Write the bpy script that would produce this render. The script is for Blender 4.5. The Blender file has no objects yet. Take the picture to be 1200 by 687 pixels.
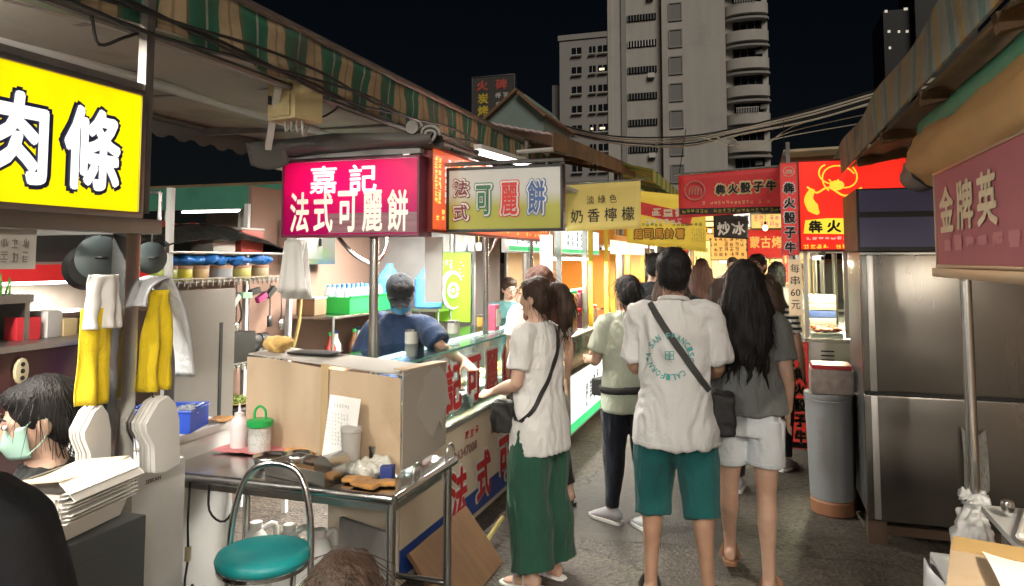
import bpy, bmesh, math, random
from mathutils import Vector, Matrix, noise, Euler
from mathutils.bvhtree import BVHTree
random.seed(7)
R = math.radians
sc = bpy.context.scene
COL = sc.collection

# ------------------------------------------------------------------ camera
cam = bpy.data.cameras.new('camera'); cam_o = bpy.data.objects.new('camera', cam); COL.objects.link(cam_o)
cam.sensor_width = 36.0; cam.lens = 36.0 * 870 / 1200
cam.shift_y = -0.0825; cam.clip_start = 0.02; cam.clip_end = 2000
cam_o.location = (0, 0, 1.65); cam_o.rotation_euler = (R(94), 0, R(18.4))
sc.camera = cam_o

# ------------------------------------------------------------------ night sky, moon-weak city glow, exposure
world = bpy.data.worlds.new('World'); sc.world = world; world.use_nodes = True
wn = world.node_tree; bg = wn.nodes['Background']
sky = wn.nodes.new('ShaderNodeTexSky'); sky.sky_type = 'NISHITA'; sky.sun_disc = False
sky.sun_elevation = R(38); sky.sun_rotation = R(142)
wn.links.new(sky.outputs[0], bg.inputs[0]); bg.inputs[1].default_value = 0.00035
sun = bpy.data.lights.new('city_glow', 'SUN'); sun.energy = 0.66; sun.angle = R(25); sun.color = (1.0, .91, .79)
sun_o = bpy.data.objects.new('city_glow', sun); COL.objects.link(sun_o)
sun_o.rotation_euler = Euler((R(50), 0, R(30)))
sc.view_settings.view_transform = 'Standard'; sc.view_settings.look = 'None'
sc.view_settings.exposure = 1.30; sc.view_settings.gamma = 1.0
sc.view_settings.use_curve_mapping = False
sc.render.engine = 'CYCLES'
sc.cycles.use_denoising = True
sc.cycles.max_bounces = 6; sc.cycles.diffuse_bounces = 3; sc.cycles.glossy_bounces = 3
sc.cycles.transmission_bounces = 4; sc.cycles.transparent_max_bounces = 12
sc.cycles.sample_clamp_indirect = 4.0; sc.cycles.caustics_reflective = False; sc.cycles.caustics_refractive = False

# ------------------------------------------------------------------ helpers: materials
def c(r, g=None, b=None):
    if g is None: g = b = r
    f = lambda x: (x/255/12.92) if x/255 <= .04045 else ((x/255+.055)/1.055)**2.4
    return (f(r), f(g), f(b))
MATS = {}
def M(name, col=(.5,.5,.5), rough=.5, metal=0., var=.12, scale=6., bump=0., bscale=60., emis=None, estr=0.,
      spec=.5, stretch=(1,1,1), rvar=.1, sub=0., coat=0., sheen=0., dirt=0., dcol=(.03,.025,.02), dscale=2.):
    if name in MATS: return MATS[name]
    m = bpy.data.materials.new(name); m.use_nodes = True; nt = m.node_tree; N = nt.nodes; L = nt.links
    b = N['Principled BSDF']
    b.inputs['Roughness'].default_value = rough; b.inputs['Metallic'].default_value = metal
    b.inputs['Specular IOR Level'].default_value = spec
    if coat: b.inputs['Coat Weight'].default_value = coat
    if sheen: b.inputs['Sheen Weight'].default_value = sheen
    if sub: b.inputs['Subsurface Weight'].default_value = sub; b.inputs['Subsurface Scale'].default_value = .01
    tc = N.new('ShaderNodeTexCoord'); mp = N.new('ShaderNodeMapping'); mp.inputs['Scale'].default_value = stretch
    L.new(tc.outputs['Object'], mp.inputs[0])
    nz = N.new('ShaderNodeTexNoise'); nz.inputs['Scale'].default_value = scale; nz.inputs['Detail'].default_value = 5
    L.new(mp.outputs[0], nz.inputs['Vector'])
    cr = N.new('ShaderNodeMix'); cr.data_type = 'RGBA'
    cr.inputs[6].default_value = tuple(x*(1-var*1.6) for x in col)+(1,); cr.inputs[7].default_value = tuple(min(1,x*(1+var)) for x in col)+(1,)
    L.new(nz.outputs[0], cr.inputs[0]); out = cr.outputs[2]
    if dirt:
        n2 = N.new('ShaderNodeTexNoise'); n2.inputs['Scale'].default_value = dscale; n2.inputs['Detail'].default_value = 8; n2.inputs['Roughness'].default_value = .65
        L.new(tc.outputs['Object'], n2.inputs['Vector'])
        rp = N.new('ShaderNodeValToRGB'); rp.color_ramp.elements[0].position = .5; rp.color_ramp.elements[1].position = .72
        rp.color_ramp.elements[1].color = (dirt,)*3+(1,)
        L.new(n2.outputs[0], rp.inputs[0])
        mx = N.new('ShaderNodeMix'); mx.data_type = 'RGBA'; L.new(rp.outputs[0], mx.inputs[0]); L.new(out, mx.inputs[6]); mx.inputs[7].default_value = dcol+(1,)
        out = mx.outputs[2]
    L.new(out, b.inputs['Base Color'])
    if rvar:
        mr = N.new('ShaderNodeMapRange'); mr.inputs[3].default_value = max(0.02, rough-rvar); mr.inputs[4].default_value = min(1, rough+rvar)
        L.new(nz.outputs[0], mr.inputs[0]); L.new(mr.outputs[0], b.inputs['Roughness'])
    if bump:
        nb = N.new('ShaderNodeTexNoise'); nb.inputs['Scale'].default_value = bscale; nb.inputs['Detail'].default_value = 3
        L.new(mp.outputs[0], nb.inputs['Vector'])
        bp = N.new('ShaderNodeBump'); bp.inputs['Strength'].default_value = bump; bp.inputs['Distance'].default_value = .01
        L.new(nb.outputs[0], bp.inputs['Height']); L.new(bp.outputs[0], b.inputs['Normal'])
    if emis:
        b.inputs['Emission Color'].default_value = tuple(emis)+(1,); b.inputs['Emission Strength'].default_value = estr
        if var and estr < 2:
            ne = N.new('ShaderNodeTexNoise'); ne.inputs['Scale'].default_value = 3.5; ne.inputs['Detail'].default_value = 6; L.new(tc.outputs['Object'], ne.inputs['Vector'])  # uneven glow put into emission: tube hot spots plus some grime
            me_ = N.new('ShaderNodeMapRange'); me_.inputs[1].default_value = .3; me_.inputs[2].default_value = .7; me_.inputs[3].default_value = estr*.78; me_.inputs[4].default_value = estr*1.15; L.new(ne.outputs[0], me_.inputs[0]); L.new(me_.outputs[0], b.inputs['Emission Strength'])
    MATS[name] = m; return m
def cloth(name, col=(.5,.5,.5), var=.1, b=.35, rough=.85):
    if name in MATS: return MATS[name]
    m = M(name, col, rough, var=var, scale=14, bump=b, bscale=220, sheen=.15, spec=.25); nt = m.node_tree; N = nt.nodes; L = nt.links
    bp = [n for n in N if n.type == 'BUMP'][0]; nb = N.new('ShaderNodeTexNoise'); nb.inputs['Scale'].default_value = 16; nb.inputs['Detail'].default_value = 3; nb.inputs['Distortion'].default_value = 1.2
    tc = [n for n in N if n.type == 'TEX_COORD'][0]; mp = N.new('ShaderNodeMapping'); mp.inputs['Scale'].default_value = (1,1,.55); L.new(tc.outputs['Object'], mp.inputs[0]); L.new(mp.outputs[0], nb.inputs['Vector'])
    b2 = N.new('ShaderNodeBump'); b2.inputs['Strength'].default_value = .55; b2.inputs['Distance'].default_value = .02; L.new(nb.outputs[0], b2.inputs['Height']); L.new(b2.outputs[0], bp.inputs['Normal']); return m
def steel(name, col=(.62,.61,.59), rough=.28, stretch=(1,1,1), dirt=.0): return M(name, col, rough, 1.0, var=.06, scale=3, stretch=stretch, rvar=.06, dirt=dirt, dcol=(.2,.17,.13))
def glow(name, col=(1,1,1), s=1., var=.05):
    return M(name, tuple(x*.6 for x in col), .5, var=var, emis=col, estr=s*.45)
def glass(name, tint=(.86,.95,.92), amount=.06, rough=.02):
    if name in MATS: return MATS[name]
    m = bpy.data.materials.new(name); m.use_nodes = True; nt = m.node_tree; N = nt.nodes; L = nt.links
    N.remove(N['Principled BSDF']); o = N['Material Output']
    tr = N.new('ShaderNodeBsdfTransparent'); tr.inputs[0].default_value = tint+(1,)
    gl = N.new('ShaderNodeBsdfGlossy'); gl.inputs['Roughness'].default_value = rough
    lw = N.new('ShaderNodeLayerWeight'); lw.inputs[0].default_value = .25
    nz = N.new('ShaderNodeTexNoise'); nz.inputs['Scale'].default_value = 7; mr = N.new('ShaderNodeMapRange'); mr.inputs[3].default_value = amount*.6; mr.inputs[4].default_value = amount*1.5
    L.new(nz.outputs[0], mr.inputs[0])
    ad = N.new('ShaderNodeMath'); ad.operation = 'MULTIPLY_ADD'; ad.inputs[1].default_value = .55
    L.new(lw.outputs['Fresnel'], ad.inputs[0]); L.new(mr.outputs[0], ad.inputs[2])
    mx = N.new('ShaderNodeMixShader'); L.new(ad.outputs[0], mx.inputs[0]); L.new(tr.outputs[0], mx.inputs[1]); L.new(gl.outputs[0], mx.inputs[2])
    L.new(mx.outputs[0], o.inputs[0]); MATS[name] = m; return m
def film(name, col=(.8,.8,.8), opacity=.35, rough=.35):
    """translucent thin plastic"""
    if name in MATS: return MATS[name]
    m = bpy.data.materials.new(name); m.use_nodes = True; nt = m.node_tree; N = nt.nodes; L = nt.links
    b = N['Principled BSDF']; b.inputs['Base Color'].default_value = col+(1,); b.inputs['Roughness'].default_value = rough
    tr = N.new('ShaderNodeBsdfTransparent'); mx = N.new('ShaderNodeMixShader')
    nz = N.new('ShaderNodeTexNoise'); nz.inputs['Scale'].default_value = 12; mr = N.new('ShaderNodeMapRange'); mr.inputs[3].default_value = opacity*.6; mr.inputs[4].default_value = min(1,opacity*1.4)
    L.new(nz.outputs[0], mr.inputs[0]); L.new(mr.outputs[0], mx.inputs[0]); L.new(tr.outputs[0], mx.inputs[1]); L.new(b.outputs[0], mx.inputs[2])
    L.new(mx.outputs[0], N['Material Output'].inputs[0]); MATS[name] = m; return m

# ------------------------------------------------------------------ helpers: geometry
V = Vector
def frame_of(t, ref=None):
    t = t.normalized(); r = V(ref) if ref is not None else V((0,0,1))
    if abs(t.dot(r)) > .97: r = V((0,1,0)) if abs(t.y) < .9 else V((1,0,0))
    u = r.cross(t).normalized(); return u, t.cross(u).normalized()
def smooth_path(pts, k=4):
    P = [V(p) for p in pts]
    if len(P) < 3: return P
    o = []
    for i in range(len(P)-1):
        a = P[i-1] if i else P[0]*2-P[1]; b = P[i]; d = P[i+1]; e = P[i+2] if i+2 < len(P) else P[-1]*2-P[-2]
        for j in range(k):
            t = j/k
            o.append(.5*((2*b)+(d-a)*t+(2*a-5*b+4*d-e)*t*t+(3*b-a-3*d+e)*t**3))
    o.append(P[-1]); return o
def interp(vals, n):
    o = []; m = len(vals)-1
    for i in range(n):
        x = i/(n-1)*m; j = min(int(x), m-1); t = x-j
        a, b = vals[j], vals[j+1]
        o.append(tuple(p+(q-p)*t for p, q in zip(a, b)) if isinstance(a, tuple) else a+(b-a)*t)
    return o
class MB:
    def __init__(s): s.v = []; s.f = []; s.m = []; s.mi = 0
    def add(s, vs, fs):
        o = len(s.v); s.v += [tuple(x) for x in vs]; s.f += [tuple(i+o for i in f) for f in fs]; s.m += [s.mi]*len(fs); return s
    def mat(s, i): s.mi = i; return s
    def box(s, ctr, size, rz=0., rx=0., ry=0.):
        x, y, z = (q/2 for q in size); mt = Euler((rx, ry, rz)).to_matrix(); ctr = V(ctr)
        vs = [ctr+mt@V((a*x, b*y, d*z)) for d in (-1,1) for b in (-1,1) for a in (-1,1)]
        return s.add(vs, [(0,2,3,1),(4,5,7,6),(0,1,5,4),(2,6,7,3),(0,4,6,2),(1,3,7,5)])
    def b2(s, x0, x1, y0, y1, z0, z1): return s.box(((x0+x1)/2,(y0+y1)/2,(z0+z1)/2), (abs(x1-x0),abs(y1-y0),abs(z1-z0)))
    def bar(s, p0, p1, w, h=None):
        p0, p1 = V(p0), V(p1); h = h or w; u, v = frame_of(p1-p0)
        vs = [p+u*a*w/2+v*b*h/2 for p in (p0,p1) for a, b in ((-1,-1),(1,-1),(1,1),(-1,1))]
        return s.add(vs, [(3,2,1,0),(4,5,6,7)]+[(i,(i+1)%4,4+(i+1)%4,4+i) for i in range(4)])
    def tube(s, pts, r, n=8, k=0, ref=None, cap=True, flat=None):
        """r: float, list of float or list of (a,b); k>0 smooths the path"""
        if k: 
            m = len(pts); pts = smooth_path(pts, k)
            if isinstance(r, list): r = interp(r, len(pts))
        P = [V(p) for p in pts]; q = len(P); vs = []
        u = None
        for i in range(q):
            t = (P[min(i+1,q-1)]-P[max(i-1,0)])
            if t.length < 1e-9: t = V((0,0,1))
            if ref is not None or u is None: u, w = frame_of(t, ref)
            else:
                t = t.normalized(); u = (u-t*u.dot(t)).normalized(); w = t.cross(u)
            rr = r[i] if isinstance(r, list) else r
            a, b = rr if isinstance(rr, tuple) else (rr, rr)
            for j in range(n):
                g = 2*math.pi*j/n; vs.append(P[i]+u*math.cos(g)*a+w*math.sin(g)*b)
        fs = [(i*n+j, i*n+(j+1)%n, (i+1)*n+(j+1)%n, (i+1)*n+j) for i in range(q-1) for j in range(n)]
        if cap: fs += [tuple(range(n-1,-1,-1)), tuple(range((q-1)*n, q*n))]
        return s.add(vs, fs)
    def cyl(s, p0, p1, r0, r1=None, n=16): return s.tube([p0,p1], [r0, r0 if r1 is None else r1], n)
    def lathe(s, ctr, prof, n=24, cap=True):
        ctr = V(ctr); vs = [ctr+V((r*math.cos(2*math.pi*j/n), r*math.sin(2*math.pi*j/n), z)) for r, z in prof for j in range(n)]; q = len(prof)
        fs = [(i*n+j, i*n+(j+1)%n, (i+1)*n+(j+1)%n, (i+1)*n+j) for i in range(q-1) for j in range(n)]
        if cap: fs += [tuple(range(n-1,-1,-1)), tuple(range((q-1)*n, q*n))]
        return s.add(vs, fs)
    def ell(s, ctr, rad, n=16, m=10, mt=None):
        ctr = V(ctr); mt = mt or Matrix.Identity(3); vs = []
        for i in range(1, m):
            a = math.pi*i/m
            for j in range(n):
                b = 2*math.pi*j/n; vs.append(ctr+mt@V((rad[0]*math.sin(a)*math.cos(b), rad[1]*math.sin(a)*math.sin(b), rad[2]*math.cos(a))))
        t = len(vs); vs += [ctr+mt@V((0,0,rad[2])), ctr-mt@V((0,0,rad[2]))]
        fs = [(i*n+(j+1)%n, i*n+j, (i+1)*n+j, (i+1)*n+(j+1)%n) for i in range(m-2) for j in range(n)]
        fs += [(j,(j+1)%n,t) for j in range(n)]+[((m-2)*n+(j+1)%n,(m-2)*n+j,t+1) for j in range(n)]
        return s.add(vs, fs)
    def grid(s, fn, nu, nv):
        vs = [fn(i/nu, j/nv) for i in range(nu+1) for j in range(nv+1)]
        return s.add(vs, [(i*(nv+1)+j, (i+1)*(nv+1)+j, (i+1)*(nv+1)+j+1, i*(nv+1)+j+1) for i in range(nu) for j in range(nv)])
    def slab(s, fn, nu, nv, th):
        """closed sheet: fn(u,v) surface with thickness th along fn normal"""
        P = [[V(fn(i/nu, j/nv)) for j in range(nv+1)] for i in range(nu+1)]
        def nrm(i, j):
            a = P[min(i+1,nu)][j]-P[max(i-1,0)][j]; b = P[i][min(j+1,nv)]-P[i][max(j-1,0)]
            q = a.cross(b); return q.normalized() if q.length > 1e-12 else V((0,0,1))
        top = [P[i][j] for i in range(nu+1) for j in range(nv+1)]; bot = [P[i][j]-nrm(i,j)*th for i in range(nu+1) for j in range(nv+1)]
        w = nv+1; n = len(top); fs = []
        for i in range(nu):
            for j in range(nv):
                q = (i*w+j,(i+1)*w+j,(i+1)*w+j+1,i*w+j+1); fs += [q, tuple(x+n for x in reversed(q))]
        ring = [i*w for i in range(nu+1)]+[nu*w+j for j in range(1,w)]+[i*w+nv for i in range(nu-1,-1,-1)]+[j for j in range(nv-1,0,-1)]
        for a, b in zip(ring, ring[1:]+ring[:1]): fs.append((b, a, a+n, b+n))
        return s.add(top+bot, fs)
    def prism(s, pts, origin, u, v, depth):
        """outline pts (2D) in plane u,v, extruded by depth vector"""
        o, u, v, d = V(origin), V(u), V(v), V(depth); n = len(pts)
        vs = [o+u*a+v*b for a, b in pts]; vs += [p+d for p in vs]
        return s.add(vs, [tuple(range(n)), tuple(range(2*n-1,n-1,-1))]+[(i,n+i,n+(i+1)%n,(i+1)%n) for i in range(n)])
    def merge(s, o, mt=None):
        vs = [(mt@V(p)) for p in o.v] if mt else o.v
        k = len(s.v); s.v += [tuple(x) for x in vs]; s.f += [tuple(i+k for i in f) for f in o.f]; s.m += o.m; return s
    def mesh(s, name, bevel=0., smooth=False, fix=True):
        me = bpy.data.meshes.new(name); me.from_pydata(s.v, [], s.f)
        if any(s.m): me.polygons.foreach_set('material_index', s.m)
        if fix or bevel:
            bm = bmesh.new(); bm.from_mesh(me)
            if fix: bmesh.ops.recalc_face_normals(bm, faces=bm.faces)
            if bevel:
                ed = [e for e in bm.edges if e.is_manifold and e.calc_face_angle(0) > .6]
                bmesh.ops.bevel(bm, geom=ed, offset=bevel, segments=2, profile=.7, affect='EDGES', clamp_overlap=True)
            bm.to_mesh(me); bm.free()
        if smooth: me.shade_smooth() if smooth is True else me.polygons.foreach_set('use_smooth', [True]*len(me.polygons))
        if smooth == 'auto':
            try: me.set_sharp_from_angle(angle=R(35))
            except Exception: pass
        return me
    def build(s, name, mats, parent=None, bevel=0., smooth='auto', local=False, fix=True):
        if parent is not None and not local:
            o = ORG.get(parent.name, V((0,0,0))); s.v = [(x-o[0], y-o[1], z-o[2]) for x, y, z in s.v]
        me = s.mesh(name, bevel, smooth, fix); return link(name, me, mats, parent)
ORG = {}
def link(name, me, mats, parent=None):
    for m in (mats if isinstance(mats, (list, tuple)) else [mats]): me.materials.append(m)
    o = bpy.data.objects.new(name, me); COL.objects.link(o)
    if parent is not None: o.parent = parent; ORG[o.name] = ORG.get(parent.name, V((0,0,0)))
    return o
def tag(o, label, cat, group=None):
    o['label'] = label; o['category'] = cat
    if group: o['group'] = group
    return o
def thing(name, label, cat, loc=(0,0,0), rz=0., group=None):
    o = bpy.data.objects.new(name, None); COL.objects.link(o); o.location = loc; o.rotation_euler = (0,0,rz)
    o.empty_display_size = .05; ORG[o.name] = V(loc); return tag(o, label, cat, group)
def struct(o, kind='structure'): o['kind'] = kind; return o
def copy_tree(o, loc, rz=None, label=None, group=None, parent=None):
    r = o.copy(); COL.objects.link(r); r.location = loc
    if rz is not None: r.rotation_euler = (0,0,rz)
    if label: r['label'] = label
    if group: r['group'] = group
    ORG[r.name] = V(loc)
    def rec(src, dst):
        for ch in list(src.children):
            k = ch.copy(); COL.objects.link(k); k.parent = dst; rec(ch, k)
    rec(o, r); return r
TMP = bpy.data.scenes.new('scratch')
def evaluated_mesh(o):
    vl = TMP.view_layers[0]; vl.update(); dg = vl.depsgraph
    return bpy.data.meshes.new_from_object(o.evaluated_get(dg))
def remesh(mb, voxel, smooth=3):
    me = bpy.data.meshes.new('tmp'); me.from_pydata(mb.v, [], mb.f)
    bm = bmesh.new(); bm.from_mesh(me); bmesh.ops.recalc_face_normals(bm, faces=bm.faces); bm.to_mesh(me); bm.free()
    o = bpy.data.objects.new('tmp', me); TMP.collection.objects.link(o)
    md = o.modifiers.new('r', 'REMESH'); md.mode = 'VOXEL'; md.voxel_size = voxel; md.use_smooth_shade = True
    if smooth: ms = o.modifiers.new('s', 'SMOOTH'); ms.factor = .5; ms.iterations = smooth
    out = evaluated_mesh(o)
    bpy.data.objects.remove(o); bpy.data.meshes.remove(me)
    out.materials.clear(); out.shade_smooth(); return out
def wrinkle(me, amp=.005, f=(9,9,4), seed=0, amp2=None):
    a2 = amp*.5 if amp2 is None else amp2; s0 = V((seed*3.1, seed*1.7, seed*.9))
    nr = [v.normal.copy() for v in me.vertices]
    for v, n in zip(me.vertices, nr):
        p = V((v.co.x*f[0], v.co.y*f[1], v.co.z*f[2]))+s0
        w = noise.noise(p*.45+V((3,7,1)))*2.2; q = V((p.x*1.5+w, p.y*1.5+w, p.z*.75+p.x*.35))
        r1 = 1-abs(noise.noise(q))*2.6; r2 = noise.noise(q*2.4+V((5,1,2)))
        d = amp*1.1*noise.noise(p)+a2*2.6*max(-.3, r1)*min(1,abs(w))*.8+a2*1.2*r2
        v.co += n*d
# ------------------------------------------------------------------ helpers: lettering
GL = {}
def glyphs(s, bold=0., step=.0003):
    """flat lettering mesh in the XZ plane, centred, normalised to its box; returns verts, faces, w, h"""
    key = (s, bold)
    if key in GL: return GL[key]
    cu = bpy.data.curves.new('t', 'FONT'); cu.body = s; cu.size = 1; cu.resolution_u = 2
    o = bpy.data.objects.new('t', cu); TMP.collection.objects.link(o)
    me = evaluated_mesh(o); vs = [v.co.copy() for v in me.vertices]; fs = [tuple(p.vertices) for p in me.polygons]
    bpy.data.objects.remove(o); bpy.data.curves.remove(cu); bpy.data.meshes.remove(me)
    x0 = min(v.x for v in vs); x1 = max(v.x for v in vs); y0 = min(v.y for v in vs); y1 = max(v.y for v in vs)
    cx, cy = (x0+x1)/2, (y0+y1)/2; VS = []; FS = []
    offs = [(0,0)]
    if bold: offs += [(bold*math.cos(a*math.pi/4), bold*math.sin(a*math.pi/4)) for a in range(8)]
    for k, (dx, dy) in enumerate(offs):
        n = len(VS); VS += [(v.x-cx+dx, -k*step, v.y-cy+dy) for v in vs]; FS += [tuple(i+n for i in f) for f in fs]
    GL[key] = (VS, FS, x1-x0+2*bold, y1-y0+2*bold); return GL[key]
def letters(parent, s, cx, cz, w, h, mat, y=-.002, bold=.02, name='lettering', rot=0., local=True, step=.0003):
    """writes s in the local XZ plane of parent, facing local -Y, box w x h round (cx, cz)"""
    vs, fs, gw, gh = glyphs(s, bold, step); a, b = w/gw, h/gh; cr, sr = math.cos(rot), math.sin(rot)
    mb = MB(); mb.add([(cx+p[0]*a*cr-p[2]*b*sr, y+p[1], cz+p[0]*a*sr+p[2]*b*cr) for p in vs], fs)
    return mb.build(name, mat, parent, smooth=False, local=local, fix=False)
def marks(mb, cx, cz, w, h, rng, y=-.002, n=5):
    """small print too blurred to read: a glyph-sized cluster of strokes"""
    t = w*.13
    for k in range(n):
        if rng.random() < .55: x0 = cx-w/2*rng.uniform(.6,1); x1 = cx+w/2*rng.uniform(.6,1); z0 = cz+h*(k/(n-1)-.5)*.95; q = (x0, x1, z0-t/2, z0+t/2)
        else: xx = cx+w*rng.uniform(-.4,.4); q = (xx-t/2, xx+t/2, cz-h/2*rng.uniform(.3,1), cz+h/2*rng.uniform(.3,1))
        yy = y-k*.0003
        mb.add([(q[0],yy,q[2]),(q[1],yy,q[2]),(q[1],yy,q[3]),(q[0],yy,q[3])], [(0,1,2,3)])
def print_rows(parent, x0, x1, z0, z1, nx, nz, mat, seed=1, y=-.002, fill=.72, name='small_print', n=5, skip=.06):
    rng = random.Random(seed); mb = MB(); dx = (x1-x0)/nx; dz = (z1-z0)/nz
    for i in range(nx):
        for j in range(nz):
            if rng.random() > skip: marks(mb, x0+(i+.5)*dx, z0+(j+.5)*dz, dx*fill, dz*fill, rng, y, n)
    o = mb.build(name, mat, parent, smooth=False, local=True, fix=False); o['kind'] = 'stuff'; return o
# ------------------------------------------------------------------ people
SKIN = [M('skin_light', (.60,.385,.285), .52, var=.16, scale=16, sub=.12, spec=.35, bump=.12, bscale=130, dirt=.35, dcol=(.52,.27,.20), dscale=11), M('skin_tan', (.47,.28,.19), .52, var=.16, scale=16, sub=.12, spec=.35, bump=.12, bscale=130, dirt=.35, dcol=(.36,.18,.12), dscale=11)]
HAIR = {'black': M('hair_black', (.012,.010,.010), .52, var=.8, scale=90, stretch=(1,1,.05), bump=.6, bscale=170, spec=.28),
        'brown': M('hair_brown', (.045,.026,.017), .52, var=.8, scale=90, stretch=(1,1,.05), bump=.6, bscale=170, spec=.28),
        'red': M('hair_auburn', (.075,.028,.018), .52, var=.8, scale=90, stretch=(1,1,.05), bump=.6, bscale=170, spec=.28)}
EYE = M('eye_dark', (.015,.01,.01), .15, var=0); LIP = M('lips', (.42,.16,.14), .45, var=.1); EYEW = M('eye_white', (.7,.68,.65), .3, var=.05)
def hand(mb, wr, d, side, palm_n, curl=.5, s=1.):
    """palm and five fingers; d = forearm direction, palm_n = palm facing, side=+1 right hand"""
    d = V(d).normalized(); n = V(palm_n); n = (n-d*n.dot(d)).normalized(); w = d.cross(n).normalized()*side
    wr = V(wr)
    mb.tube([wr-d*.02*s, wr+d*.03*s, wr+d*.065*s, wr+d*.09*s], [(.026*s,.019*s),(.033*s,.016*s),(.039*s,.015*s),(.037*s,.012*s)], 12, ref=n)
    for k, (o, ln) in enumerate(((-.028,.062),(-.0095,.074),(.0095,.078),(.028,.070))):
        p = wr+d*.085*s+w*o*s; pts = [p-d*.02*s]; dd = d+w*o*1.2
        for q in range(4):
            pts.append(p.copy()); p = p+dd.normalized()*ln*s/3; dd = Matrix.Rotation(curl*.55, 3, w*side if False else n.cross(d))@dd
        mb.tube(pts, [.0098*s,.0095*s,.0085*s,.0075*s,.006*s][:len(pts)], 8)
    p = wr+d*.025*s+w*.024*s; pts = [p-w*.012*s]; dd = (d*.75+w*.7+n*.35)
    for q in range(3): pts.append(p.copy()); p = p+dd.normalized()*.033*s; dd = dd+d*.25-w*.1+n*.12*curl
    pts.append(p.copy())
    mb.tube(pts, [.011*s,.0125*s,.011*s,.0095*s,.007*s], 8)
def bvh_of(*objs):
    vs = []; fs = []
    for o in objs:
        n = len(vs); vs += [v.co.copy() for v in o.data.vertices]; fs += [tuple(i+n for i in p.vertices) for p in o.data.polygons]
    return BVHTree.FromPolygons(vs, fs)
def seam_ring(bv, ctr, axis, rad, mat, root, n=40, out=None):
    u, w = frame_of(axis); pts = []
    for i in range(n+1):
        d = u*math.cos(2*math.pi*i/n)+w*math.sin(2*math.pi*i/n); h, nr, _, dist = bv.ray_cast(ctr, d, rad)
        if h is None: continue
        pts.append(h+d*.0012)
    if len(pts) > n*.6: MB().tube(pts, .0016, 5).build('hem_seam', mat, root, local=True)
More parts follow.
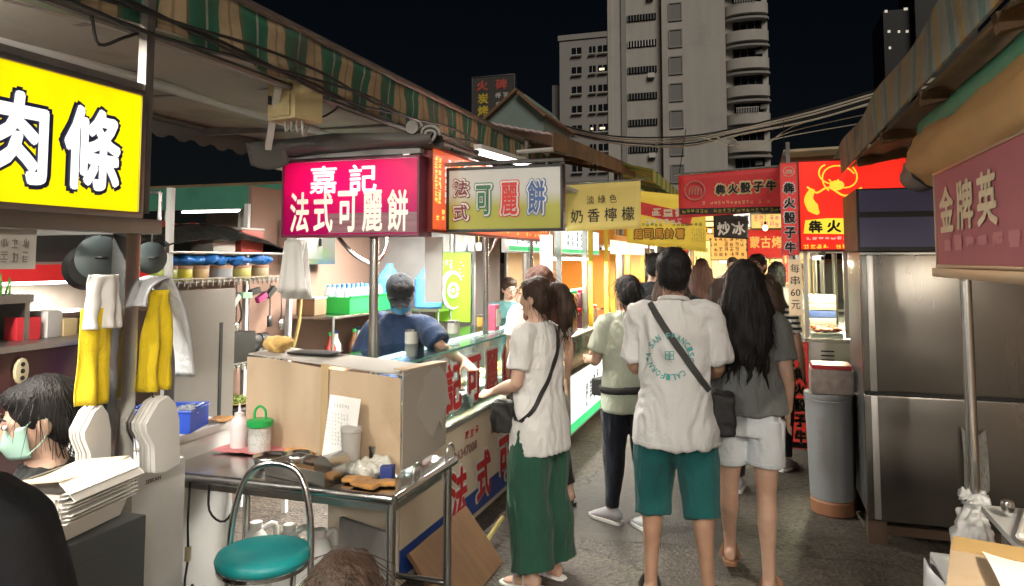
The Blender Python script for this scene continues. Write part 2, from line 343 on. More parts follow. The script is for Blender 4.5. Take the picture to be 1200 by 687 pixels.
def make_person(label, loc, rz, H=1.7, fem=False, skin=0, lean=(0,0), head=(0,0,0), arms=None, legs=None, hair=('short','black'), top=None, bottom=None,
                shoes=None, voxel=.0085, group=None, mask=None, cap=None, glasses=False, curl=.5, seat=0., waist_cut=None, extra=None, thick=1.):
    """local frame: faces +Y, right hand on +X, feet on z=0; lengths are for a 1.70 m figure, scaled by H"""
    s = H/1.70; root = thing('person', label, 'person', loc, rz, group); info = {'root': root, 's': s}
    sh = .160 if fem else .180
    def L(p):                                   # lean of everything above the hip
        p = V(p); t = max(0., p.z-.93); return V((p.x+lean[0]*t, p.y+lean[1]*t, p.z-(abs(lean[0])+abs(lean[1]))**2*.35*t-seat))*s
    Rh = Euler((head[1], head[2], head[0]), 'XYZ').to_matrix(); hp = V((0,-.005,1.49))
    def Hd(p): return L(hp)+Rh@(V(p)-hp)*s
    if arms is None: arms = {}
    aL = arms.get('L', ((-.235,-.01,1.12),(-.25,.05,.88))); aR = arms.get('R', ((.235,-.01,1.12),(.25,.05,.88)))
    lg = legs or {}; lL = lg.get('L', ((-.095,.012,.49),(-.10,-.02,.085))); lR = lg.get('R', ((.095,.012,.49),(.10,-.02,.085)))
    k = thick; mb = MB()
    tz = [(.84,.13,.095),(.93,.165,.115),(1.05,.132 if fem else .145,.098),(1.18,.138 if fem else .155,.105),(1.30,.15 if fem else .172,.112),(1.385,.14 if fem else .16,.095),(1.435,.085,.07),(1.475,.054,.056)]
    mb.tube([L((0,0,z)) for z, a, b in tz], [(a*s*k, b*s*k) for z, a, b in tz], 20, k=2, ref=(0,-1,0))
    mb.tube([L((0,-.005,1.42)), L((0,-.003,1.48)), Hd((0,.0,1.56))], [.060*s,.053*s,.052*s], 14)
    # head: cranium, face, jaw, nose, ears
    mb.ell(Hd((0,-.012,1.617)), (.074*s,.093*s,.092*s), 18, 12, Rh); mb.ell(Hd((0,.02,1.575)), (.062*s,.072*s,.075*s), 16, 10, Rh)
    mb.ell(Hd((0,.043,1.528)), (.043*s,.042*s,.036*s), 14, 8, Rh); mb.ell(Hd((0,.052,1.61)), (.058*s,.038*s,.03*s), 14, 8, Rh)
    mb.tube([Hd((0,.085,1.615)), Hd((0,.098,1.59)), Hd((0,.108,1.572)), Hd((0,.092,1.562))], [.008*s,.010*s,.014*s,.010*s], 8)
    mb.ell(Hd((0,.083,1.535)), (.022*s,.012*s,.011*s), 10, 6, Rh)
    for q in (-1,1): mb.ell(Hd((q*.077,-.008,1.585)), (.011*s,.02*s,.033*s), 10, 8, Rh)
    for (el, wr), q in ((aL,-1),(aR,1)):
        S = L((q*sh,0,1.385)); E_ = L(el); W_ = L(wr); f = W_-E_
        mb.tube([L((q*.09,0,1.37)), S, S.lerp(E_,.5), E_, E_.lerp(W_,.35), E_.lerp(W_,.75), W_], [.055*s,.052*s*k,.043*s*k,.037*s,.038*s,.030*s,.025*s], 12, k=2)
        nrm = V((-q,0,0)) if abs(f.normalized().x) < .8 else V((0,0,-1))
        hn = arms.get('nL' if q < 0 else 'nR'); nrm = V(hn) if hn else nrm
        hd = arms.get('hL' if q < 0 else 'hR'); hand(mb, W_, V(hd) if hd else f, q, nrm, curl, s)
    for (kn, an), q in ((lL,-1),(lR,1)):
        K = V(kn)*s; A = V(an)*s; hipp = V((q*.085,0,.90-seat))*s; K.z -= 0; 
        mb.tube([hipp, hipp.lerp(K,.45), K, K.lerp(A,.28)+V((0,-.012,0))*s, K.lerp(A,.7), A, A-V((0,0,.04))*s], [.088*s*k,.072*s*k,.052*s,.053*s*k,.036*s,.032*s,.034*s], 14, k=2, ref=(0,-1,0))
        fd = lg.get('fL' if q < 0 else 'fR', (q*.12,1,0)); fd = V(fd).normalized()
        az = A.z/s-.085; lift = lg.get('tL' if q < 0 else 'tR', 0.)
        P = lambda a, z: A+V((fd.x*a, fd.y*a, 0))*s+V((0,0,z+fd.z*a))*s
        ft = [(P(-.045,-.050),(.026,.030)),(P(-.01,-.045),(.034,.036)),(P(.05,-.052),(.037,.026)),(P(.11,-.060),(.043,.018)),(P(.155,-.066),(.040,.013)),(P(.178,-.069),(.024,.008))]
        mb.tube([p for p, r in ft], [(a*s, b*s) for p, (a, b) in ft], 12, ref=(0,0,1))
    me = remesh(mb, voxel*s, 2); me.name = 'body'; link('body', me, SKIN[skin], root)
    # face details
    if extra is None or 'noface' not in extra:
        for q in (-1,1):
            e = MB().ell(Hd((q*.031,.0835,1.605)), (.015*s,.008*s,.0075*s), 10, 6, Rh).build('eye', EYEW, root, local=True, smooth=True)
            MB().ell(Hd((q*.031,.0895,1.605)), (.0065*s,.004*s,.0068*s), 8, 6, Rh).build('iris', EYE, e, local=True, smooth=True)
            MB().tube([Hd((q*.014,.0915,1.626)), Hd((q*.033,.0905,1.632)), Hd((q*.052,.078,1.625))], [.003*s,.004*s,.002*s], 6, k=2).build('eyebrow', HAIR[hair[1]], root, local=True)
        if not mask: MB().ell(Hd((0,.0925,1.536)), (.02*s,.006*s,.007*s), 10, 6, Rh).build('mouth', LIP, root, local=True, smooth=True)
    rng = random.Random(len(label)*7+int(abs(loc[0])*100))
    # ---- hair
    hk, hc = hair; hb = MB(); hm = HAIR[hc]
    def hz(p): return Hd(p)
    hb.ell(hz((0,-.022,1.630)), (.088*s,.098*s,.095*s), 20, 14, Rh)
    hb.ell(hz((0,-.050,1.585)), (.080*s,.066*s,.085*s), 18, 12, Rh)
    if hk != 'short': hb.ell(hz((0,.03,1.672)), (.068*s,.055*s,.042*s), 16, 10, Rh)
    else: hb.ell(hz((0,.035,1.682)), (.066*s,.058*s,.040*s), 16, 10, Rh)
    if hk in ('long',):
        hb.tube([hz((0,-.035,1.66)), hz((0,-.07,1.56)), L((0,-.105,1.44)), L((0,-.128,1.30)), L((0,-.125,1.17))], [(.09*s,.07*s),(.105*s,.06*s),(.135*s,.05*s),(.14*s,.035*s),(.105*s,.018*s)], 18, k=3, ref=(0,-1,0))
        for q in (-1,1): hb.tube([hz((q*.072,.0,1.64)), hz((q*.088,-.005,1.56)), L((q*.115,-.035,1.44)), L((q*.125,-.07,1.31))], [.035*s,.03*s,.035*s,.018*s], 10, k=2)
    if hk == 'bob':
        hb.tube([hz((0,-.03,1.66)), hz((0,-.055,1.56)), hz((0,-.07,1.46))], [(.09*s,.075*s),(.1*s,.07*s),(.09*s,.05*s)], 16, k=3, ref=(0,-1,0))
    if hk == 'ponytail':
        hb.ell(hz((0,-.135,1.645)), (.03*s,.032*s,.03*s), 12, 8, Rh)
        hb.tube([hz((0,-.10,1.645)), hz((0,-.155,1.65)), hz((0,-.19,1.60)), hz((0,-.195,1.52)), hz((0,-.18,1.44)), hz((0,-.165,1.39))], [.028*s,.034*s,.048*s,.052*s,.038*s,.008*s], 12, k=3)
    if hk == 'bun':
        hb.ell(hz((0,-.125,1.615)), (.05*s,.045*s,.055*s), 14, 10, Rh); hb.tube([hz((0,-.09,1.62)), hz((.01,-.12,1.56)), hz((.0,-.10,1.50))], [.04*s,.035*s,.008*s], 10, k=3)
    hme = remesh(hb, .009*s, 3)
    ns = 0.0035*s if hk == 'short' else .005*s
    for v in hme.vertices:
        p = Rh.inverted()@(v.co/s-L(hp)/s); 
        v.co += v.normal*(ns*noise.noise(V((p.x*60,p.y*60,p.z*(40 if hk == 'short' else 9))))+ns*.8*noise.noise(V((p.x*22,p.y*22,p.z*6))))
    if hk == 'long':
        for v in hme.vertices:
            t_ = max(0., min(1., (1.50-v.co.z/s)/.25)); v.co.x += .010*s*t_*math.sin(v.co.z/s*38+v.co.x/s*20)+.006*s*t_*noise.noise(v.co*30); v.co.y += .006*s*t_*math.sin(v.co.z/s*31+v.co.x/s*45)
    # loose strands break the outline
    sb = MB(); sb.v = [tuple(v.co) for v in hme.vertices]; sb.f = [tuple(p.vertices) for p in hme.polygons]; sb.m = [0]*len(sb.f)
    vsel = [v for v in hme.vertices]
    cnt = {'short':420,'long':480,'bob':300}.get(hk, 380) if voxel < .012 else 90
    for i in range(cnt):
        v = rng.choice(vsel); n = v.normal.copy(); p = v.co.copy(); pl_ = Rh.inverted()@((v.co-L(hp))/s)
        if pl_.y > .015 and pl_.z < .19: continue
        dwn = V((rng.uniform(-.2,.2), rng.uniform(-.25,.1), -1)) if hk != 'short' else V((rng.uniform(-.5,.5), rng.uniform(-.6,.2), -.7))
        ln = (rng.uniform(.06,.19) if hk != 'short' else rng.uniform(.02,.045))*s
        dwn = (dwn-n*dwn.dot(n)*.9).normalized()
        sb.tube([p-n*.004*s, p+dwn*ln*.4+n*.003*s, p+dwn*ln+n*rng.uniform(-.003,.012)*s], [.0016*s,.0013*s,.0004*s], 3)
    if hk == 'long':
        for i in range(46):
            x = rng.uniform(-.12,.12); b = L((x, -.128+abs(x)*.15+rng.uniform(-.012,.012), 1.26+rng.uniform(-.05,.08))); w = rng.uniform(.006,.016)*s; ln = rng.uniform(.10,.20)*s; ph = rng.uniform(0,6)
            sb.tube([b+V((w*1.1*math.sin(ph+q*1.5), w*.6*math.cos(ph+q*1.3)-.01*s*(1-q/5.), -ln*q/5)) for q in range(6)], [.010*s,.012*s,.010*s,.008*s,.005*s,.001*s], 5, k=2)
    hme2 = sb.mesh('hair', smooth=True, fix=False); bpy.data.meshes.remove(hme); link('hair', hme2, hm, root)
    if hk == 'ponytail': MB().tube([hz((.022*math.cos(a*.7854),-.128+.006*math.sin(a*.7854),1.648+.03*math.sin(a*.7854))) for a in range(9)], .006*s, 6).build('hair_tie', M('hair_tie_grey', (.45,.45,.47), .5), root, local=True)
    # ---- top
    if top:
        t = MB(); z0 = top.get('hem', .80); ex = top.get('ease', .022); fl = top.get('flare', .0)
        rz_ = [(z0,.166+ex+fl,.124+ex+fl*.8),(z0+.10,.167+ex+fl*.8,.122+ex+fl*.6),(z0+.19,.160+ex+fl*.4,.116+ex+fl*.3),(max(1.06,z0+.24),.150+ex,.109+ex),(1.18,.155+ex,.113+ex),(1.30,(.158 if fem else .178)+ex*.8,.117+ex*.6),(1.385,(.150 if fem else .172)+ex*.3,.10+ex*.4),(1.43,.11,.082),(1.462,.070,.068)]
        if fem: rz_ = [(z, a-.008 if 1.0 < z < 1.25 else a, b) for z, a, b in rz_]
        t.tube([L((0,0,z)) for z, a, b in rz_], [(a*s*k, b*s*k) for z, a, b in rz_], 28, k=3, ref=(0,-1,0))
        fr = top.get('sleeve', .62); sr = top.get('sr', .068)
        for (el, wr), q in ((aL,-1),(aR,1)):
            S = L((q*sh,0,1.385)); E_ = L(el); W_ = L(wr)
            end = S.lerp(E_, fr) if fr <= 1 else E_.lerp(W_, fr-1)
            pts = [L((q*.07,0,1.385)), S, S.lerp(end,.5) if fr <= 1 else E_, end]
            t.tube(pts, [.062*s, .064*s*k, sr*s*k*(1 if fr <= 1 else .8), (sr*1.04 if fr <= 1 else .042)*s*k], 16, k=3)
        tme = remesh(t, max(.008, voxel)*s, 4); wrinkle(tme, top.get('wr', .007)*1.25*s, (8,8,5), seed=len(label)); tme.name = 'top'
        info['top'] = link(top.get('name', 'shirt'), tme, top['mat'], root)
        cz = [(L((.072*math.cos(a*math.pi/12)*1.0, .070*math.sin(a*math.pi/12)-.004, 1.458-.016*math.sin(a*math.pi/12)))) for a in range(25)]
        if 'collar' in top: MB().tube(cz, [(.007*s,.011*s)]*25, 8).build('collar', top['collar'], root, local=True)
        if voxel < .009:
            tb_ = bvh_of(info['top']); hh = top.get('hem', .80)+.022
            seam_ring(tb_, L((0,0,hh)), V((0,0,1)), .5*s, top['mat'], root)
            for (el, wr), q in ((aL,-1),(aR,1)):
                S = L((q*sh,0,1.385)); E_ = L(el)
                if fr <= 1: seam_ring(tb_, S.lerp(E_, fr*.93), (E_-S).normalized(), .16*s, top['mat'], root, out=V((q,0,0)))
    # ---- bottom
    if bottom:
        t = MB(); hz0 = bottom['hem']; ex = bottom.get('ease', .016); fl = bottom.get('flare', .0)
        ew = min(ex,.012); wz = [(.80,.158+ew,.112+ew),(.90,.163+ew,.116+ew),(.99,.148+ew*.6,.104+ew*.6),(1.02,.141+ew*.5,.100+ew*.5)]
        t.tube([V((lean[0]*max(0,z-.93), lean[1]*max(0,z-.93), z-seat))*s for z, a, b in wz], [(a*s*k, b*s*k) for z, a, b in wz], 24, k=2, ref=(0,-1,0))
        for (kn, an), q in ((lL,-1),(lR,1)):
            hipp = V((q*.088,0,.88-seat)); K = V(kn); A = V(an)
            full = [(hipp,.100-ex*.8),(hipp.lerp(K,.5),.084),(K,.064),(K.lerp(A,.35)+V((0,-.01,0)),.060),(K.lerp(A,.75),.046),(A+V((0,0,.02)),.042)]
            pts = []; rad = []
            tot = hipp.z
            for i, (p, r) in enumerate(full):
                if p.z >= hz0-.001 or i == 0: pts.append(p*s); rad.append((r+ex+fl*max(0,(hipp.z-p.z))/.8)*s*k)
                else:
                    pp, pr = full[i-1]
                    u = (pp.z-hz0)/max(1e-6, pp.z-p.z); pts.append(pp.lerp(p,u)*s); rad.append((pr+(r-pr)*u+ex+fl*max(0,(hipp.z-hz0))/.8)*s*k); break
            t.tube(pts, rad, 18, k=3, ref=(0,-1,0))
        bme = remesh(t, max(.008, voxel)*s, 4); wrinkle(bme, bottom.get('wr', .006)*1.25*s, (9,9,3.5), seed=len(label)+3)
        info['bottom'] = link(bottom.get('name', 'trousers'), bme, bottom['mat'], root)
        if voxel < .009 and bottom['hem'] > .3:
            bb_ = bvh_of(info['bottom'])
            for (kn, an), q in ((lL,-1),(lR,1)):
                hipp = V((q*.088,0,.88-seat)); K = V(kn); u = (hipp.z-(bottom['hem']+.025))/max(1e-6, hipp.z-K.z); seam_ring(bb_, hipp.lerp(K, u)*s, V((0,0,1)), .3*s, bottom['mat'], root)
    # ---- shoes
    if shoes:
        for (kn, an), q in ((lL,-1),(lR,1)):
            A = V(an)*s; fd = V(lg.get('fL' if q < 0 else 'fR', (q*.12,1,0))).normalized()
            P = lambda a, z, w=0.: A+(V((fd.x*a, fd.y*a, 0))+V((fd.y,-fd.x,0)).normalized()*w)*s+V((0,0,z+fd.z*a))*s
            if shoes[0] == 'sneaker':
                u = MB(); u.tube([P(-.070,-.045),P(-.05,-.03),P(0,-.02),P(.06,-.032),P(.12,-.048),P(.175,-.060),P(.20,-.066)], [(.022*s,.03*s),(.037*s,.048*s),(.041*s,.052*s),(.045*s,.042*s),(.049*s,.031*s),(.041*s,.02*s),(.015*s,.010*s)], 14, k=2, ref=(0,0,1))
                o = link('shoe', remesh(u, .008*s, 2), shoes[1], root)
                u = MB(); pr = [(-.085,.02),(-.06,.036),(.0,.04),(.07,.046),(.13,.053),(.18,.044),(.212,.018)]
                out = [P(a,0,w) for a, w in pr]+[P(a,0,-w) for a, w in reversed(pr)]; n = len(out)
                zb = A.z-.085*s
                u.add([(p.x,p.y,zb+fd.z*0+.001) for p in out]+[(p.x,p.y,p.z-.058*s) for p in out], [tuple(range(n)), tuple(range(2*n-1,n-1,-1))]+[(i,(i+1)%n,n+(i+1)%n,n+i) for i in range(n)])
                u.build('sole', shoes[2], o, local=True, bevel=.004)
                u = MB()
                for i in range(4): u.tube([P(.035+i*.022,.018-i*.012,-.025), P(.035+i*.022,.022-i*.011,0), P(.035+i*.022,.018-i*.012,.025)], .004*s, 6)
                u.build('lace', shoes[2], o, local=True)
            else:
                u = MB(); pr = [(-.075,.022),(-.05,.037),(.0,.038),(.07,.043),(.13,.05),(.18,.042),(.205,.018)]
                out = [P(a,0,w) for a, w in pr]+[P(a,0,-w) for a, w in reversed(pr)]; n = len(out)
                u.add([(p.x,p.y,p.z-.100*s) for p in out]+[(p.x,p.y,p.z-.076*s) for p in out], [tuple(range(n)), tuple(range(2*n-1,n-1,-1))]+[(i,(i+1)%n,n+(i+1)%n,n+i) for i in range(n)])
                o = u.build('sandal', shoes[2], root, local=True, bevel=.003)
                u = MB()
                for a, hh in ((.105,-.026),(.045,.0)): u.tube([P(a-.01,-.078,-.048), P(a,hh-.012,-.03), P(a,hh-.004,0), P(a,hh-.012,.03), P(a-.01,-.078,.048)], [(.012*s,.003*s)]*5, 8, k=3, ref=(fd.x,fd.y,0))
                u.build('strap', shoes[1], o, local=True)
    if mask:
        mm = MB()
        def fn(u, v):
            a = (u-.5)*2.1; r = .088-.012*abs(v-.5)*2; y = .088*math.cos(a)+.028*math.exp(-(a/.5)**2)*(1-abs(v-.55)*1.4)
            return Hd((.074*math.sin(a), y-.006, 1.598-v*.092))
        mm.slab(fn, 14, 8, .003*s); o = mm.build('face_mask', mask, root, local=True, smooth=True)
        for q in (-1,1):
            MB().tube([Hd((q*.063,.045,1.59)), Hd((q*.078,.01,1.615)), Hd((q*.083,-.02,1.60)), Hd((q*.08,.0,1.55)), Hd((q*.062,.045,1.515))], .0018*s, 5, k=3).build('ear_loop', mask, o, local=True)
    if cap:
        cm = MB(); cm.ell(hz((0,-.018,1.648)), (.094*s,.107*s,.088*s), 24, 14, Rh); q0 = MB(); 
        keep = [(i, Rh.inverted()@(V(p)-L(hp))/s+hp) for i, p in enumerate(cm.v)]
        ok = {i for i, p in keep if p.z > 1.618}
        cm.f = [f for f in cm.f if all(i in ok for i in f)]; cm.m = [0]*len(cm.f)
        o = cm.build('cap', cap, root, local=True, smooth=True)
        MB().slab(lambda u, v: hz(((u-.5)*.15*(1-.35*v), .062+v*.085, 1.632-.012*v-.10*((u-.5)**2)*(1-.2*v))), 12, 6, .004*s).build('cap_brim', cap, o, local=True, smooth=True)
        MB().ell(hz((0,-.018,1.737)), (.01*s,.01*s,.006*s), 8, 6, Rh).build('cap_button', cap, o, local=True)
    if glasses:
        gm = M('glasses_black', (.01,.01,.01), .3); g = MB()
        for q in (-1,1):
            g.tube([hz((q*.034+.024*math.cos(a*.5236), .104, 1.603+.019*math.sin(a*.5236))) for a in range(13)], .0022*s, 5)
            g.tube([hz((q*.058,.10,1.61)), hz((q*.08,-.01,1.605))], .002*s, 5)
        g.tube([hz((-.01,.106,1.607)), hz((.01,.106,1.607))], .002*s, 5); g.build('glasses', gm, root, local=True)
    info['Hd'] = Hd; info['L'] = L
    return info
def worn_strap(info, name, p0, p1, width, mat, parent, back=True, n=26, lift=.004, front=True):
    """a strap over one shoulder: laid on the clothing by ray casting, in the person's local frame; returns the mesh in local frame"""
    bv = bvh_of(*[info[q] for q in ('top','bottom') if q in info]); p0, p1 = V(p0), V(p1)
    out = None
    for sgn in ((-1, 1) if front else (-1,)):
        pts = []; nn = []
        for i in range(n):
            p = p0.lerp(p1, i/(n-1)); h, nr, _, _ = bv.ray_cast(V((p.x, sgn*.8, p.z)), V((0,-sgn,0)))
            if h is not None: pts.append(h+nr*lift); nn.append(nr)
        if len(pts) < 3: continue
        # smooth
        for _ in range(3): pts = [pts[0]]+[(pts[i-1]+pts[i]*2+pts[i+1])/4 for i in range(1, len(pts)-1)]+[pts[-1]]
        mb = MB(); d = (p1-p0).normalized(); vs = []
        for p, nr in zip(pts, nn):
            w = nr.cross(d).normalized()*width/2
            vs += [p-w-nr*.002, p+w-nr*.002, p+w+nr*.003, p-w+nr*.003]
        m = len(pts); fs = [(i*4+j, i*4+(j+1)%4, i*4+4+(j+1)%4, i*4+4+j) for i in range(m-1) for j in range(4)]+[(0,1,2,3),(4*m-4,4*m-3,4*m-2,4*m-1)]
        mb.add(vs, fs); out = mb.build(name, mat, parent, local=True)
    return out
# ================================================================== SETTING
# ground: worn, greasy asphalt
def ground_mat():
    m = M('asphalt', (.092,.077,.062), .7, var=.5, scale=5, dirt=.85, dcol=(.045,.038,.032), dscale=2.2, rvar=.25)
    nt = m.node_tree; N = nt.nodes; L = nt.links; b = N['Principled BSDF']; tc = N.new('ShaderNodeTexCoord')
    v = N.new('ShaderNodeTexVoronoi'); v.inputs['Scale'].default_value = 55; L.new(tc.outputs['Object'], v.inputs['Vector'])
    n = N.new('ShaderNodeTexNoise'); n.inputs['Scale'].default_value = 9; n.inputs['Detail'].default_value = 8; L.new(tc.outputs['Object'], n.inputs['Vector'])
    a = N.new('ShaderNodeMath'); a.operation = 'MULTIPLY_ADD'; a.inputs[1].default_value = .35; L.new(v.outputs['Distance'], a.inputs[0]); L.new(n.outputs[0], a.inputs[2])
    bp = N.new('ShaderNodeBump'); bp.inputs['Strength'].default_value = .8; bp.inputs['Distance'].default_value = .02; L.new(a.outputs[0], bp.inputs['Height']); L.new(bp.outputs[0], b.inputs['Normal'])
    # pale aggregate flecks and dark cracks
    v2 = N.new('ShaderNodeTexVoronoi'); v2.feature = 'DISTANCE_TO_EDGE'; v2.inputs['Scale'].default_value = 1.1
    nd = N.new('ShaderNodeTexNoise'); nd.inputs['Scale'].default_value = 4; nd.inputs['Detail'].default_value = 6; L.new(tc.outputs['Object'], nd.inputs['Vector'])
    mv = N.new('ShaderNodeMix'); mv.data_type = 'RGBA'; mv.inputs[0].default_value = .25; L.new(tc.outputs['Object'], mv.inputs[6]); L.new(nd.outputs['Color'], mv.inputs[7]); L.new(mv.outputs[2], v2.inputs['Vector'])
    rp = N.new('ShaderNodeValToRGB'); rp.color_ramp.elements[0].position = 0; rp.color_ramp.elements[0].color = (.35,.35,.35,1); rp.color_ramp.elements[1].position = .012; L.new(v2.outputs['Distance'], rp.inputs[0])
    wn_ = N.new('ShaderNodeTexWhiteNoise'); vm = N.new('ShaderNodeVectorMath'); vm.operation = 'SNAP'; vm.inputs[1].default_value = (.012,.012,.012); L.new(tc.outputs['Object'], vm.inputs[0]); L.new(vm.outputs[0], wn_.inputs['Vector'])
    mr = N.new('ShaderNodeMapRange'); mr.inputs[1].default_value = .0; mr.inputs[2].default_value = 1; mr.inputs[3].default_value = .5; mr.inputs[4].default_value = 1.6; L.new(v.outputs['Color'], mr.inputs[0])
    src = b.inputs['Base Color'].links[0].from_socket
    m1 = N.new('ShaderNodeMix'); m1.data_type = 'RGBA'; m1.blend_type = 'MULTIPLY'; m1.inputs[0].default_value = 1; L.new(src, m1.inputs[6]); L.new(rp.outputs[0], m1.inputs[7])
    m2 = N.new('ShaderNodeVectorMath'); m2.operation = 'SCALE'; L.new(m1.outputs[2], m2.inputs[0]); L.new(mr.outputs[0], m2.inputs['Scale']); L.new(m2.outputs[0], b.inputs['Base Color'])
    return m
g = MB(); g.add([(-400,-400,0),(400,-400,0),(400,400,0),(-400,400,0)], [(0,1,2,3)]); struct(g.build('ground', ground_mat()))
# trodden litter and a patched strip in the alley
pt = MB(); pt.add([(-1.3,4.4,.004),(-.2,4.55,.004),(-.1,8.5,.004),(-1.05,8.4,.004)], [(0,1,2,3)])
struct(pt.build('road_patch', M('asphalt_patch', (.072,.062,.052), .65, var=.5, scale=18, bump=.8, bscale=70, dirt=.7, dcol=(.10,.085,.07), dscale=5)))

# ---------------- far buildings
CONC = M('concrete_pale', (.48,.455,.42), .85, var=.12, scale=1.2, stretch=(1,1,.12), dirt=.3, dcol=(.24,.22,.2), dscale=.35)
CONC2 = M('concrete_grey', (.31,.30,.29), .85, var=.08, scale=.5)
DARKG = M('window_dark', (.012,.014,.018), .12, var=.2); LITW = glow('window_lit', (1,.85,.6), 1.1); FRAME = M('window_frame_grey', (.16,.16,.16), .6)
GRILLE = M('louver_grey', (.20,.20,.19), .7)
tw = thing('apartment_tower', 'tall pale apartment tower with rounded balconies rising behind the market', 'building', (-6.8,80,0))
w = MB()
w.b2(-15.4,-9.4,80,92,0,52); w.b2(-9.39,-2.9,79.2,92,0,52.01); w.b2(-2.89,1.3,80.3,92,0,51.99)
w.build('wall', CONC, tw)
MB().b2(-13.9,-13.4,79.7,79.99,0,52).build('pipe_shaft', CONC2, tw); MB().b2(-15.4,-15.05,79.75,79.99,0,52).build('pilaster', CONC, tw)
MB().b2(-9.4,-8.9,78.95,79.19,0,52).build('pilaster', CONC, tw)
lw_me = bal_me = None
for k in range(17):
    z = 2.55+k*2.9
    p = MB().b2(-13.25,-10.1,79.86,79.99,z-.85,z-.15).build('louver_window', DARKG, tw)
    q = MB()
    for i in range(10): q.b2(-13.2+i*.315,-13.2+i*.315+.1,79.80,79.855,z-.83,z-.17)
    q.build('louver', GRILLE if k != 8 else EYEW, p)
    # square recess with frame
    f = MB(); x0, x1, z0, z1 = -8.7,-7.25,z-1.5,z+.5
    f.b2(x0,x0+.12,79.05,79.19,z0,z1); f.b2(x1-.12,x1,79.05,79.19,z0,z1); f.b2(x0+.121,x1-.121,79.05,79.19,z0,z0+.12); f.b2(x0+.121,x1-.121,79.05,79.19,z1-.12,z1)
    f = f.build('window', CONC2, tw); MB().b2(x0+.125,x1-.125,79.15,79.188,z0+.125,z1-.125).build('pane', M('shutter_grey', (.22,.215,.21), .7), f)
    # rounded balcony with dark opening
    def arc(zz0, zz1, r):
        return [(-.75+2.15*math.cos(a), 80.3-r*math.sin(a)) for a in [math.pi*i/14 for i in range(15)]]
    pts = arc(0,0,1.15); b_ = MB(); b_.prism(pts, (0,0,z-1.35), (1,0,0), (0,1,0), (0,0,1.1)); bo = b_.build('balcony', CONC, tw)
    MB().prism([(x*1.04+.03,80.3+(y-80.3)*1.06) for x, y in pts], (0,0,z+.95), (1,0,0), (0,1,0), (0,0,.22)).build('balcony_ledge', CONC2, bo)
    wd = MB().b2(-2.2,.75,80.22,80.295,z-.2,z+.9).build('window', DARKG, tw)
    fr = MB(); [fr.b2(-2.2+i*.73,-2.14+i*.73,80.15,80.215,z-.2,z+.9) for i in range(5)]; fr.b2(-2.2,.78,80.12,80.148,z-.25,z-.18); fr.build('window_frame', FRAME, wd)
    if k % 2: MB().b2(-.2+.3*(k % 3),.5+.3*(k % 3),79.95,80.21,z+.2,z+.65).build('air_conditioner', GRILLE, bo)
    if k % 3 == 1: MB().b2(-11.0,-10.3,79.5,79.85,z-1.5,z-1.0).build('air_conditioner', EYEW, tw)
    if k in (2,5,9): 
        r_ = MB(); [r_.b2(-1.9+i*.16,-1.86+i*.16,79.02,79.06,z-.24,z+.25) for i in range(14)]; r_.b2(-1.95,.3,79.01,79.05,z+.25,z+.3); r_.build('railing', EYEW, bo)
bb = thing('apartment_block', 'lower grey apartment block left of the pale tower', 'building', (-18.3,80,0))
MB().b2(-20.95,-15.42,80,90,0,26.4).build('wall', CONC2, bb); MB().b2(-21.1,-15.42,79.85,90.1,26.41,27.0).build('roof', CONC2, bb)
MB().b2(-22.5,-21.0,82.5,90,0,22).build('wing', CONC2, bb)
for k in range(11):
    z = 25.45-k*2.2
    for j, (x0, x1) in enumerate(((-19.5,-18.4),(-17.5,-16.8),(-16.5,-15.5))):
        o = MB().b2(x0,x1,79.89,79.99,z-.8,z).build('window', DARKG, bb)
        if (j, k) in ((2,1),(1,4),(2,4)): MB().b2(x0+.12,x1-.3,79.84,79.885,z-.6,z-.36).build('lit_pane', LITW, o)
        f = MB(); f.b2(x0-.08,x1+.06,79.6,79.88,z-.96,z-.84); f.b2((x0+x1)/2-.03,(x0+x1)/2+.03,79.84,79.886,z-.8,z); f.build('sill', CONC, o)
nt_ = thing('night_tower', 'dark unlit high-rise with few lit windows at upper right', 'building', (31,160,0))
BLK = M('facade_black', (.008,.008,.01), .5); MB().b2(24.3,29.6,160,175,0,51).build('wall', BLK, nt_); MB().b2(29.61,40,158,175,0,66).build('wall', BLK, nt_)
for x, z, w_ in ((25.0,46.5,.5),(26.8,46.3,.4),(28.2,46.2,.5),(24.6,50.6,.5),(28.0,50.7,.7),(25.1,43.2,.4),(28.4,40.4,.45),(28.4,38.7,.4),(32.2,47.9,.9),(35.3,48.4,.5),(35.2,49.4,.3),(25.5,37,.4),(33.5,44.2,.35)):
    o = MB().b2(x,x+w_,(157.9 if x > 29.6 else 159.9),(157.98 if x > 29.6 else 159.98),z,z+.5).build('window', glow('window_far', (1,.93,.8), .45), nt_)

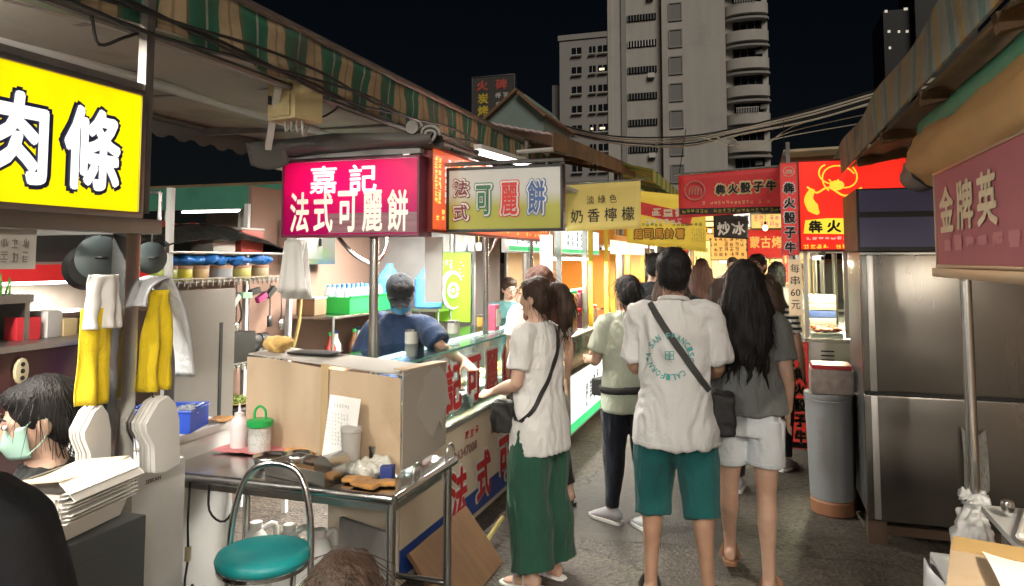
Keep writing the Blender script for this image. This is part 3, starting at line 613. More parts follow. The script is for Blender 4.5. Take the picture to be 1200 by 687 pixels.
# ---------------- left market awning (striped valance, beige canopy on ribs)
STRIPE = None
def stripe_mat(name, cols, period, axis=1, offset=0.):
    m = M(name, (.3,.3,.3), .8, var=.25, scale=5, bump=.2, bscale=60, dirt=.75, dcol=(.08,.065,.045), dscale=3)
    nt = m.node_tree; N = nt.nodes; L = nt.links
    mixn = [l.to_node for l in nt.links if l.from_node.type == 'TEX_NOISE' and l.to_node.type == 'MIX'][0]
    tc = N.new('ShaderNodeTexCoord'); sp = N.new('ShaderNodeSeparateXYZ'); L.new(tc.outputs['Object'], sp.inputs[0])
    d = N.new('ShaderNodeMath'); d.operation = 'DIVIDE'; d.inputs[1].default_value = period; L.new(sp.outputs[axis], d.inputs[0])
    a = N.new('ShaderNodeMath'); a.operation = 'ADD'; a.inputs[1].default_value = 50+offset; L.new(d.outputs[0], a.inputs[0])
    fr = N.new('ShaderNodeMath'); fr.operation = 'FRACT'; L.new(a.outputs[0], fr.inputs[0])
    rp = N.new('ShaderNodeValToRGB'); rp.color_ramp.interpolation = 'CONSTANT'; e = rp.color_ramp.elements
    e[0].position = 0; e[0].color = cols[0][1]+(1,); e[1].position = cols[1][0]; e[1].color = cols[1][1]+(1,)
    for p, q in cols[2:]: x = e.new(p); x.color = q+(1,)
    L.new(fr.outputs[0], rp.inputs[0])
    dk = N.new('ShaderNodeMix'); dk.data_type = 'RGBA'; dk.blend_type = 'MULTIPLY'; dk.inputs[0].default_value = 1; dk.inputs[7].default_value = (.6,.6,.6,1); L.new(rp.outputs[0], dk.inputs[6])
    L.new(dk.outputs[2], mixn.inputs[6]); L.new(rp.outputs[0], mixn.inputs[7]); return m
GRN = (.02,.12,.065); BEI = (.35,.25,.14); PALE = (.30,.33,.28)
valm = stripe_mat('awning_stripe', [(0,GRN),(.24,PALE),(.29,GRN),(.5,BEI),(.66,(.22,.15,.08)),(.7,BEI),(.86,(.08,.10,.05)),(.92,GRN)], .30)
CANV = M('awning_canvas', (.48,.44,.37), .85, var=.2, scale=2, bump=.25, bscale=6, dirt=.6, dcol=(.10,.08,.055), dscale=1.2)
RUST = M('steel_pipe_dull', (.22,.20,.18), .5, .7, var=.3, scale=10); WHITEBAR = M('white_enamel_bar', (.62,.60,.56), .45, var=.1)
aw = thing('market_awning', 'long market awning with green striped valance over the left stalls', 'awning', (-2.0,4.0,2.4))
def valf(u, v):
    y = -3.6+u*10.75; sc_ = .018*math.sin(y*21)*v; z = 2.695-v*(.235+.012*math.sin(y*14.5))
    return (-2.0+.02*math.sin(y*3.1)*v+sc_+.012*noise.noise(V((y*4,v*3,0))), y, z)
MB().slab(valf, 340, 5, .006).build('valance', valm, aw, smooth=True)
def canf(u, v):
    y = -3.6+u*10.75; x = -2.0-v*2.3; z = 2.70+.05*v-.16*math.sin(math.pi*v)*(.5+.5*abs(math.sin(y*2.0)))*.5
    return (x, y, z+.01*noise.noise(V((x*3,y*3,1))))
MB().slab(canf, 96, 12, .008).build('canopy', CANV, aw, smooth=True)
MB().tube([(-2.01,-3.6,2.72),(-2.0,3.5,2.715),(-2.0,7.15,2.72)], .022, 10).build('front_pipe', RUST, aw)
MB().tube([(-3.2,-3.6,2.64),(-3.2,7.15,2.64)], .03, 10).build('ridge_pipe', WHITEBAR, aw); MB().tube([(-4.28,-3.6,2.73),(-4.28,7.15,2.73)], .03, 10).build('rear_pipe', RUST, aw)
MB().tube([(-2.05,-3.6,2.44),(-2.05,7.15,2.46)], .018, 8).build('lower_pipe', RUST, aw)
for y in (-3.4,-2.2,-1,.1,1.1,2.35,3.6,4.9,6.3): MB().bar((-2.03,y,2.66),(-4.25,y,2.69),.035,.05).build('rib', RUST, aw)
MB().bar((-2.15,1.45,2.42),(-2.95,2.15,2.52),.03).build('folding_arm', WHITEBAR, aw); MB().bar((-2.13,1.4,2.43),(-2.1,2.4,2.5),.03).build('folding_arm', WHITEBAR, aw)
MB().bar((-2.08,2.85,2.44),(-2.35,3.15,2.22),.03).build('folding_arm', WHITEBAR, aw)
for y in (-3.5,2.0,6.9): MB().cyl((-4.28,y,0),(-4.28,y,2.70),.025).build('rear_post', RUST, aw)
MB().slab(lambda u, v: (-4.30-.02*math.sin(u*40)*v, -3.6+u*10.75, 2.71-v*(.10+.03*(int(u*90)%2))), 180, 2, .004).build('rear_fringe', M('fringe_grey', (.20,.19,.17), .9), aw)
cb = thing('cable_bundle', 'black wiring clipped along the striped valance', 'cables', (-1.97,4,2.45))
for k in range(4):
    MB().tube([(-1.965+.008*k, .5+i*.5, 2.452+.02*k+.028*math.sin(i*1.7+k*2.1)) for i in range(14)], .007, 6, k=3).build('cable', M('cable_black', (.012,.012,.012), .5), cb)
for y in (1.8,3.1,4.6): 
    MB().tube([(-2.03,y,2.44),(-2.05,y+.05,2.36),(-2.02,y+.12,2.40),(-2.04,y+.2,2.44)], .006, 6, k=4).build('loose_loop', M('cable_black'), cb)
# ---------------- roof bits beyond the left awning
RUSTY = M('rusty_sheet', (.22,.13,.07), .8, var=.4, scale=5, bump=.3, bscale=30, dirt=.6, dcol=(.06,.04,.03))
gb = thing('gable_shed', 'grey green gable end of a rooftop shed above the crepe stall', 'shed', (-2.55,7.8,2.9))
MB().prism([(-2.9,2.9),(-2.9,3.22),(-2.56,3.51),(-2.44,3.50),(-2.23,3.26),(-2.23,2.98),(-2.5,2.95)], (0,7.8,0), (1,0,0), (0,0,1), (0,1.2,0)).build('gable_wall', M('painted_sheet_green', (.20,.27,.24), .7, var=.2, scale=4, dirt=.5, dcol=(.12,.11,.09)), gb)
MB().slab(lambda u, v: (-2.95+u*.42, 7.72+v*1.4, 3.22+u*.34+.004), 2, 2, .03).build('roof_sheet', RUSTY, gb); MB().slab(lambda u, v: (-2.50+u*.32, 7.72+v*1.4, 3.53-u*.29), 2, 2, .03).build('roof_sheet', RUSTY, gb)
pa = thing('lean_to_roof', 'pale pink lean-to roof sheet propped beyond the striped awning', 'roof', (-1.9,9,2.8))
MB().slab(lambda u, v: (-1.75-v*.7, 6.3+u*4.6, 2.78+.24*u+.16*v+.006*math.sin(v*60)), 30, 40, .02).build('roof_sheet', M('sheet_pink', (.55,.42,.42), .5, var=.2, scale=3, dirt=.4), pa, smooth=True)
MB().slab(lambda u, v: (-1.72, 6.3+u*4.6, 2.79+.24*u-v*.16), 20, 2, .012).build('edge_board', RUSTY, pa)
for y in (6.6,8.2,9.8): MB().bar((-1.78,y,2.66+.05*(y-6.3)),(-2.5,y,2.82+.05*(y-6.3)),.05).build('rafter', RUSTY, pa)
MB().tube([(-1.66,6.1,2.60),(-2.6,6.15,2.58)], .02, 8).build('tie_pipe', WHITEBAR, pa)
for y in (6.35, 10.8): MB().cyl((-1.98,y,0),(-1.98,y,2.72+.05*(y-6.3)),.03).build('post', RUST, pa)
gy = thing('green_yellow_awning', 'green and yellow striped awning over the far left stalls', 'awning', (-1.5,13,2.6))
MB().slab(lambda u, v: (-1.3-v*.9, 9.7+u*8, 2.84+.02*u+.22*v+.01*math.sin(u*60)), 60, 4, .01).build('canopy', stripe_mat('awning_lime', [(0,(.12,.30,.06)),(.5,(.55,.45,.12))], .5), gy)
MB().slab(lambda u, v: (-1.3, 9.7+u*8, 2.84-v*.16+.01*math.sin(u*90)*v), 60, 2, .006).build('valance', stripe_mat('awning_lime'  , None, 1) if False else MATS['awning_lime'], gy)
for y in (9.9,13.5,17.5): MB().cyl((-1.75,y,0),(-1.75,y,2.93),.03).build('post', RUST, gy)
# overhead cables across the alley
oc = thing('overhead_cables', 'loose pale cables strung across the alley in front of the tower', 'cables', (-.5,9,3.2))
CABM = M('cable_pale', (.55,.50,.42), .6, var=.2)
for k in range(5):
    o_ = .035*k
    MB().tube([(-2.55,9,3.42-o_*.7),(-1.7,9.05+o_,3.19-o_*.5),(-.85,9+o_,3.13-o_*.7),(-.2,9,3.20-o_*.6),(.6,8.9,3.35-o_*.9),(1.5,8.8,3.55-o_*.8),(2.6,8.8,3.7)], .011, 6, k=5).build('cable', CABM if k % 3 else M('cable_black'), oc)
for k in range(3): MB().tube([(-.6+k*.15,9,3.10),(-.2+k*.1,9,2.98-k*.03),(.4,9,3.08+k*.05),(1.3,9,3.2+k*.1)], .006, 5, k=5).build('cable', CABM, oc)

# ---------------- right market awning
ra = thing('side_awning', 'old awning with faded striped edge board over the right stalls', 'awning', (.9,4.5,2.4))
FADE = stripe_mat('awning_faded', [(0,(.36,.40,.36)),(.45,(.50,.38,.16)),(.65,(.38,.40,.36)),(.8,(.20,.32,.30))], .34)
MB().slab(lambda u, v: (.64+.015*math.sin(u*40)*v, -3.6+u*10.7, 2.36+.22*v-(.02*u)), 90, 3, .012).build('edge_board', FADE, ra)
MB().slab(lambda u, v: (.70+v*2.2, -3.6+u*11, 2.38+.42*v+.012*math.sin(v*70)), 12, 60, .012).build('canopy', M('canopy_brown', (.42,.32,.23), .75, var=.3, scale=3, dirt=.5), ra, smooth=True)
for y in (-3.4,-2,-.8,.3,1.4,2.5,3.6,4.7,5.8,7.0): MB().bar((.68,y,2.35),(2.9,y,2.77),.05,.06).build('rafter', RUSTY, ra)
for x in (1.0,1.35,1.7): MB().tube([(x,-3.6,2.385+.19*(x-.7)),(x,7.3,2.385+.19*(x-.7))], .012, 6).build('conduit', M('conduit_pale', (.55,.5,.42), .5), ra)
MB().cyl((2.8,6.9,0),(2.8,6.9,2.7),.03).build('post', RUST, ra); MB().cyl((2.8,-3.3,0),(2.8,1.3,2.7),.03).build('post', RUST, ra)
ra2 = thing('flat_canopy', 'beige flat canopy sheet over the beef stall', 'awning', (.8,8,2.6))
MB().slab(lambda u, v: (.22+v*2.6, 6.9+u*3.4, 2.60+.05*u+.06*v), 10, 10, .02).build('canopy', M('canopy_beige', (.62,.52,.36), .8, var=.2, scale=2, dirt=.5), ra2)
for y in (7.2,8.4,9.8): MB().bar((.25,y,2.565),(2.8,y,2.62),.05,.04).build('rafter', RUSTY, ra2)
MB().tube([(.23,6.9,2.59),(.23,10.3,2.64)], .02, 8).build('front_pipe', RUST, ra2); MB().cyl((.42,10.0,0),(.42,10.0,2.58),.025).build('post', RUST, ra2); MB().cyl((1.9,7.0,0),(1.9,7.0,2.6),.025).build('post', RUST, ra2)
# rolled tarpaulin
TARP = M('tarp_brown', (.50,.29,.11), .65, var=.25, scale=4, bump=.35, bscale=14, dirt=.4, dcol=(.15,.09,.05)); TARPG = M('tarp_green', (.05,.24,.15), .6, var=.2, scale=5)
rt = thing('rolled_tarp', 'brown and green tarpaulin rolled up under the right awning edge', 'tarpaulin', (.8,3.2,2.1))
def rollf(cx, cz, r, y0, y1, slack=.02):
    def f(u, v):
        y = y0+u*(y1-y0); a = 2*math.pi*v; rr = r*(1+.16*noise.noise(V((math.cos(a)*1.6, math.sin(a)*1.6, y*3)))+.10*noise.noise(V((math.cos(a)*4,math.sin(a)*4,y*2.2)))+.05*noise.noise(V((math.cos(a)*9,math.sin(a)*9,y*11)))); 
        return (cx+rr*math.cos(a), y, cz+rr*math.sin(a)*1.1-slack*math.sin(math.pi*u))
    return f
t_ = MB().grid(rollf(.87,2.17,.14,1.0,4.25), 70, 28); t_.build('roll', TARP, rt, smooth=True)
MB().grid(rollf(.85,2.13,.09,4.24,4.62,.0), 10, 20).build('roll_end', M('tarp_grey', (.18,.16,.14), .6, var=.2), rt, smooth=True)
MB().slab(lambda u, v: (.79-.02*math.sin(v*3.1)+.01*noise.noise(V((u*9,v*3,0))), 1.0+u*3.2, 2.36-v*.10), 40, 6, .006).build('hanging_edge', TARPG, rt, smooth=True)
for y in (4.22,): MB().tube([(.87+.14*math.cos(a*.6283),y,2.165+.155*math.sin(a*.6283)) for a in range(11)], .008, 6).build('tie_strap', M('cable_black'), rt)
MB().tube([(.85,4.4,2.2),(.85,4.42,2.38)], .012, 6).build('tie_strap', M('cable_black'), rt)
# ================================================================== SIGNS AND STALLS
STEEL = steel('stainless', (.66,.65,.63), .25); STEELD = steel('stainless_dull', (.42,.41,.39), .38, dirt=.3); STEELH = steel('stainless_top', (.55,.54,.52), .22, (30,1,1), dirt=.25)
ALU = steel('aluminium', (.66,.66,.65), .35); BLACKP = M('black_plastic', (.014,.014,.015), .4, var=.2); WHITEP = M('white_plastic', (.72,.71,.68), .4, var=.06, dirt=.25, dcol=(.45,.42,.36), dscale=5)
WHITEL = glow('letter_white', (1,1,.97), 1.0); NAVYL = M('letter_navy', (.012,.018,.06), .5); BLKL = M('letter_black', (.012,.011,.012), .6, var=.1); REDL = M('letter_red', (.48,.018,.018), .5, var=.1); WHITEP2 = M('letter_white_print', (.8,.79,.76), .5, var=.05)
CREAM = M('cream_panel', (.62,.54,.42), .6, var=.08, dirt=.35, dcol=(.3,.23,.15), dscale=3); BLUEP = M('banner_blue', (.02,.06,.26), .5, var=.15)
TUBE = glow('tube_white', (1,1,.96), 9.0, 0); TUBEC = glow('tube_cool', (.92,1,1), 7.0, 0)
def sign(name, label, cat, loc, rz, w, h, d, face, frame, fw=.018, group=None, back=None):
    """a box sign: frame all round, face panel a little behind the frame's lip; front looks along local -Y"""
    s = thing(name, label, cat, loc, rz, group); f = MB()
    f.b2(-w/2,w/2,-d/2,d/2,h/2-fw,h/2); f.b2(-w/2,w/2,-d/2,d/2,-h/2,-h/2+fw); f.b2(-w/2,-w/2+fw,-d/2,d/2,-h/2+fw+.0005,h/2-fw-.0005); f.b2(w/2-fw,w/2,-d/2,d/2,-h/2+fw+.0005,h/2-fw-.0005)
    f.build('frame', frame, s, local=True, bevel=.003)
    MB().b2(-w/2+fw+.001,w/2-fw-.001,-d/2+.006,-d/2+.010,-h/2+fw+.001,h/2-fw-.001).build('face', face, s, local=True)
    MB().b2(-w/2+fw+.001,w/2-fw-.001,d/2-.010,d/2-.004,-h/2+fw+.001,h/2-fw-.001).build('back', back or frame, s, local=True)
    s['fy'] = -d/2+.006; return s
def tube_lamp(label, p0, p1, power, mat=None, group='fluorescent tube lamps', housing=True, size=.03, col=(1,.96,.87), up=0., side=0.):
    """a fluorescent batten, also used for added fill lamps: housing, glowing tube, two end caps, and its own light just under the tube"""
    p0, p1 = V(p0), V(p1); mid = (p0+p1)/2; t = thing('tube_lamp', label, 'lamp', mid, 0, group); d = (p1-p0).normalized()
    if housing: MB().bar(p0+V((0,0,.035)), p1+V((0,0,.035)), .05, .03).build('housing', WHITEP, t, bevel=.003)
    MB().cyl(p0, p1, .013, n=10).build('tube', mat or TUBE, t)
    for p, q in ((p0,-1),(p1,1)): MB().cyl(p, p+d*q*.02, .016, n=10).build('end_cap', BLACKP, t)
    l = bpy.data.lights.new('tube_light', 'AREA'); l.shape = 'RECTANGLE'; l.size = (p1-p0).length; l.size_y = size; l.energy = power*3.4; l.color = col
    lo = bpy.data.objects.new('tube_light', l); COL.objects.link(lo); lo.parent = t; lo.location = (0,0,-.018)
    lo.rotation_euler = (0,0,math.atan2(d.y,d.x))
    for q in ((-1, 1) if side else ()):
        l3 = l.copy(); l3.energy = power*3.4*side; l3o = bpy.data.objects.new('tube_light', l3); COL.objects.link(l3o); l3o.parent = t; az = math.atan2(d.y,d.x)
        l3o.rotation_euler = (Matrix.Rotation(az,3,'Z')@Matrix.Rotation(q*R(72),3,'X')).to_euler(); l3o.location = (-math.sin(az)*q*.045, math.cos(az)*q*.045, -.01)
    if up:
        l2 = l.copy(); l2.energy = power*3.4*up; lo2 = bpy.data.objects.new('tube_light', l2); COL.objects.link(lo2); lo2.parent = t; lo2.location = (0,0,.056); lo2.rotation_euler = (math.pi,0,math.atan2(d.y,d.x))
    return t

# ---- yellow lightbox at the left edge
def through(name, col, em=.0):
    if name in MATS: return MATS[name]
    m = bpy.data.materials.new(name); m.use_nodes = True; nt = m.node_tree; N = nt.nodes; L = nt.links; b = N['Principled BSDF']
    nz = N.new('ShaderNodeTexNoise'); nz.inputs['Scale'].default_value = 4; tc = N.new('ShaderNodeTexCoord'); L.new(tc.outputs['Object'], nz.inputs['Vector'])
    mx = N.new('ShaderNodeMix'); mx.data_type = 'RGBA'; mx.inputs[6].default_value = tuple(x*.85 for x in col)+(1,); mx.inputs[7].default_value = col+(1,); L.new(nz.outputs[0], mx.inputs[0])
    L.new(mx.outputs[2], b.inputs['Base Color']); b.inputs['Roughness'].default_value = .35
    t = N.new('ShaderNodeBsdfTranslucent'); L.new(mx.outputs[2], t.inputs[0]); ms = N.new('ShaderNodeMixShader'); ms.inputs[0].default_value = .6
    L.new(b.outputs[0], ms.inputs[1]); L.new(t.outputs[0], ms.inputs[2]); L.new(ms.outputs[0], N['Material Output'].inputs[0]); MATS[name] = m; return m
YEL = glow('lightbox_yellow', (1.0,.76,.0), .95)
ys = sign('lightbox_sign', 'yellow lightbox sign with big white characters 肉條 on the steel post', 'sign', (-2.0,1.43,2.005), R(90), 1.06, .43, .10, YEL, ALU, .02)
for s_, x_, w_ in (('肉',.075,.20),('條',.325,.215)):
    letters(ys, s_, x_, -.012, w_+.025, .285, NAVYL, ys['fy']-.002, .075, 'lettering_outline'); letters(ys, s_, x_, -.012, w_-.008, .26, WHITEL, ys['fy']-.006, .035)
ns = thing('noodle_stall', 'steel framed food stall at left under the yellow lightbox', 'stall', (-2.0,1.95,0))
MB().box((-2.0,1.945,.87), (.06,.06,1.74)).build('post', STEEL, ns, bevel=.004); MB().bar((-2.0,.3,1.765),(-2.0,2.06,1.765), .07,.05).build('beam', STEELD, ns, bevel=.003)
MB().box((-2.0,2.0,2.24), (.035,.035,.86)).build('upper_post', RUST, ns); MB().bar((-2.02,.3,2.24),(-2.02,2.02,2.24), .05,.03).build('beam', RUST, ns)
MB().b2(-3.3,-2.06,-.2,1.05,.0,.80).build('counter', STEELD, ns, bevel=.005); MB().b2(-3.32,-2.04,-.22,1.07,.801,.83).build('counter_top', STEELH, ns, bevel=.004)
MB().bar((-2.06,2.0,1.765),(-3.4,2.0,1.765), .05).build('beam', STEELD, ns)
# notice board hung under the beam
nb_ = thing('notice_card', 'curled pale notice card hanging under the yellow lightbox', 'notice', (-2.03,1.50,1.69), R(90)); MB().slab(lambda u, v: ((u-.5)*.30, .02*math.sin(u*2.5), .05-v*.115), 10, 4, .003).build('card', M('card_pale', (.62,.60,.55), .7), nb_, local=True); print_rows(nb_, -.10,.12,-.05,.03,7,2,M('print_faded', (.25,.2,.2), .7), 5, -.004)
tube_lamp('added fill tube lamp under the left awning behind the yellow lightbox', (-2.5,.3,2.45), (-2.5,1.6,2.45), 12, up=.4, side=.3)  # fill tube added to brighten the left awning and near stall
tube_lamp('added unseen fill tube lamp under the left awning behind the photographer', (-2.25,-2.6,2.42), (-2.25,-1.2,2.42), 21, up=.25, side=.5); tube_lamp('added unseen fill tube lamp under the right awning behind the photographer', (.85,-2.2,2.30), (.85,-.8,2.30), 17, col=(1,.93,.82), up=.25, side=.5)  # two unseen fill lamps added to light the people's backs
# ---- pink sign: a real lamp inside shines through the face, only in the upper half
PINK = through('lightbox_pink', (.72,.0,.24)); PWHITE = through('lightbox_pink_letters', (.92,.86,.80))
ps = sign('lightbox_sign', 'pink lightbox sign reading 嘉記 法式可麗餅 on the crepe stall end', 'sign', (-2.065,3.53,1.985), 0, .83, .42, .16, PINK, M('frame_maroon', (.16,.02,.05), .5), .012, back=WHITEP)
for s_, x_ in (('嘉',-.155),('記',.085)): letters(ps, s_, x_, .098, .165, .15, WHITEL, ps['fy']-.002, .018)
for i, s_ in enumerate('法式可麗餅'): letters(ps, s_, -.30+i*.148, -.075, .118, .22, glow('letter_cream_dim_glow', (1,.88,.74), .55), ps['fy']-.002, .022)  # letters glow by emission; lower row dimmed as if farther from the tube
MB().b2(-.12,.40,ps['fy']-.0012,ps['fy']-.0002,-.19,-.085).build('faded_film', M('film_smoky', (.30,.14,.17), .3, var=.4, scale=3, stretch=(1,1,14)), ps, local=True)
sl = bpy.data.lights.new('sign_lamp', 'AREA'); sl.shape = 'RECTANGLE'; sl.size = .70; sl.size_y = .05; sl.energy = 9.; slo = bpy.data.objects.new('sign_lamp', sl); COL.objects.link(slo); slo.parent = ps; slo.location = (0,.055,.10); slo.rotation_euler = (R(90),0,0)
# ---- orange menu board along the stall front
ORG_ = glow('lightbox_orange', (1.0,.13,.03), .55)
ms_ = sign('menu_sign', 'orange lit menu board with columns of small print along the crepe stall', 'sign', (-1.655,4.70,2.03), R(90), 2.30, .46, .06, ORG_, M('frame_red', (.25,.03,.02), .5), .015)
MY = glow('print_yellow', (1,.72,.12), 1.0); MW = glow('print_white', (1,.93,.85), 1.0)
for k in range(16): print_rows(ms_, -1.11+k*.137,-1.11+k*.137+.095,-.075,.185,2,7, MW if k % 2 else MY, 20+k, ms_['fy']-.002, .85, n=6)
print_rows(ms_, -1.1,1.1,-.205,-.10,30,3, MY, 55, ms_['fy']-.002, .55, skip=.3)
# ---- white-green hanging sign
def grad_mat():
    m = M('sign_grey_green', (.5,.5,.45), .5, var=.08); nt = m.node_tree; N = nt.nodes; L = nt.links
    mixn = [l.to_node for l in nt.links if l.from_node.type == 'TEX_NOISE' and l.to_node.type == 'MIX'][0]
    tc = N.new('ShaderNodeTexCoord'); sp = N.new('ShaderNodeSeparateXYZ'); L.new(tc.outputs['Object'], sp.inputs[0])
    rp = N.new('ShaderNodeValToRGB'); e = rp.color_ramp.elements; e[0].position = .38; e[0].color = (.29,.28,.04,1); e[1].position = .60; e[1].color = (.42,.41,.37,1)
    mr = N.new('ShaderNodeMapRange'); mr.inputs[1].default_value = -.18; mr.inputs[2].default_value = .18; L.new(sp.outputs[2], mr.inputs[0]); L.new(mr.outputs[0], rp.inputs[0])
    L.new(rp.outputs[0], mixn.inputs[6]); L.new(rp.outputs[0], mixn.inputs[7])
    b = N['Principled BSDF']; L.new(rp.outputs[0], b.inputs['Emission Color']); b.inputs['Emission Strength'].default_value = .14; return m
hs = sign('hanging_sign', 'white and olive hanging sign with coloured characters 法式可麗餅', 'sign', (-1.285,3.74,1.978), 0, .655, .35, .06, grad_mat(), BLACKP, .014)
DKR = M('letter_maroon', (.20,.02,.02), .5); GRL = M('letter_green', (.02,.16,.07), .5); RDL2 = M('letter_bright_red', (.65,.03,.02), .5); BLL = M('letter_blue', (.05,.12,.32), .5)
for s_, x_, z_, w_, h_, m_ in (('法',-.24,.062,.09,.095,DKR),('式',-.24,-.068,.09,.095,DKR),('可',-.11,-.005,.095,.17,GRL),('麗',.035,-.002,.105,.185,RDL2),('餅',.185,.003,.105,.19,BLL)):
    letters(hs, s_, x_, z_, w_+.018, h_+.018, m_, hs['fy']-.001, .085, 'lettering_outline'); letters(hs, s_, x_, z_, w_+.006, h_+.006, WHITEP2, hs['fy']-.005, .055, 'lettering_inline'); letters(hs, s_, x_, z_, w_-.012, h_-.012, m_, hs['fy']-.009, .02)
MB().tube([(-1.75,3.74,2.175),(-.96,3.74,2.175)], .012, 8).build('hanger_pipe', STEELD, hs)
for x in (-1.5,-1.05): MB().cyl((x,3.74,2.15),(x,3.74,2.18), .006, n=6).build('hook', STEELD, hs)

# ---- crepe stall
cs = thing('crepe_stall', 'crepe stall with glass counter, cream banner front and steel posts', 'stall', (-1.65,4.7,0), R(90))
# local: x = along the alley, y = into the stall
MB().b2(-1.42,1.45,.012,.40,.10,.718).build('counter_body', CREAM, cs, local=True, bevel=.004)
MB().b2(-1.44,1.47,-.02,.42,.72,.755).build('counter_ledge', M('ledge_wood', (.50,.38,.24), .5, var=.2, scale=3, stretch=(1,9,9)), cs, local=True, bevel=.004)
MB().b2(-1.44,1.47,-.026,-.021,.725,.75).build('ledge_trim', ALU, cs, local=True)
bn = MB().b2(-1.42,1.45,.0,.006,.275,.705).build('front_banner', M('banner_cream', (.66,.55,.42), .55, var=.06, dirt=.2, dcol=(.4,.3,.2)), cs, local=True)
MB().b2(-1.42,1.45,.0,.006,.14,.274).build('front_banner_band', BLUEP, cs, local=True)
for i, s_ in enumerate('法式可麗餅'):
    x_ = -.72+i*.40; letters(bn, s_, x_, .335, .27, .32, WHITEP2, -.002, .07, 'lettering_outline', step=.0006); letters(bn, s_, x_, .335, .245, .29, REDL, -.009, .035, step=.0006)
letters(bn, '26347008', -.60, .545, .36, .055, M('letter_grey_red', (.28,.14,.12), .6), -.002, .03); print_rows(bn, -.62,-.38,.60,.655,3,1, REDL, 8, -.002, .8, n=6); print_rows(bn, -.18,.5,.54,.62,7,1, REDL, 9, -.002, .8, n=6)
GL1 = glass('counter_glass', (.88,.96,.93), .05); GLE = M('glass_edge', (.10,.30,.24), .15)
MB().b2(-1.42,1.45,.0,.006,.757,1.145).build('front_glass', GL1, cs, local=True); MB().b2(-1.44,1.47,-.02,.44,1.147,1.157).build('top_glass', glass('top_glass_mat', (.80,.95,.92), .14), cs, local=True)
MB().b2(-1.44,1.47,-.025,-.0205,1.146,1.158).build('glass_edge', GLE, cs, local=True)
for x in (-1.42,-.45,.5,1.45): MB().b2(x-.008,x+.008,.008,.02,.757,1.145).build('glass_clip', ALU, cs, local=True)
for i, s_ in enumerate('嘉記可麗餅'):
    x_ = -1.12+i*.315; letters(cs, s_, x_, .945, .255, .30, WHITEP2, -.002, .075, 'lettering_outline', step=.0006); letters(cs, s_, x_, .945, .225, .27, REDL, -.009, .03, step=.0006)
MB().b2(-1.42,1.45,.03,.40,.757,.762).build('case_floor', STEELH, cs, local=True)
for x, y, z0, z1 in ((-1.13,.32,0,2.2),(.0,.10,1.158,2.2),(1.04,.10,1.158,2.2)): MB().cyl((x,y,z0),(x,y,z1), .026 if x < -.5 else .02, n=16).build('post', STEEL, cs, local=True)
for x, y in ((1.45,.96),): MB().cyl((x,y,0),(x,y,2.2), .025).build('post', STEELD, cs, local=True)
MB().b2(-1.2,1.5,.02,1.0,2.21,2.24).build('roof', M('roof_panel', (.55,.54,.52), .6, var=.1), cs, local=True)
for y in (.1,.95): MB().bar((-1.2,y,2.19),(1.5,y,2.19), .04).build('roof_beam', STEELD, cs, local=True)
MB().b2(-1.15,-.31,1.76,1.79,.0,1.54).build('low_back_wall', M('wall_pinkish', (.32,.20,.15), .8, var=.12, scale=2, dirt=.3), cs, local=True); MB().b2(-.30,1.5,1.76,1.79,.0,2.18).build('back_wall', M('wall_pinkish', (.32,.20,.15), .8, var=.12, scale=2, dirt=.3), cs, local=True)
MB().b2(1.46,1.49,.75,1.75,.0,2.18).build('end_wall', M('wall_grey_steel', (.36,.36,.35), .45, .5, var=.15), cs, local=True)
MB().tube([(-1.13,.32,1.62),(-1.0,.32,1.72),(-.85,.4,1.9)], .012, 8, k=4).build('brace', STEEL, cs, local=True); MB().tube([(-1.13,.32,1.62),(-1.16,.45,1.70),(-1.16,.65,1.92)], .012, 8, k=4).build('brace', STEEL, cs, local=True)
MB().tube([(0,.1,1.66),(.12,.1,1.72),(.3,.1,1.9)], .010, 8, k=4).build('brace', STEEL, cs, local=True)
tube_lamp('tube lamp under the crepe stall roof nearest the pink sign', (-2.95,5.25,1.985), (-2.30,5.25,1.985), 8); tube_lamp('tube lamp along the crepe stall ceiling above its glass counter', (-1.95,3.75,2.16), (-1.95,5.9,2.16), 12)
tube_lamp('tube lamp added to brighten the inside of the crepe glass case', (-2.02,3.55,1.10), (-2.02,5.9,1.10), 16, housing=False, size=.02); tube_lamp('bare tube lamp over the orange menu board', (-1.60,4.15,2.30), (-1.60,5.2,2.34), 9, housing=True)  # the case tube is added to brighten the glass counter
# tied tarp on the pink sign
rg = thing('rolled_cover', 'dark grey rolled rain cover resting on the pink lightbox', 'tarpaulin', (-2.1,3.45,2.2))
GTARP = M('tarp_dark_grey', (.10,.095,.085), .55, var=.25, scale=5, bump=.3, bscale=10)
def rcf(u, v):
    x = -2.66+u*1.1; a = 2*math.pi*v; q = noise.noise(V((x*4,math.cos(a)*1.4,math.sin(a)*1.4)))
    return (x, 3.48+(.09+.025*q)*math.cos(a), 2.262+(.058+.018*q)*math.sin(a)*(1-.35*u)+.02*math.sin(u*2.8))
MB().grid(rcf, 40, 20).build('cover', GTARP, rg, smooth=True)
MB().slab(lambda u, v: (-2.67+u*.25, 3.385+.05*v, 2.30-.12*v-.03*math.sin(u*3)), 8, 6, .006).build('loose_flap', GTARP, rg, smooth=True)
for cx, cz, r_ in ((-1.66,2.33,.035),(-1.58,2.285,.055)):
    MB().tube([(cx+r_*(1-.035*i)*math.cos(i*.5), 3.42+.012*math.sin(i), cz+r_*(1-.035*i)*math.sin(i*.5)) for i in range(22)], .008, 6).build('wire_coil', M('coil_grey', (.30,.29,.27), .5), rg)
MB().cyl((-1.67,3.40,2.33),(-1.67,3.62,2.34), .035, n=14).build('pipe_end', RUST, rg)
eb = thing('meter_box', 'yellowed metal meter box fixed under the striped valance', 'box', (-2.09,3.0,2.30))
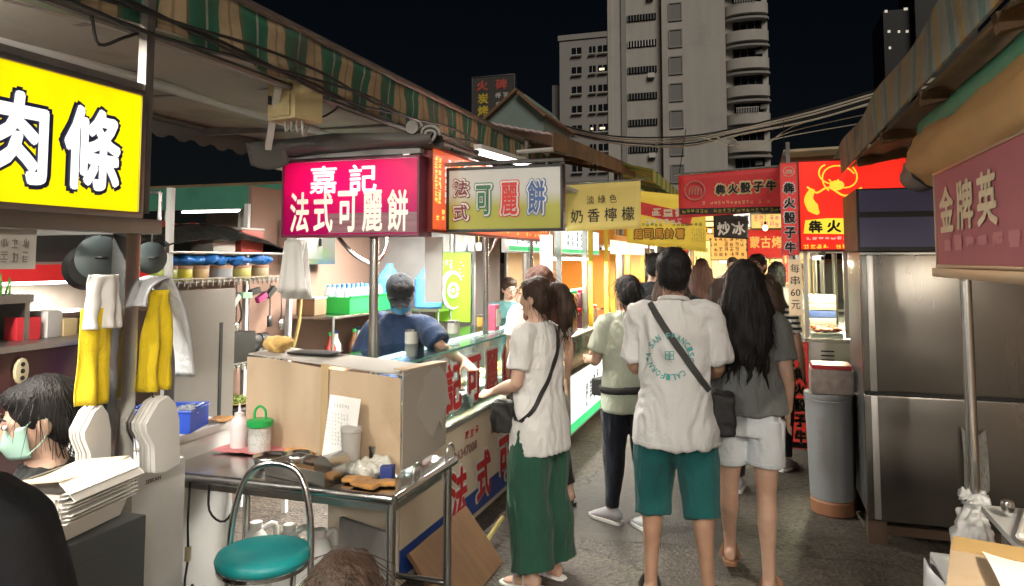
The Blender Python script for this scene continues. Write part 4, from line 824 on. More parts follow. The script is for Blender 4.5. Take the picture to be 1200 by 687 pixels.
MB().box((-2.09,3.0,2.40), (.19,.17,.185), R(-14)).build('case', M('box_yellowed', (.50,.40,.20), .6, var=.15, dirt=.5, dcol=(.22,.14,.06), dscale=6), eb, bevel=.006)
MB().box((-2.115,2.912,2.40), (.14,.006,.155), R(-14)).build('door', M('box_yellowed'), eb, bevel=.002); MB().box((-2.165,2.906,2.40),(.012,.012,.04),R(-14)).build('latch', BLACKP, eb)
for x in (-2.15,-2.05): MB().bar((x,3.02,2.49),(x,3.02,2.66), .02,.01).build('bracket', RUST, eb)
for k in range(4): MB().tube([(-2.12+.03*k,2.97,2.31),(-2.11+.03*k,2.96,2.26),(-2.10+.02*k,3.0,2.30-.02*k),(-2.07,3.1,2.33)], .006, 5, k=4).build('wire', M('cable_grey', (.35,.34,.31), .6), eb)

# ---- lemon banner, yellow and red banners beyond
def banner(name, label, loc, rz, w, h, mat, sag=.01, group=None, tilt=0.):
    s = thing(name, label, 'banner', loc, rz, group)
    MB().slab(lambda u, v: ((u-.5)*w, sag*math.sin(u*7+v*2)*.6, (.5-v)*h+(u-.5)*tilt), 14, 8, .003).build('cloth', mat, s, local=True, smooth=True); return s
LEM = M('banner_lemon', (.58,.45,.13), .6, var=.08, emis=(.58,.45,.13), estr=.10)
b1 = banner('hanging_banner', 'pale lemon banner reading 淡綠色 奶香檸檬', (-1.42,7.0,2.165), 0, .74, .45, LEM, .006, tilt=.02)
letters(b1, '淡', -.11,.065,.075,.08,BLKL,-.012,.0); letters(b1,'綠',.0,.07,.075,.08,BLKL,-.012,.0); letters(b1,'色',.11,.075,.07,.08,BLKL,-.012,.0)
for i, s_ in enumerate('奶香檸檬'): letters(b1, s_, -.245+i*.165, -.09+i*.006, .12, .13, BLKL, -.012, .008)
MB().tube([(-.40,0,.235),(.40,0,.245)], .01, 6).build('rod', STEELD, b1, local=True)
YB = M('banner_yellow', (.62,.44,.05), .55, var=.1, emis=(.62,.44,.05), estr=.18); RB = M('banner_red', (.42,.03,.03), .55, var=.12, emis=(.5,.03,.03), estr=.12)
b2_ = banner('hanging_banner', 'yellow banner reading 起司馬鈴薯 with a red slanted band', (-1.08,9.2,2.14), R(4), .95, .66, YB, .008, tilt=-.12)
for s_, i in zip('起司馬鈴薯', range(5)): letters(b2_, s_, -.33+i*.125, -.165, .125, .145, M('letter_brown', (.10,.03,.01), .6), -.014, .085, 'lettering_outline'); letters(b2_, s_, -.33+i*.125, -.165, .10, .12, M('letter_amber', (.75,.38,.05), .6), -.02, .03)
MB().box((-.08,-.010,.10),(.80,.004,.15), 0, 0, R(14)).build('red_band', RB, b2_, local=True)
letters(b2_, '美', -.36, .165, .12, .12, WHITEP2, -.016, .03, rot=R(-14)); print_rows(b2_, -.25,.2,-.05,.02,6,1, WHITEP2, 4, -.016,.8); print_rows(b2_, -.4,.44,-.075,-.03,16,1, M('letter_greenish', (.05,.15,.06), .6), 6, -.014, .75); print_rows(b2_, .3,.46,-.27,-.1,6,5, BLKL, 7, -.014, .7, n=3)
print_rows(b2_, -.18,.24,.04,.15,3,1, M('letter_pale', (.75,.65,.5), .6), 12, -.018, .85, n=7)
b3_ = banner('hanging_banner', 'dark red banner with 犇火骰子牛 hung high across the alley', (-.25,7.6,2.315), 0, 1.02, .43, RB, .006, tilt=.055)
YO = M('letter_cream', (.70,.58,.30), .6)
for i, s_ in enumerate('犇火骰子牛'): letters(b3_, s_, -.10+i*.118, .035+i*.006, .128, .135, YO, -.012, .10, 'lettering_outline'); letters(b3_, s_, -.10+i*.118, .035+i*.006, .095, .10, BLKL, -.018, .045)
print_rows(b3_, -.32,.36,-.115,-.075,18,1, YO, 31, -.012, .75); MB().b2(-.50,.51,-.013,-.010,-.205,-.145).build('black_strip', BLKL, b3_, local=True); print_rows(b3_, -.48,.48,-.195,-.155,22,1, M('letter_olive', (.45,.38,.06), .6), 32, -.016, .8)
def emblem(p, cx, cz, r, mat, y):
    m = MB(); m.tube([(cx+r*math.cos(a*.5236)*1.05, y, cz+r*math.sin(a*.5236)) for a in range(13)], r*.09, 5)
    for k in range(5): m.tube([(cx-r*.6+k*r*.3, y, cz-r*.45), (cx-r*.5+k*r*.28, y, cz+r*.1), (cx-r*.3+k*r*.15, y, cz+r*.5)], [r*.09,r*.12,r*.03], 5)
    return m.build('emblem', mat, p, local=True)
emblem(b3_, -.35, .03, .095, M('letter_rose', (.55,.22,.18), .6), -.014)
MB().tube([(-.55,0,.20),(.55,0,.25)], .012, 6).build('rod', STEELD, b3_, local=True)
for x, z in ((-.5,.21),(.5,.25)): MB().tube([(x,0,z),(x+.02,.6,z+.55)], .004, 4).build('cord', BLACKP, b3_, local=True)
b4_ = banner('hanging_banner', 'small black banner reading 炒冰 beyond the red banner', (-.40,11.6,2.15), R(-3), .50, .34, BLKL, .006, tilt=-.03)
for i, s_ in enumerate('炒冰'): letters(b4_, s_, -.10+i*.21, -.02, .19, .2, M('letter_silver', (.5,.5,.5), .5), -.012, .03, rot=R(6))
FARY = glow('lightbox_amber', (1,.55,.14), .55)
b5_ = sign('lightbox_sign', 'amber lit sign board at the far end of the alley', 'sign', (-.48,14.2,1.90), 0, .95, .5, .1, FARY, RUSTY); print_rows(b5_, -.42,.42,-.18,.18,9,4, M('letter_brown'), 41, b5_['fy']-.004, .75)
b6_ = sign('lightbox_sign', 'red sign reading 蒙古烤 at the far right of the alley', 'sign', (.10,13.2,1.925), 0, .60, .50, .1, glow('lightbox_red_far', (.75,.03,.02), .45), RUSTY)
for i, s_ in enumerate('蒙古烤'): letters(b6_, s_, -.17+i*.175, .03, .16, .2, glow('letter_gold', (.9,.5,.12), .6), b6_['fy']-.004, .03)
b7_ = sign('lightbox_sign', 'small pink and yellow lit poster above the 蒙古烤 sign', 'sign', (.12,12.6,2.28), 0, .5, .26, .06, glow('lightbox_yellow_far', (1,.72,.2), .7), RUSTY); print_rows(b7_, -.2,.2,-.1,.1,5,2, glow('print_magenta', (.8,.1,.3), .5), 43, b7_['fy']-.004, .8)
b8_ = sign('lightbox_sign', 'bright yellow window-like lit sign under the yellow banner', 'sign', (-.62,12.0,2.26), 0, .5, .2, .06, glow('lightbox_warm', (1,.8,.35), 1.1), BLACKP)
MB().b2(-.02,.02,-.035,-.031,-.09,.09).build('mullion', BLACKP, b8_, local=True); MB().b2(-.24,.24,-.035,-.031,-.01,.01).build('mullion', BLACKP, b8_, local=True)
rs_ = sign('rooftop_sign', 'dark rooftop signboard with red 火碑 and yellow 炭烤 characters', 'sign', (-2.83,7.85,3.47), 0, .52, .56, .06, M('board_dark', (.055,.05,.045), .6), STEELD, .012)
for s_, x_, z_ in (('火',-.13,.17),('碑',.10,.17)): letters(rs_, s_, x_, z_, .14,.12, M('letter_dullred', (.42,.08,.07), .5), rs_['fy']-.003, .05)
for s_, z_ in (('炭',.02),('烤',-.12)): letters(rs_, s_, -.12, z_, .13, .12, M('letter_mustard', (.55,.42,.05), .5), rs_['fy']-.003, .03)
print_rows(rs_, .02,.2,-.2,.08,2,3, M('letter_silver'), 44, rs_['fy']-.003, .8, n=6)
for x in (-.2,.2): MB().bar((x,.05,-.9),(x,.05,.26), .04).build('post', RUST, rs_, local=True)

# ---- drink stall (second on the left)
WLB = glow('lightbox_white', (.92,1,.97), 1.25); GLB = glow('lightbox_green', (.05,.75,.25), .8); INK = M('ink_grey', (.07,.08,.07), .6)
dr = thing('drink_stall', 'lemon drink stall with jars on a glass counter behind the crepe stall', 'stall', (-1.65,7.5,0), R(90))
MB().b2(-1.05,1.15,.05,.55,.06,.70).build('counter_body', M('stall_brown', (.30,.22,.14), .6), dr, local=True); MB().b2(-1.08,1.18,-.02,.58,.70,.735).build('counter_ledge', M('ledge_wood'), dr, local=True, bevel=.004)
MB().b2(-1.05,1.15,.02,.026,.737,.935).build('front_glass', GL1, dr, local=True); MB().b2(-1.06,1.16,.0,.5,.936,.95).build('counter_top', M('top_white', (.75,.74,.72), .35), dr, local=True, bevel=.003)
ORP = M('post_orange', (.72,.34,.03), .5, var=.1); YEP = M('post_yellow', (.72,.46,.03), .5, var=.1)
for x, m_ in ((-1.02,ALU),(.30,YEP),(.02,STEEL),(1.16,YEP)): MB().box((x,.06,1.6),(.045,.045,1.3)).build('post', m_, dr, local=True)
MB().b2(-1.1,1.2,1.4,1.43,0,2.3).build('back_wall', M('wall_dark', (.10,.09,.085), .6), dr, local=True); MB().b2(-1.1,1.2,.0,1.43,2.3,2.33).build('roof', M('roof_panel'), dr, local=True)
for x in (-1.05,1.15): MB().cyl((x,1.3,0),(x,1.3,2.3), .02).build('post', STEELD, dr, local=True)
dl = sign('counter_lightbox', 'white and green lit box sign low on the drink stall front', 'sign', (-1.645,7.45,.37), R(90), 1.95, .53, .07, WLB, STEELD, .012)
MB().b2(-.955,.955,dl['fy']-.003,dl['fy']-.0005,-.25,-.17).build('green_band', GLB, dl, local=True)
for i in range(4): print_rows(dl, -.36+i*.17,-.26+i*.17,-.13+i*.02,.10+i*.02,1,3, INK, 60+i, dl['fy']-.004, .95, n=7)
print_rows(dl, .36,.6,-.02,.06,4,2, INK, 66, dl['fy']-.004, .7)
for lab, y0, y1, sd in (('white and green lit top sign beside the crepe stall post',5.25,6.42,70),('white and green lit top sign over the drink stall counter',6.75,8.55,71)):
    o = sign('top_lightbox', lab, 'sign', (-1.80,(y0+y1)/2,1.845), R(90), y1-y0, .27, .06, WLB, STEELD, .01, group='white top lightboxes'); wl = (y1-y0)/2-.012
    MB().b2(-wl,wl,o['fy']-.003,o['fy']-.0005,-.12,-.085).build('green_band', GLB, o, local=True)
    for i in range(5): print_rows(o, -wl*.7+i*wl*.22,-wl*.7+i*wl*.22+.07,-.06,.10,1,3, INK, sd+i, o['fy']-.004, .95, n=6)
tube_lamp('tube lamp under the drink stall sign', (-1.86,6.6,1.665), (-1.86,8.5,1.665), 16); tube_lamp('tube lamp at the back of the orange stall', (-1.9,9.3,1.80), (-1.9,11.2,1.80), 16, col=(1,.9,.75))
# ---- orange stall (third on the left)
os_ = thing('orange_stall', 'orange framed stall beyond the drink stall', 'stall', (-1.7,10.3,0), R(90))
MB().b2(-1.2,1.4,.05,.6,.0,.85).build('counter_body', M('stall_orange', (.60,.24,.05), .6), os_, local=True); MB().b2(-1.22,1.42,.0,.65,.852,.89).build('counter_top', STEELH, os_, local=True)
for x in (-1.1,.0,1.35): MB().box((x,.03,1.25),(.07,.06,2.5)).build('post', ORP, os_, local=True)
MB().b2(1.37,1.40,.03,1.4,.9,2.4).build('end_panel', glow('panel_orange', (1,.36,.05), .2), os_, local=True); MB().b2(-1.2,1.4,1.4,1.43,0,2.5).build('back_wall', M('wall_warm', (.55,.40,.22), .7), os_, local=True); MB().b2(-1.2,1.4,0,1.43,2.5,2.53).build('roof', M('roof_panel'), os_, local=True)
MB().b2(-1.4,1.35,.0,.012,1.73,1.90).build('fascia', glow('fascia_cream', (1,.88,.65), 1.1), os_, local=True); MB().b2(-1.4,1.4,-.004,.02,1.90,1.97).build('fascia_trim', ORP, os_, local=True)
# ---- far stalls that close the alley
for k, (x, y, rz_, m_, lab) in enumerate(((-1.7,14.0,90,glow('fascia_amber', (1,.6,.2), .8),'amber lit stall far down the left side'),(.75,10.6,-90,glow('fascia_gold', (1,.62,.22), .8),'gold lit stall far down the right side'),(.9,14.2,-90,glow('fascia_rose', (1,.35,.2), .7),'rose lit stall at the far right end'),(-.2,17.6,0,glow('fascia_white', (1,.9,.7), .9),'bright stall closing the far end of the alley'))):
    f = thing('food_stall', lab, 'stall', (x,y,0), R(rz_))
    MB().b2(-1.5,1.5,.05,.6,0,.85).build('counter_body', STEELD, f, local=True); MB().b2(-1.52,1.52,0,.62,.852,.89).build('counter_top', STEELH, f, local=True)
    MB().b2(-1.5,1.5,.02,.08,1.95,2.35).build('fascia', m_, f, local=True); MB().b2(-1.5,1.5,1.5,1.53,0,2.5).build('back_wall', M('wall_warm'), f, local=True); MB().b2(-1.55,1.55,-.1,1.55,2.5,2.53).build('roof', M('roof_panel'), f, local=True)
    print_rows(f, -1.4,1.4,2.02,2.28,12,1, M('letter_brown'), 80+k, .018, .8, n=7)
    for xx in (-1.48,1.48):
        for yy in (.05,1.5): MB().cyl((xx,yy,0),(xx,yy,2.5), .025).build('post', STEELD, f, local=True)
for lab, p0, p1, e in (('warm tube lamp in the far left stall',(-2.0,13.0,1.9),(-2.0,15.0,1.9),16),('warm tube lamp in the far right stall',(1.1,9.8,1.9),(1.1,11.4,1.9),16),('warm tube lamp in the closing stall',(-1.2,17.9,1.9),(.8,17.9,1.9),16)): tube_lamp(lab, p0, p1, e*1.25, col=(1,.82,.6), side=.3)

# ---- small lit signs and bulbs crowding the far lane
rl = random.Random(77); FS = [glow('far_red', (1,.06,.03), .8), glow('far_amber', (1,.5,.08), .9), glow('far_yellow', (1,.78,.25), 1.2), glow('far_white', (1,.95,.82), 1.3), glow('far_orange', (1,.25,.04), .9)]
NM = ['red','amber','yellow','white','orange']
for k, (x, y, z, w_, h_) in enumerate(((-1.15,11.0,1.95,.34,.42),(-1.25,12.6,2.35,.5,.3),(-.95,13.4,1.75,.3,.5),(-.30,15.4,2.45,.7,.3),(.30,11.6,2.48,.36,.24),(.45,12.0,1.55,.25,.5),(-1.0,15.8,2.2,.5,.35),(.05,16.4,1.7,.5,.3),(-.62,16.2,1.75,.4,.35),(.42,9.2,2.28,.3,.3))):
    o = sign('lightbox_sign', 'small %s lit sign in the far lane, %s' % (NM[k % 5], ['left of the yellow banner','high behind the yellow banner','low left of the amber board','above the amber board','above the 蒙古烤 sign','right of the 蒙古烤 sign','far left beyond the amber board','at the lane end low right','at the lane end in the middle','behind the vertical red sign'][k]), 'sign', (x,y,z), 0, w_, h_, .06, FS[k % 5], RUSTY, .01, group='small lit signs in the far lane'); print_rows(o, -w_*.42,w_*.42,-h_*.38,h_*.38,4,2, M('letter_brown') if k % 5 else FS[2], 120+k, o['fy']-.004, .75, n=6)
for k in range(9):
    x, y, z = -1.2+rl.random()*1.6, 10+k*.75, 1.95+rl.random()*.35; t = thing('bulb_lamp', 'bare warm bulb hanging over the far lane', 'lamp', (x,y,z), 0, 'bulbs over the far lane'); MB().ell((x,y,z),(.03,.03,.038),10,8).build('bulb', glow('bulb_warm', (1,.8,.45), 12, 0), t, smooth=True); MB().cyl((x,y,z+.035),(x,y,z+.08), .016, n=8).build('socket', BLACKP, t); MB().cyl((x,y,z+.08),(x,y,z+.5), .003, n=5).build('wire', BLACKP, t)
# ---- beef stall on the right
REDF = glow('lightbox_red', (1.0,.03,.015), .85); YLE = glow('emblem_yellow', (1,.68,.05), 1.0)
bs = sign('lightbox_sign', 'big red lightbox with yellow emblem and 犇火 over the beef stall', 'sign', (.715,6.45,2.09), R(0), .82, .73, .14, REDF, M('frame_red'), .012)
em = MB(); yy = bs['fy']-.004   # flame-like looping lines around the emblem
for a0, r_, cx, cz in ((.4,.14,-.12,.20),(2.0,.10,-.16,.25),(3.4,.12,-.06,.23)): em.tube([(cx+r_*(1-.03*i)*math.cos(a0+i*.33), yy-.0005*i, cz+r_*.8*math.sin(a0+i*.33)) for i in range(12)], .006, 5)
em.tube([(-.30,yy,.13),(-.33,yy,.05),(-.30,yy,-.02),(-.26,yy,-.07)], [.02,.035,.045,.012], 8, k=4); em.ell((-.12,yy,.155),(.055,.004,.04)); em.tube([(-.34,yy,.15),(-.27,yy,.10),(-.18,yy,.14),(-.06,yy,.07),(.06,yy,.13)], .008, 5, k=4)
em.build('emblem', YLE, bs, local=True)
MB().prism([(-.375,-.225),(-.36,-.12),(-.2,-.105),(.0,-.11),(.3,-.115),(.3,-.23),(0,-.235)], (0,bs['fy']-.0035,0), (1,0,0), (0,0,1), (0,.002,0)).build('name_plate', glow('plate_yellow', (1,.75,.05), .9), bs, local=True)
for i, s_ in enumerate('犇火骰子'): letters(bs, s_, -.285+i*.135, -.17, .105, .10, BLKL, bs['fy']-.006, .04)
print_rows(bs, -.36,.36,-.275,-.25,16,1, glow('print_pale_red', (1,.6,.5), .7), 90, bs['fy']-.003, .8); print_rows(bs, -.38,.38,-.345,-.31,16,1, YLE, 91, bs['fy']-.003, .9)
vs_ = sign('vertical_sign', 'tall red vertical sign reading 犇火骰子牛 beside the big red lightbox', 'sign', (.235,6.3,2.06), R(0), .13, .74, .05, glow('panel_red_pale', (.8,.06,.05), .40), M('frame_pink', (.6,.2,.2), .5), .006)
for i, s_ in enumerate('犇火骰子牛'): letters(vs_, s_, 0, .165-i*.118, .10, .105, WHITEP2, vs_['fy']-.002, .09, 'lettering_outline'); letters(vs_, s_, 0, .165-i*.118, .082, .085, BLKL, vs_['fy']-.007, .035)
emblem(vs_, 0, .295, .04, M('letter_pale'), vs_['fy']-.004)
MB().bar((.235,6.32,1.2),(.235,6.34,2.6), .03).build('post', STEELD, vs_, local=False)
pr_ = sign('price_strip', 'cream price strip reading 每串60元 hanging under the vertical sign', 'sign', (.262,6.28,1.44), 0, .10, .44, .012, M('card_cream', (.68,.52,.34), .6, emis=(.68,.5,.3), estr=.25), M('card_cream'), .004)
for i, s_ in enumerate(('每','串','60','元')): letters(pr_, s_, 0, .15-i*.095, .07 if s_ != '60' else .075, .075 if s_ != '60' else .06, BLKL, pr_['fy']-.002, .03)
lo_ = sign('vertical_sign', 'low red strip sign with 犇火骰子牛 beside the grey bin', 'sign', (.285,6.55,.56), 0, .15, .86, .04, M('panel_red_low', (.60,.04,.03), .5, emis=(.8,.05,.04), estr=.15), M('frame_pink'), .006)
for i, s_ in enumerate('犇火骰子牛'): letters(lo_, s_, 0, .17-i*.125, .105, .115, YO, lo_['fy']-.002, .09, 'lettering_outline'); letters(lo_, s_, 0, .17-i*.125, .085, .09, BLKL, lo_['fy']-.007, .035)
emblem(lo_, 0, .325, .05, M('letter_pale'), lo_['fy']-.004); MB().b2(-.07,.07,lo_['fy']-.003,lo_['fy']-.0005,-.42,-.375).build('black_strip', BLKL, lo_, local=True)
bf = thing('beef_stall', 'beef skewer stall cart with lit glass case behind the steel fridge', 'stall', (.9,7.2,0))
MB().b2(.36,1.5,6.62,7.9,.10,.98).build('cart_body', steel('cart_steel', (.50,.49,.47), .35), bf, bevel=.005)
sl_ = MB(); [sl_.b2(.46,.56,6.612,6.619,.80+i*.035,.812+i*.035) for i in range(4)]; sl_.build('vent', BLACKP, bf)
MB().b2(.34,1.52,6.60,7.92,.982,1.01).build('counter_top', STEELH, bf)
for x, y in ((.36,6.62),(.66,6.62),(1.48,6.62),(.36,7.88),(1.48,7.88)): MB().box((x,y,1.37),(.03,.03,.70)).build('post', ALU, bf)
MB().b2(.38,.64,6.615,6.619,1.02,1.66).build('front_glass', GL1, bf); MB().b2(.352,.356,6.65,7.85,1.02,1.66).build('side_glass', GL1, bf)
MB().b2(.34,1.52,6.60,7.92,1.72,1.75).build('roof', STEELD, bf); MB().b2(.67,1.5,6.62,6.64,1.02,1.70).build('side_panel', M('panel_warm', (.55,.45,.30), .6), bf); MB().b2(1.49,1.51,6.65,7.9,1.02,1.70).build('back_panel', M('panel_warm'), bf)
for x, y in ((.44,6.75),(.44,7.75),(1.4,6.75),(1.4,7.75)): MB().cyl((x-.015,y,.075),(x+.015,y,.075), .075, n=18).build('wheel', BLACKP, bf)
tube_lamp('warm tube lamp inside the beef skewer case', (.5,6.75,1.67), (.5,7.8,1.67), 12, col=(1,.82,.55), size=.05)
# ---- right near stall: maroon sign and post
rsn = sign('fascia_sign', 'faded maroon sign with pale characters 金牌英 at the right edge', 'sign', (.75,2.62,1.825), R(-90), 2.1, .41, .04, M('board_maroon', (.32,.07,.09), .55, var=.12, scale=3, dirt=.25, dcol=(.4,.15,.15)), steel('trim_bronze', (.55,.45,.33), .35), .012)
for i, s_ in enumerate('金牌英'): letters(rsn, s_, -.83+i*.285, .035, .235, .19, M('letter_champagne', (.62,.52,.34), .5), rsn['fy']-.003, .03)
print_rows(rsn, -.92,.6,-.135,-.075,9,1, M('letter_faded_rose', (.45,.16,.17), .6), 95, rsn['fy']-.002, .75, n=7)
MB().b2(-1.055,1.055,-.035,.03,-.245,-.207).build('steel_rail', steel('trim_bronze'), rsn, local=True, bevel=.003)
gp = thing('stall_post', 'slim steel post carrying the maroon sign', 'post', (.79,3.45,0)); MB().cyl((.79,3.45,.02),(.79,3.45,1.575), .022, n=20).build('shaft', STEEL, gp); MB().cyl((.79,3.45,0),(.79,3.45,.02), .05, n=20).build('foot', STEELD, gp)
gp2 = thing('stall_post', 'rear steel post of the maroon sign stall beyond the right edge', 'post', (.79,1.65,0)); MB().cyl((.79,1.65,.02),(.79,1.65,1.575), .022, n=20).build('shaft', STEEL, gp2); MB().cyl((.79,1.65,0),(.79,1.65,.02), .05, n=20).build('foot', STEELD, gp2)
tube_lamp('added unseen fill tube lamp inside the maroon sign stall at right', (1.25,.6,2.0), (1.25,2.0,2.0), 8, col=(1,.88,.7), up=.7)  # lamp added out of view to light fridge, table and rolled tarp
# ---- steel fridge
fg = thing('steel_fridge', 'tall stainless fridge with blue topped compressor unit on the right', 'fridge', (1.2,5.2,0))
FST = steel('fridge_steel', (.27,.255,.235), .26, (1,1,.15), dirt=.5)
MB().b2(.575,1.98,4.90,5.62,.14,1.70).build('body', steel('fridge_side', (.62,.63,.63), .3), fg, bevel=.01)
for i, (z0, z1) in enumerate(((.885,1.685),(.15,.865))):
    d_ = MB().b2(.565,1.97,4.845,4.895,z0,z1).build('door', FST, fg, bevel=.012)
    MB().b2(1.90,1.94,4.825,4.842,(z0+.02 if i == 0 else z1-.25),(z0+.25 if i == 0 else z1-.02)).build('handle', STEELD, d_, bevel=.004)
MB().b2(.57,1.98,4.86,4.90,.866,.884).build('door_gap', BLACKP, fg)
MB().b2(.60,.635,4.832,4.846,.16,.86).build('edge_trim', ALU, fg, bevel=.005); MB().b2(.60,.635,4.832,4.846,.89,1.68).build('edge_trim', ALU, fg, bevel=.005)
FB = M('panel_blue_grey', (.11,.11,.22), .4, var=.15, scale=2)
MB().b2(.56,1.98,4.88,5.62,1.705,2.08).build('compressor_box', BLACKP, fg); 
for z0, z1 in ((1.73,1.905),(1.94,2.07)): MB().b2(.575,1.96,4.868,4.879,z0,z1).build('louver_panel', FB, fg)
for x in (.62,1.25,1.92):
    for y in (4.95,5.55): MB().b2(x-.05,x+.05,y-.05,y+.05,0,.139).build('foot_block', M('wood_block', (.09,.055,.035), .8, var=.3), fg)
MB().b2(.60,1.95,4.93,4.97,.05,.10).build('base_rail', M('wood_block'), fg)
# ---- back wall of the right-hand stalls: upright boards
bw_ = thing('board_wall', 'brown board wall behind the right stalls', 'wall', (2.95,2.0,0))
for k in range(23): MB().b2(2.93+.006*(k % 3),2.97+.006*(k % 3),-3.6+k*.45,-3.6+k*.45+.44,0,2.62).build('plank', M('plank_brown', (.16,.11,.075), .75, var=.3, scale=3, stretch=(1,4,.3), dirt=.4), bw_)
for z in (.5,1.6,2.4): MB().b2(2.90,2.928,-3.6,6.7,z,z+.08).build('batten', M('wood_block'), bw_)
# ================================================================== OBJECTS
# ---- steel work table with cardboard screen
tb = thing('work_table', 'stainless work table in front of the crepe stall', 'table', (-1.92,2.92,0))
MB().b2(-2.48,-1.36,2.63,3.21,.742,.752).build('table_top', STEELH, tb, bevel=.003)
MB().tube([(-2.48,2.62,.735),(-1.35,2.62,.735)], .02, 12).build('front_edge', steel('pipe_steel', (.48,.48,.47), .25), tb); MB().tube([(-1.35,2.62,.735),(-1.35,3.22,.735)], .02, 12).build('side_edge', steel('pipe_steel'), tb)
for x, y in ((-2.45,2.66),(-1.38,2.66),(-2.45,3.18),(-1.37,3.19)): 
    l_ = MB().cyl((x,y,.02),(x,y,.735), .019, n=14).build('leg', steel('pipe_steel'), tb); MB().cyl((x,y,0),(x,y,.022), .024, n=14).build('foot', BLACKP, l_)
MB().b2(-2.44,-1.39,2.7,3.17,.66,.735).build('apron', STEELD, tb); MB().tube([(-2.45,3.18,.2),(-1.37,3.19,.2)], .014, 10).build('stretcher', steel('pipe_steel'), tb)
for y in (2.83,3.17): MB().tube([(-1.35,y-.035,.74),(-1.35,y-.035,.80),(-1.35,y,.82),(-1.35,y+.035,.80),(-1.35,y+.035,.74)], .007, 8, k=4).build('hook', STEELD, tb)
CARD = M('cardboard', (.50,.375,.25), .85, var=.14, scale=5, bump=.3, bscale=9, stretch=(1,1,.25), dirt=.4, dcol=(.36,.22,.11), dscale=4); CARDG = M('cardboard_grey', (.40,.37,.33), .85, var=.08)
cd = thing('cardboard_screen', 'brown cardboard splash screen standing on the steel table', 'cardboard', (-1.95,3.0,.755))
def cardf(u, v): return (-2.43+u*.99, 3.13-u*.27+.012*math.sin(u*5), .757+v*(.415-.02*u)+.004*math.sin(u*9))
MB().slab(cardf, 16, 6, .006).build('front_panel', CARD, cd); MB().slab(lambda u, v: (-1.435+.01*math.sin(u*4), 2.865+u*.47, .775+v*(.41-.02*u)), 8, 6, .006).build('side_panel', M('cardboard_paper', (.36,.32,.27), .85, var=.08), cd)
pl = MB(); out = [(2.98+.16*math.cos(a)*(1+.35*noise.noise(V((a*1.7,3,1))))+.18, .995+.15*math.sin(a)*(1+.5*noise.noise(V((a*2.3,1,5))))+.02) for a in [i*2*math.pi/26 for i in range(26)]]
pl.prism(out, (-1.428,0,0), (0,1,0), (0,0,1), (.003,0,0)); pl.build('torn_paper', CARDG, cd)
MB().slab(lambda u, v: (-2.43+u*1.0, 3.14-u*.27+v*.30, 1.185-.02*u+.003), 4, 3, .006).build('top_panel', CARDG, cd)
MB().slab(lambda u, v: (-1.50+u*.07, 2.90+v*.42, 1.188-.02*v), 2, 3, .006).build('edge_strip', CARD, cd)
MB().slab(lambda u, v: (-2.43+(.52+.05*u)*.99, 3.1245-(.52+.05*u)*.27+.012*math.sin((.52+.05*u)*5)-.0025, .76+v*.42), 3, 6, .0015).build('packing_tape', M('tape_tan', (.50,.36,.20), .25), cd)
# items on the screen
sp_ = MB(); sp_.ell((-2.33,3.24,1.225),(.075,.06,.035)); sp_.ell((-2.28,3.22,1.24),(.05,.05,.03)); me_ = remesh(sp_, .008, 2); wrinkle(me_, .014, (18,18,18), 3); tag(link('cloth_wad', me_, cloth('cloth_yellow', (.75,.48,.16), .25)), 'crumpled yellow cloth on the cardboard screen', 'cloth')
tag(MB().b2(-2.22,-1.98,3.16,3.30,1.19,1.199).build('griddle_plate', BLACKP, bevel=.003), 'flat black griddle plate behind the yellow cloth', 'plate')
# ---- items on the table
def bottle(name, label, loc, prof, mat, cap=None, capprof=None, group=None, extra=None):
    t = thing(name, label, 'bottle', loc, 0, group); MB().lathe((0,0,0), prof, 24).build('body', mat, t, local=True)
    if cap: MB().lathe((0,0,0), capprof, 20).build('cap', cap, t, local=True)
    return t
PLAS = M('plastic_milky', (.72,.66,.66), .35, var=.05, sub=.2); 
sq = bottle('squeeze_bottle', 'milky squeeze bottle beside the green lidded jar', (-2.38,3.02,.757), [(.036,0),(.04,.01),(.04,.11),(.037,.13),(.02,.155)], PLAS, PLAS, [(.024,.15),(.024,.165),(.008,.17),(.004,.21)])
jr = thing('jar', 'white powder jar with green lid and loop handle', 'jar', (-2.24,2.99,.757)); MB().lathe((0,0,0), [(.048,0),(.052,.01),(.054,.06),(.052,.12)], 24).build('body', film('plastic_clear', (.8,.8,.78), .45), jr, local=True); MB().lathe((0,0,0), [(.046,.004),(.049,.01),(.049,.07),(.03,.075)], 24).build('powder', M('powder_white', (.78,.76,.70), .9, bump=.3), jr, local=True)
GRNP = M('plastic_green', (.02,.36,.08), .35); MB().lathe((0,0,0), [(.057,.118),(.06,.122),(.06,.145),(.05,.15)], 24).build('lid', GRNP, jr, local=True); MB().tube([(-.03,0,.148),(-.028,0,.19),(0,0,.21),(.028,0,.19),(.03,0,.148)], .006, 8, k=4).build('handle', GRNP, jr, local=True)
tag(MB().slab(lambda u, v: (-2.46+u*.34, 2.92+v*.2+.02*u, .7575+.006*(1+noise.noise(V((u*7,v*5,0))))), 14, 8, .003).build('pink_mat', cloth('mat_pink', (.55,.16,.17))), 'pink cloth mat under the bottle and jar', 'cloth')
tag(MB().slab(lambda u, v: (-2.10+u*.16, 2.96+v*.12, .759+.018*(1+noise.noise(V((u*6,v*5,2))))), 12, 8, .004).build('orange_rag', cloth('rag_orange', (.55,.27,.08), .25)), 'orange rag beside the green lidded jar', 'cloth')
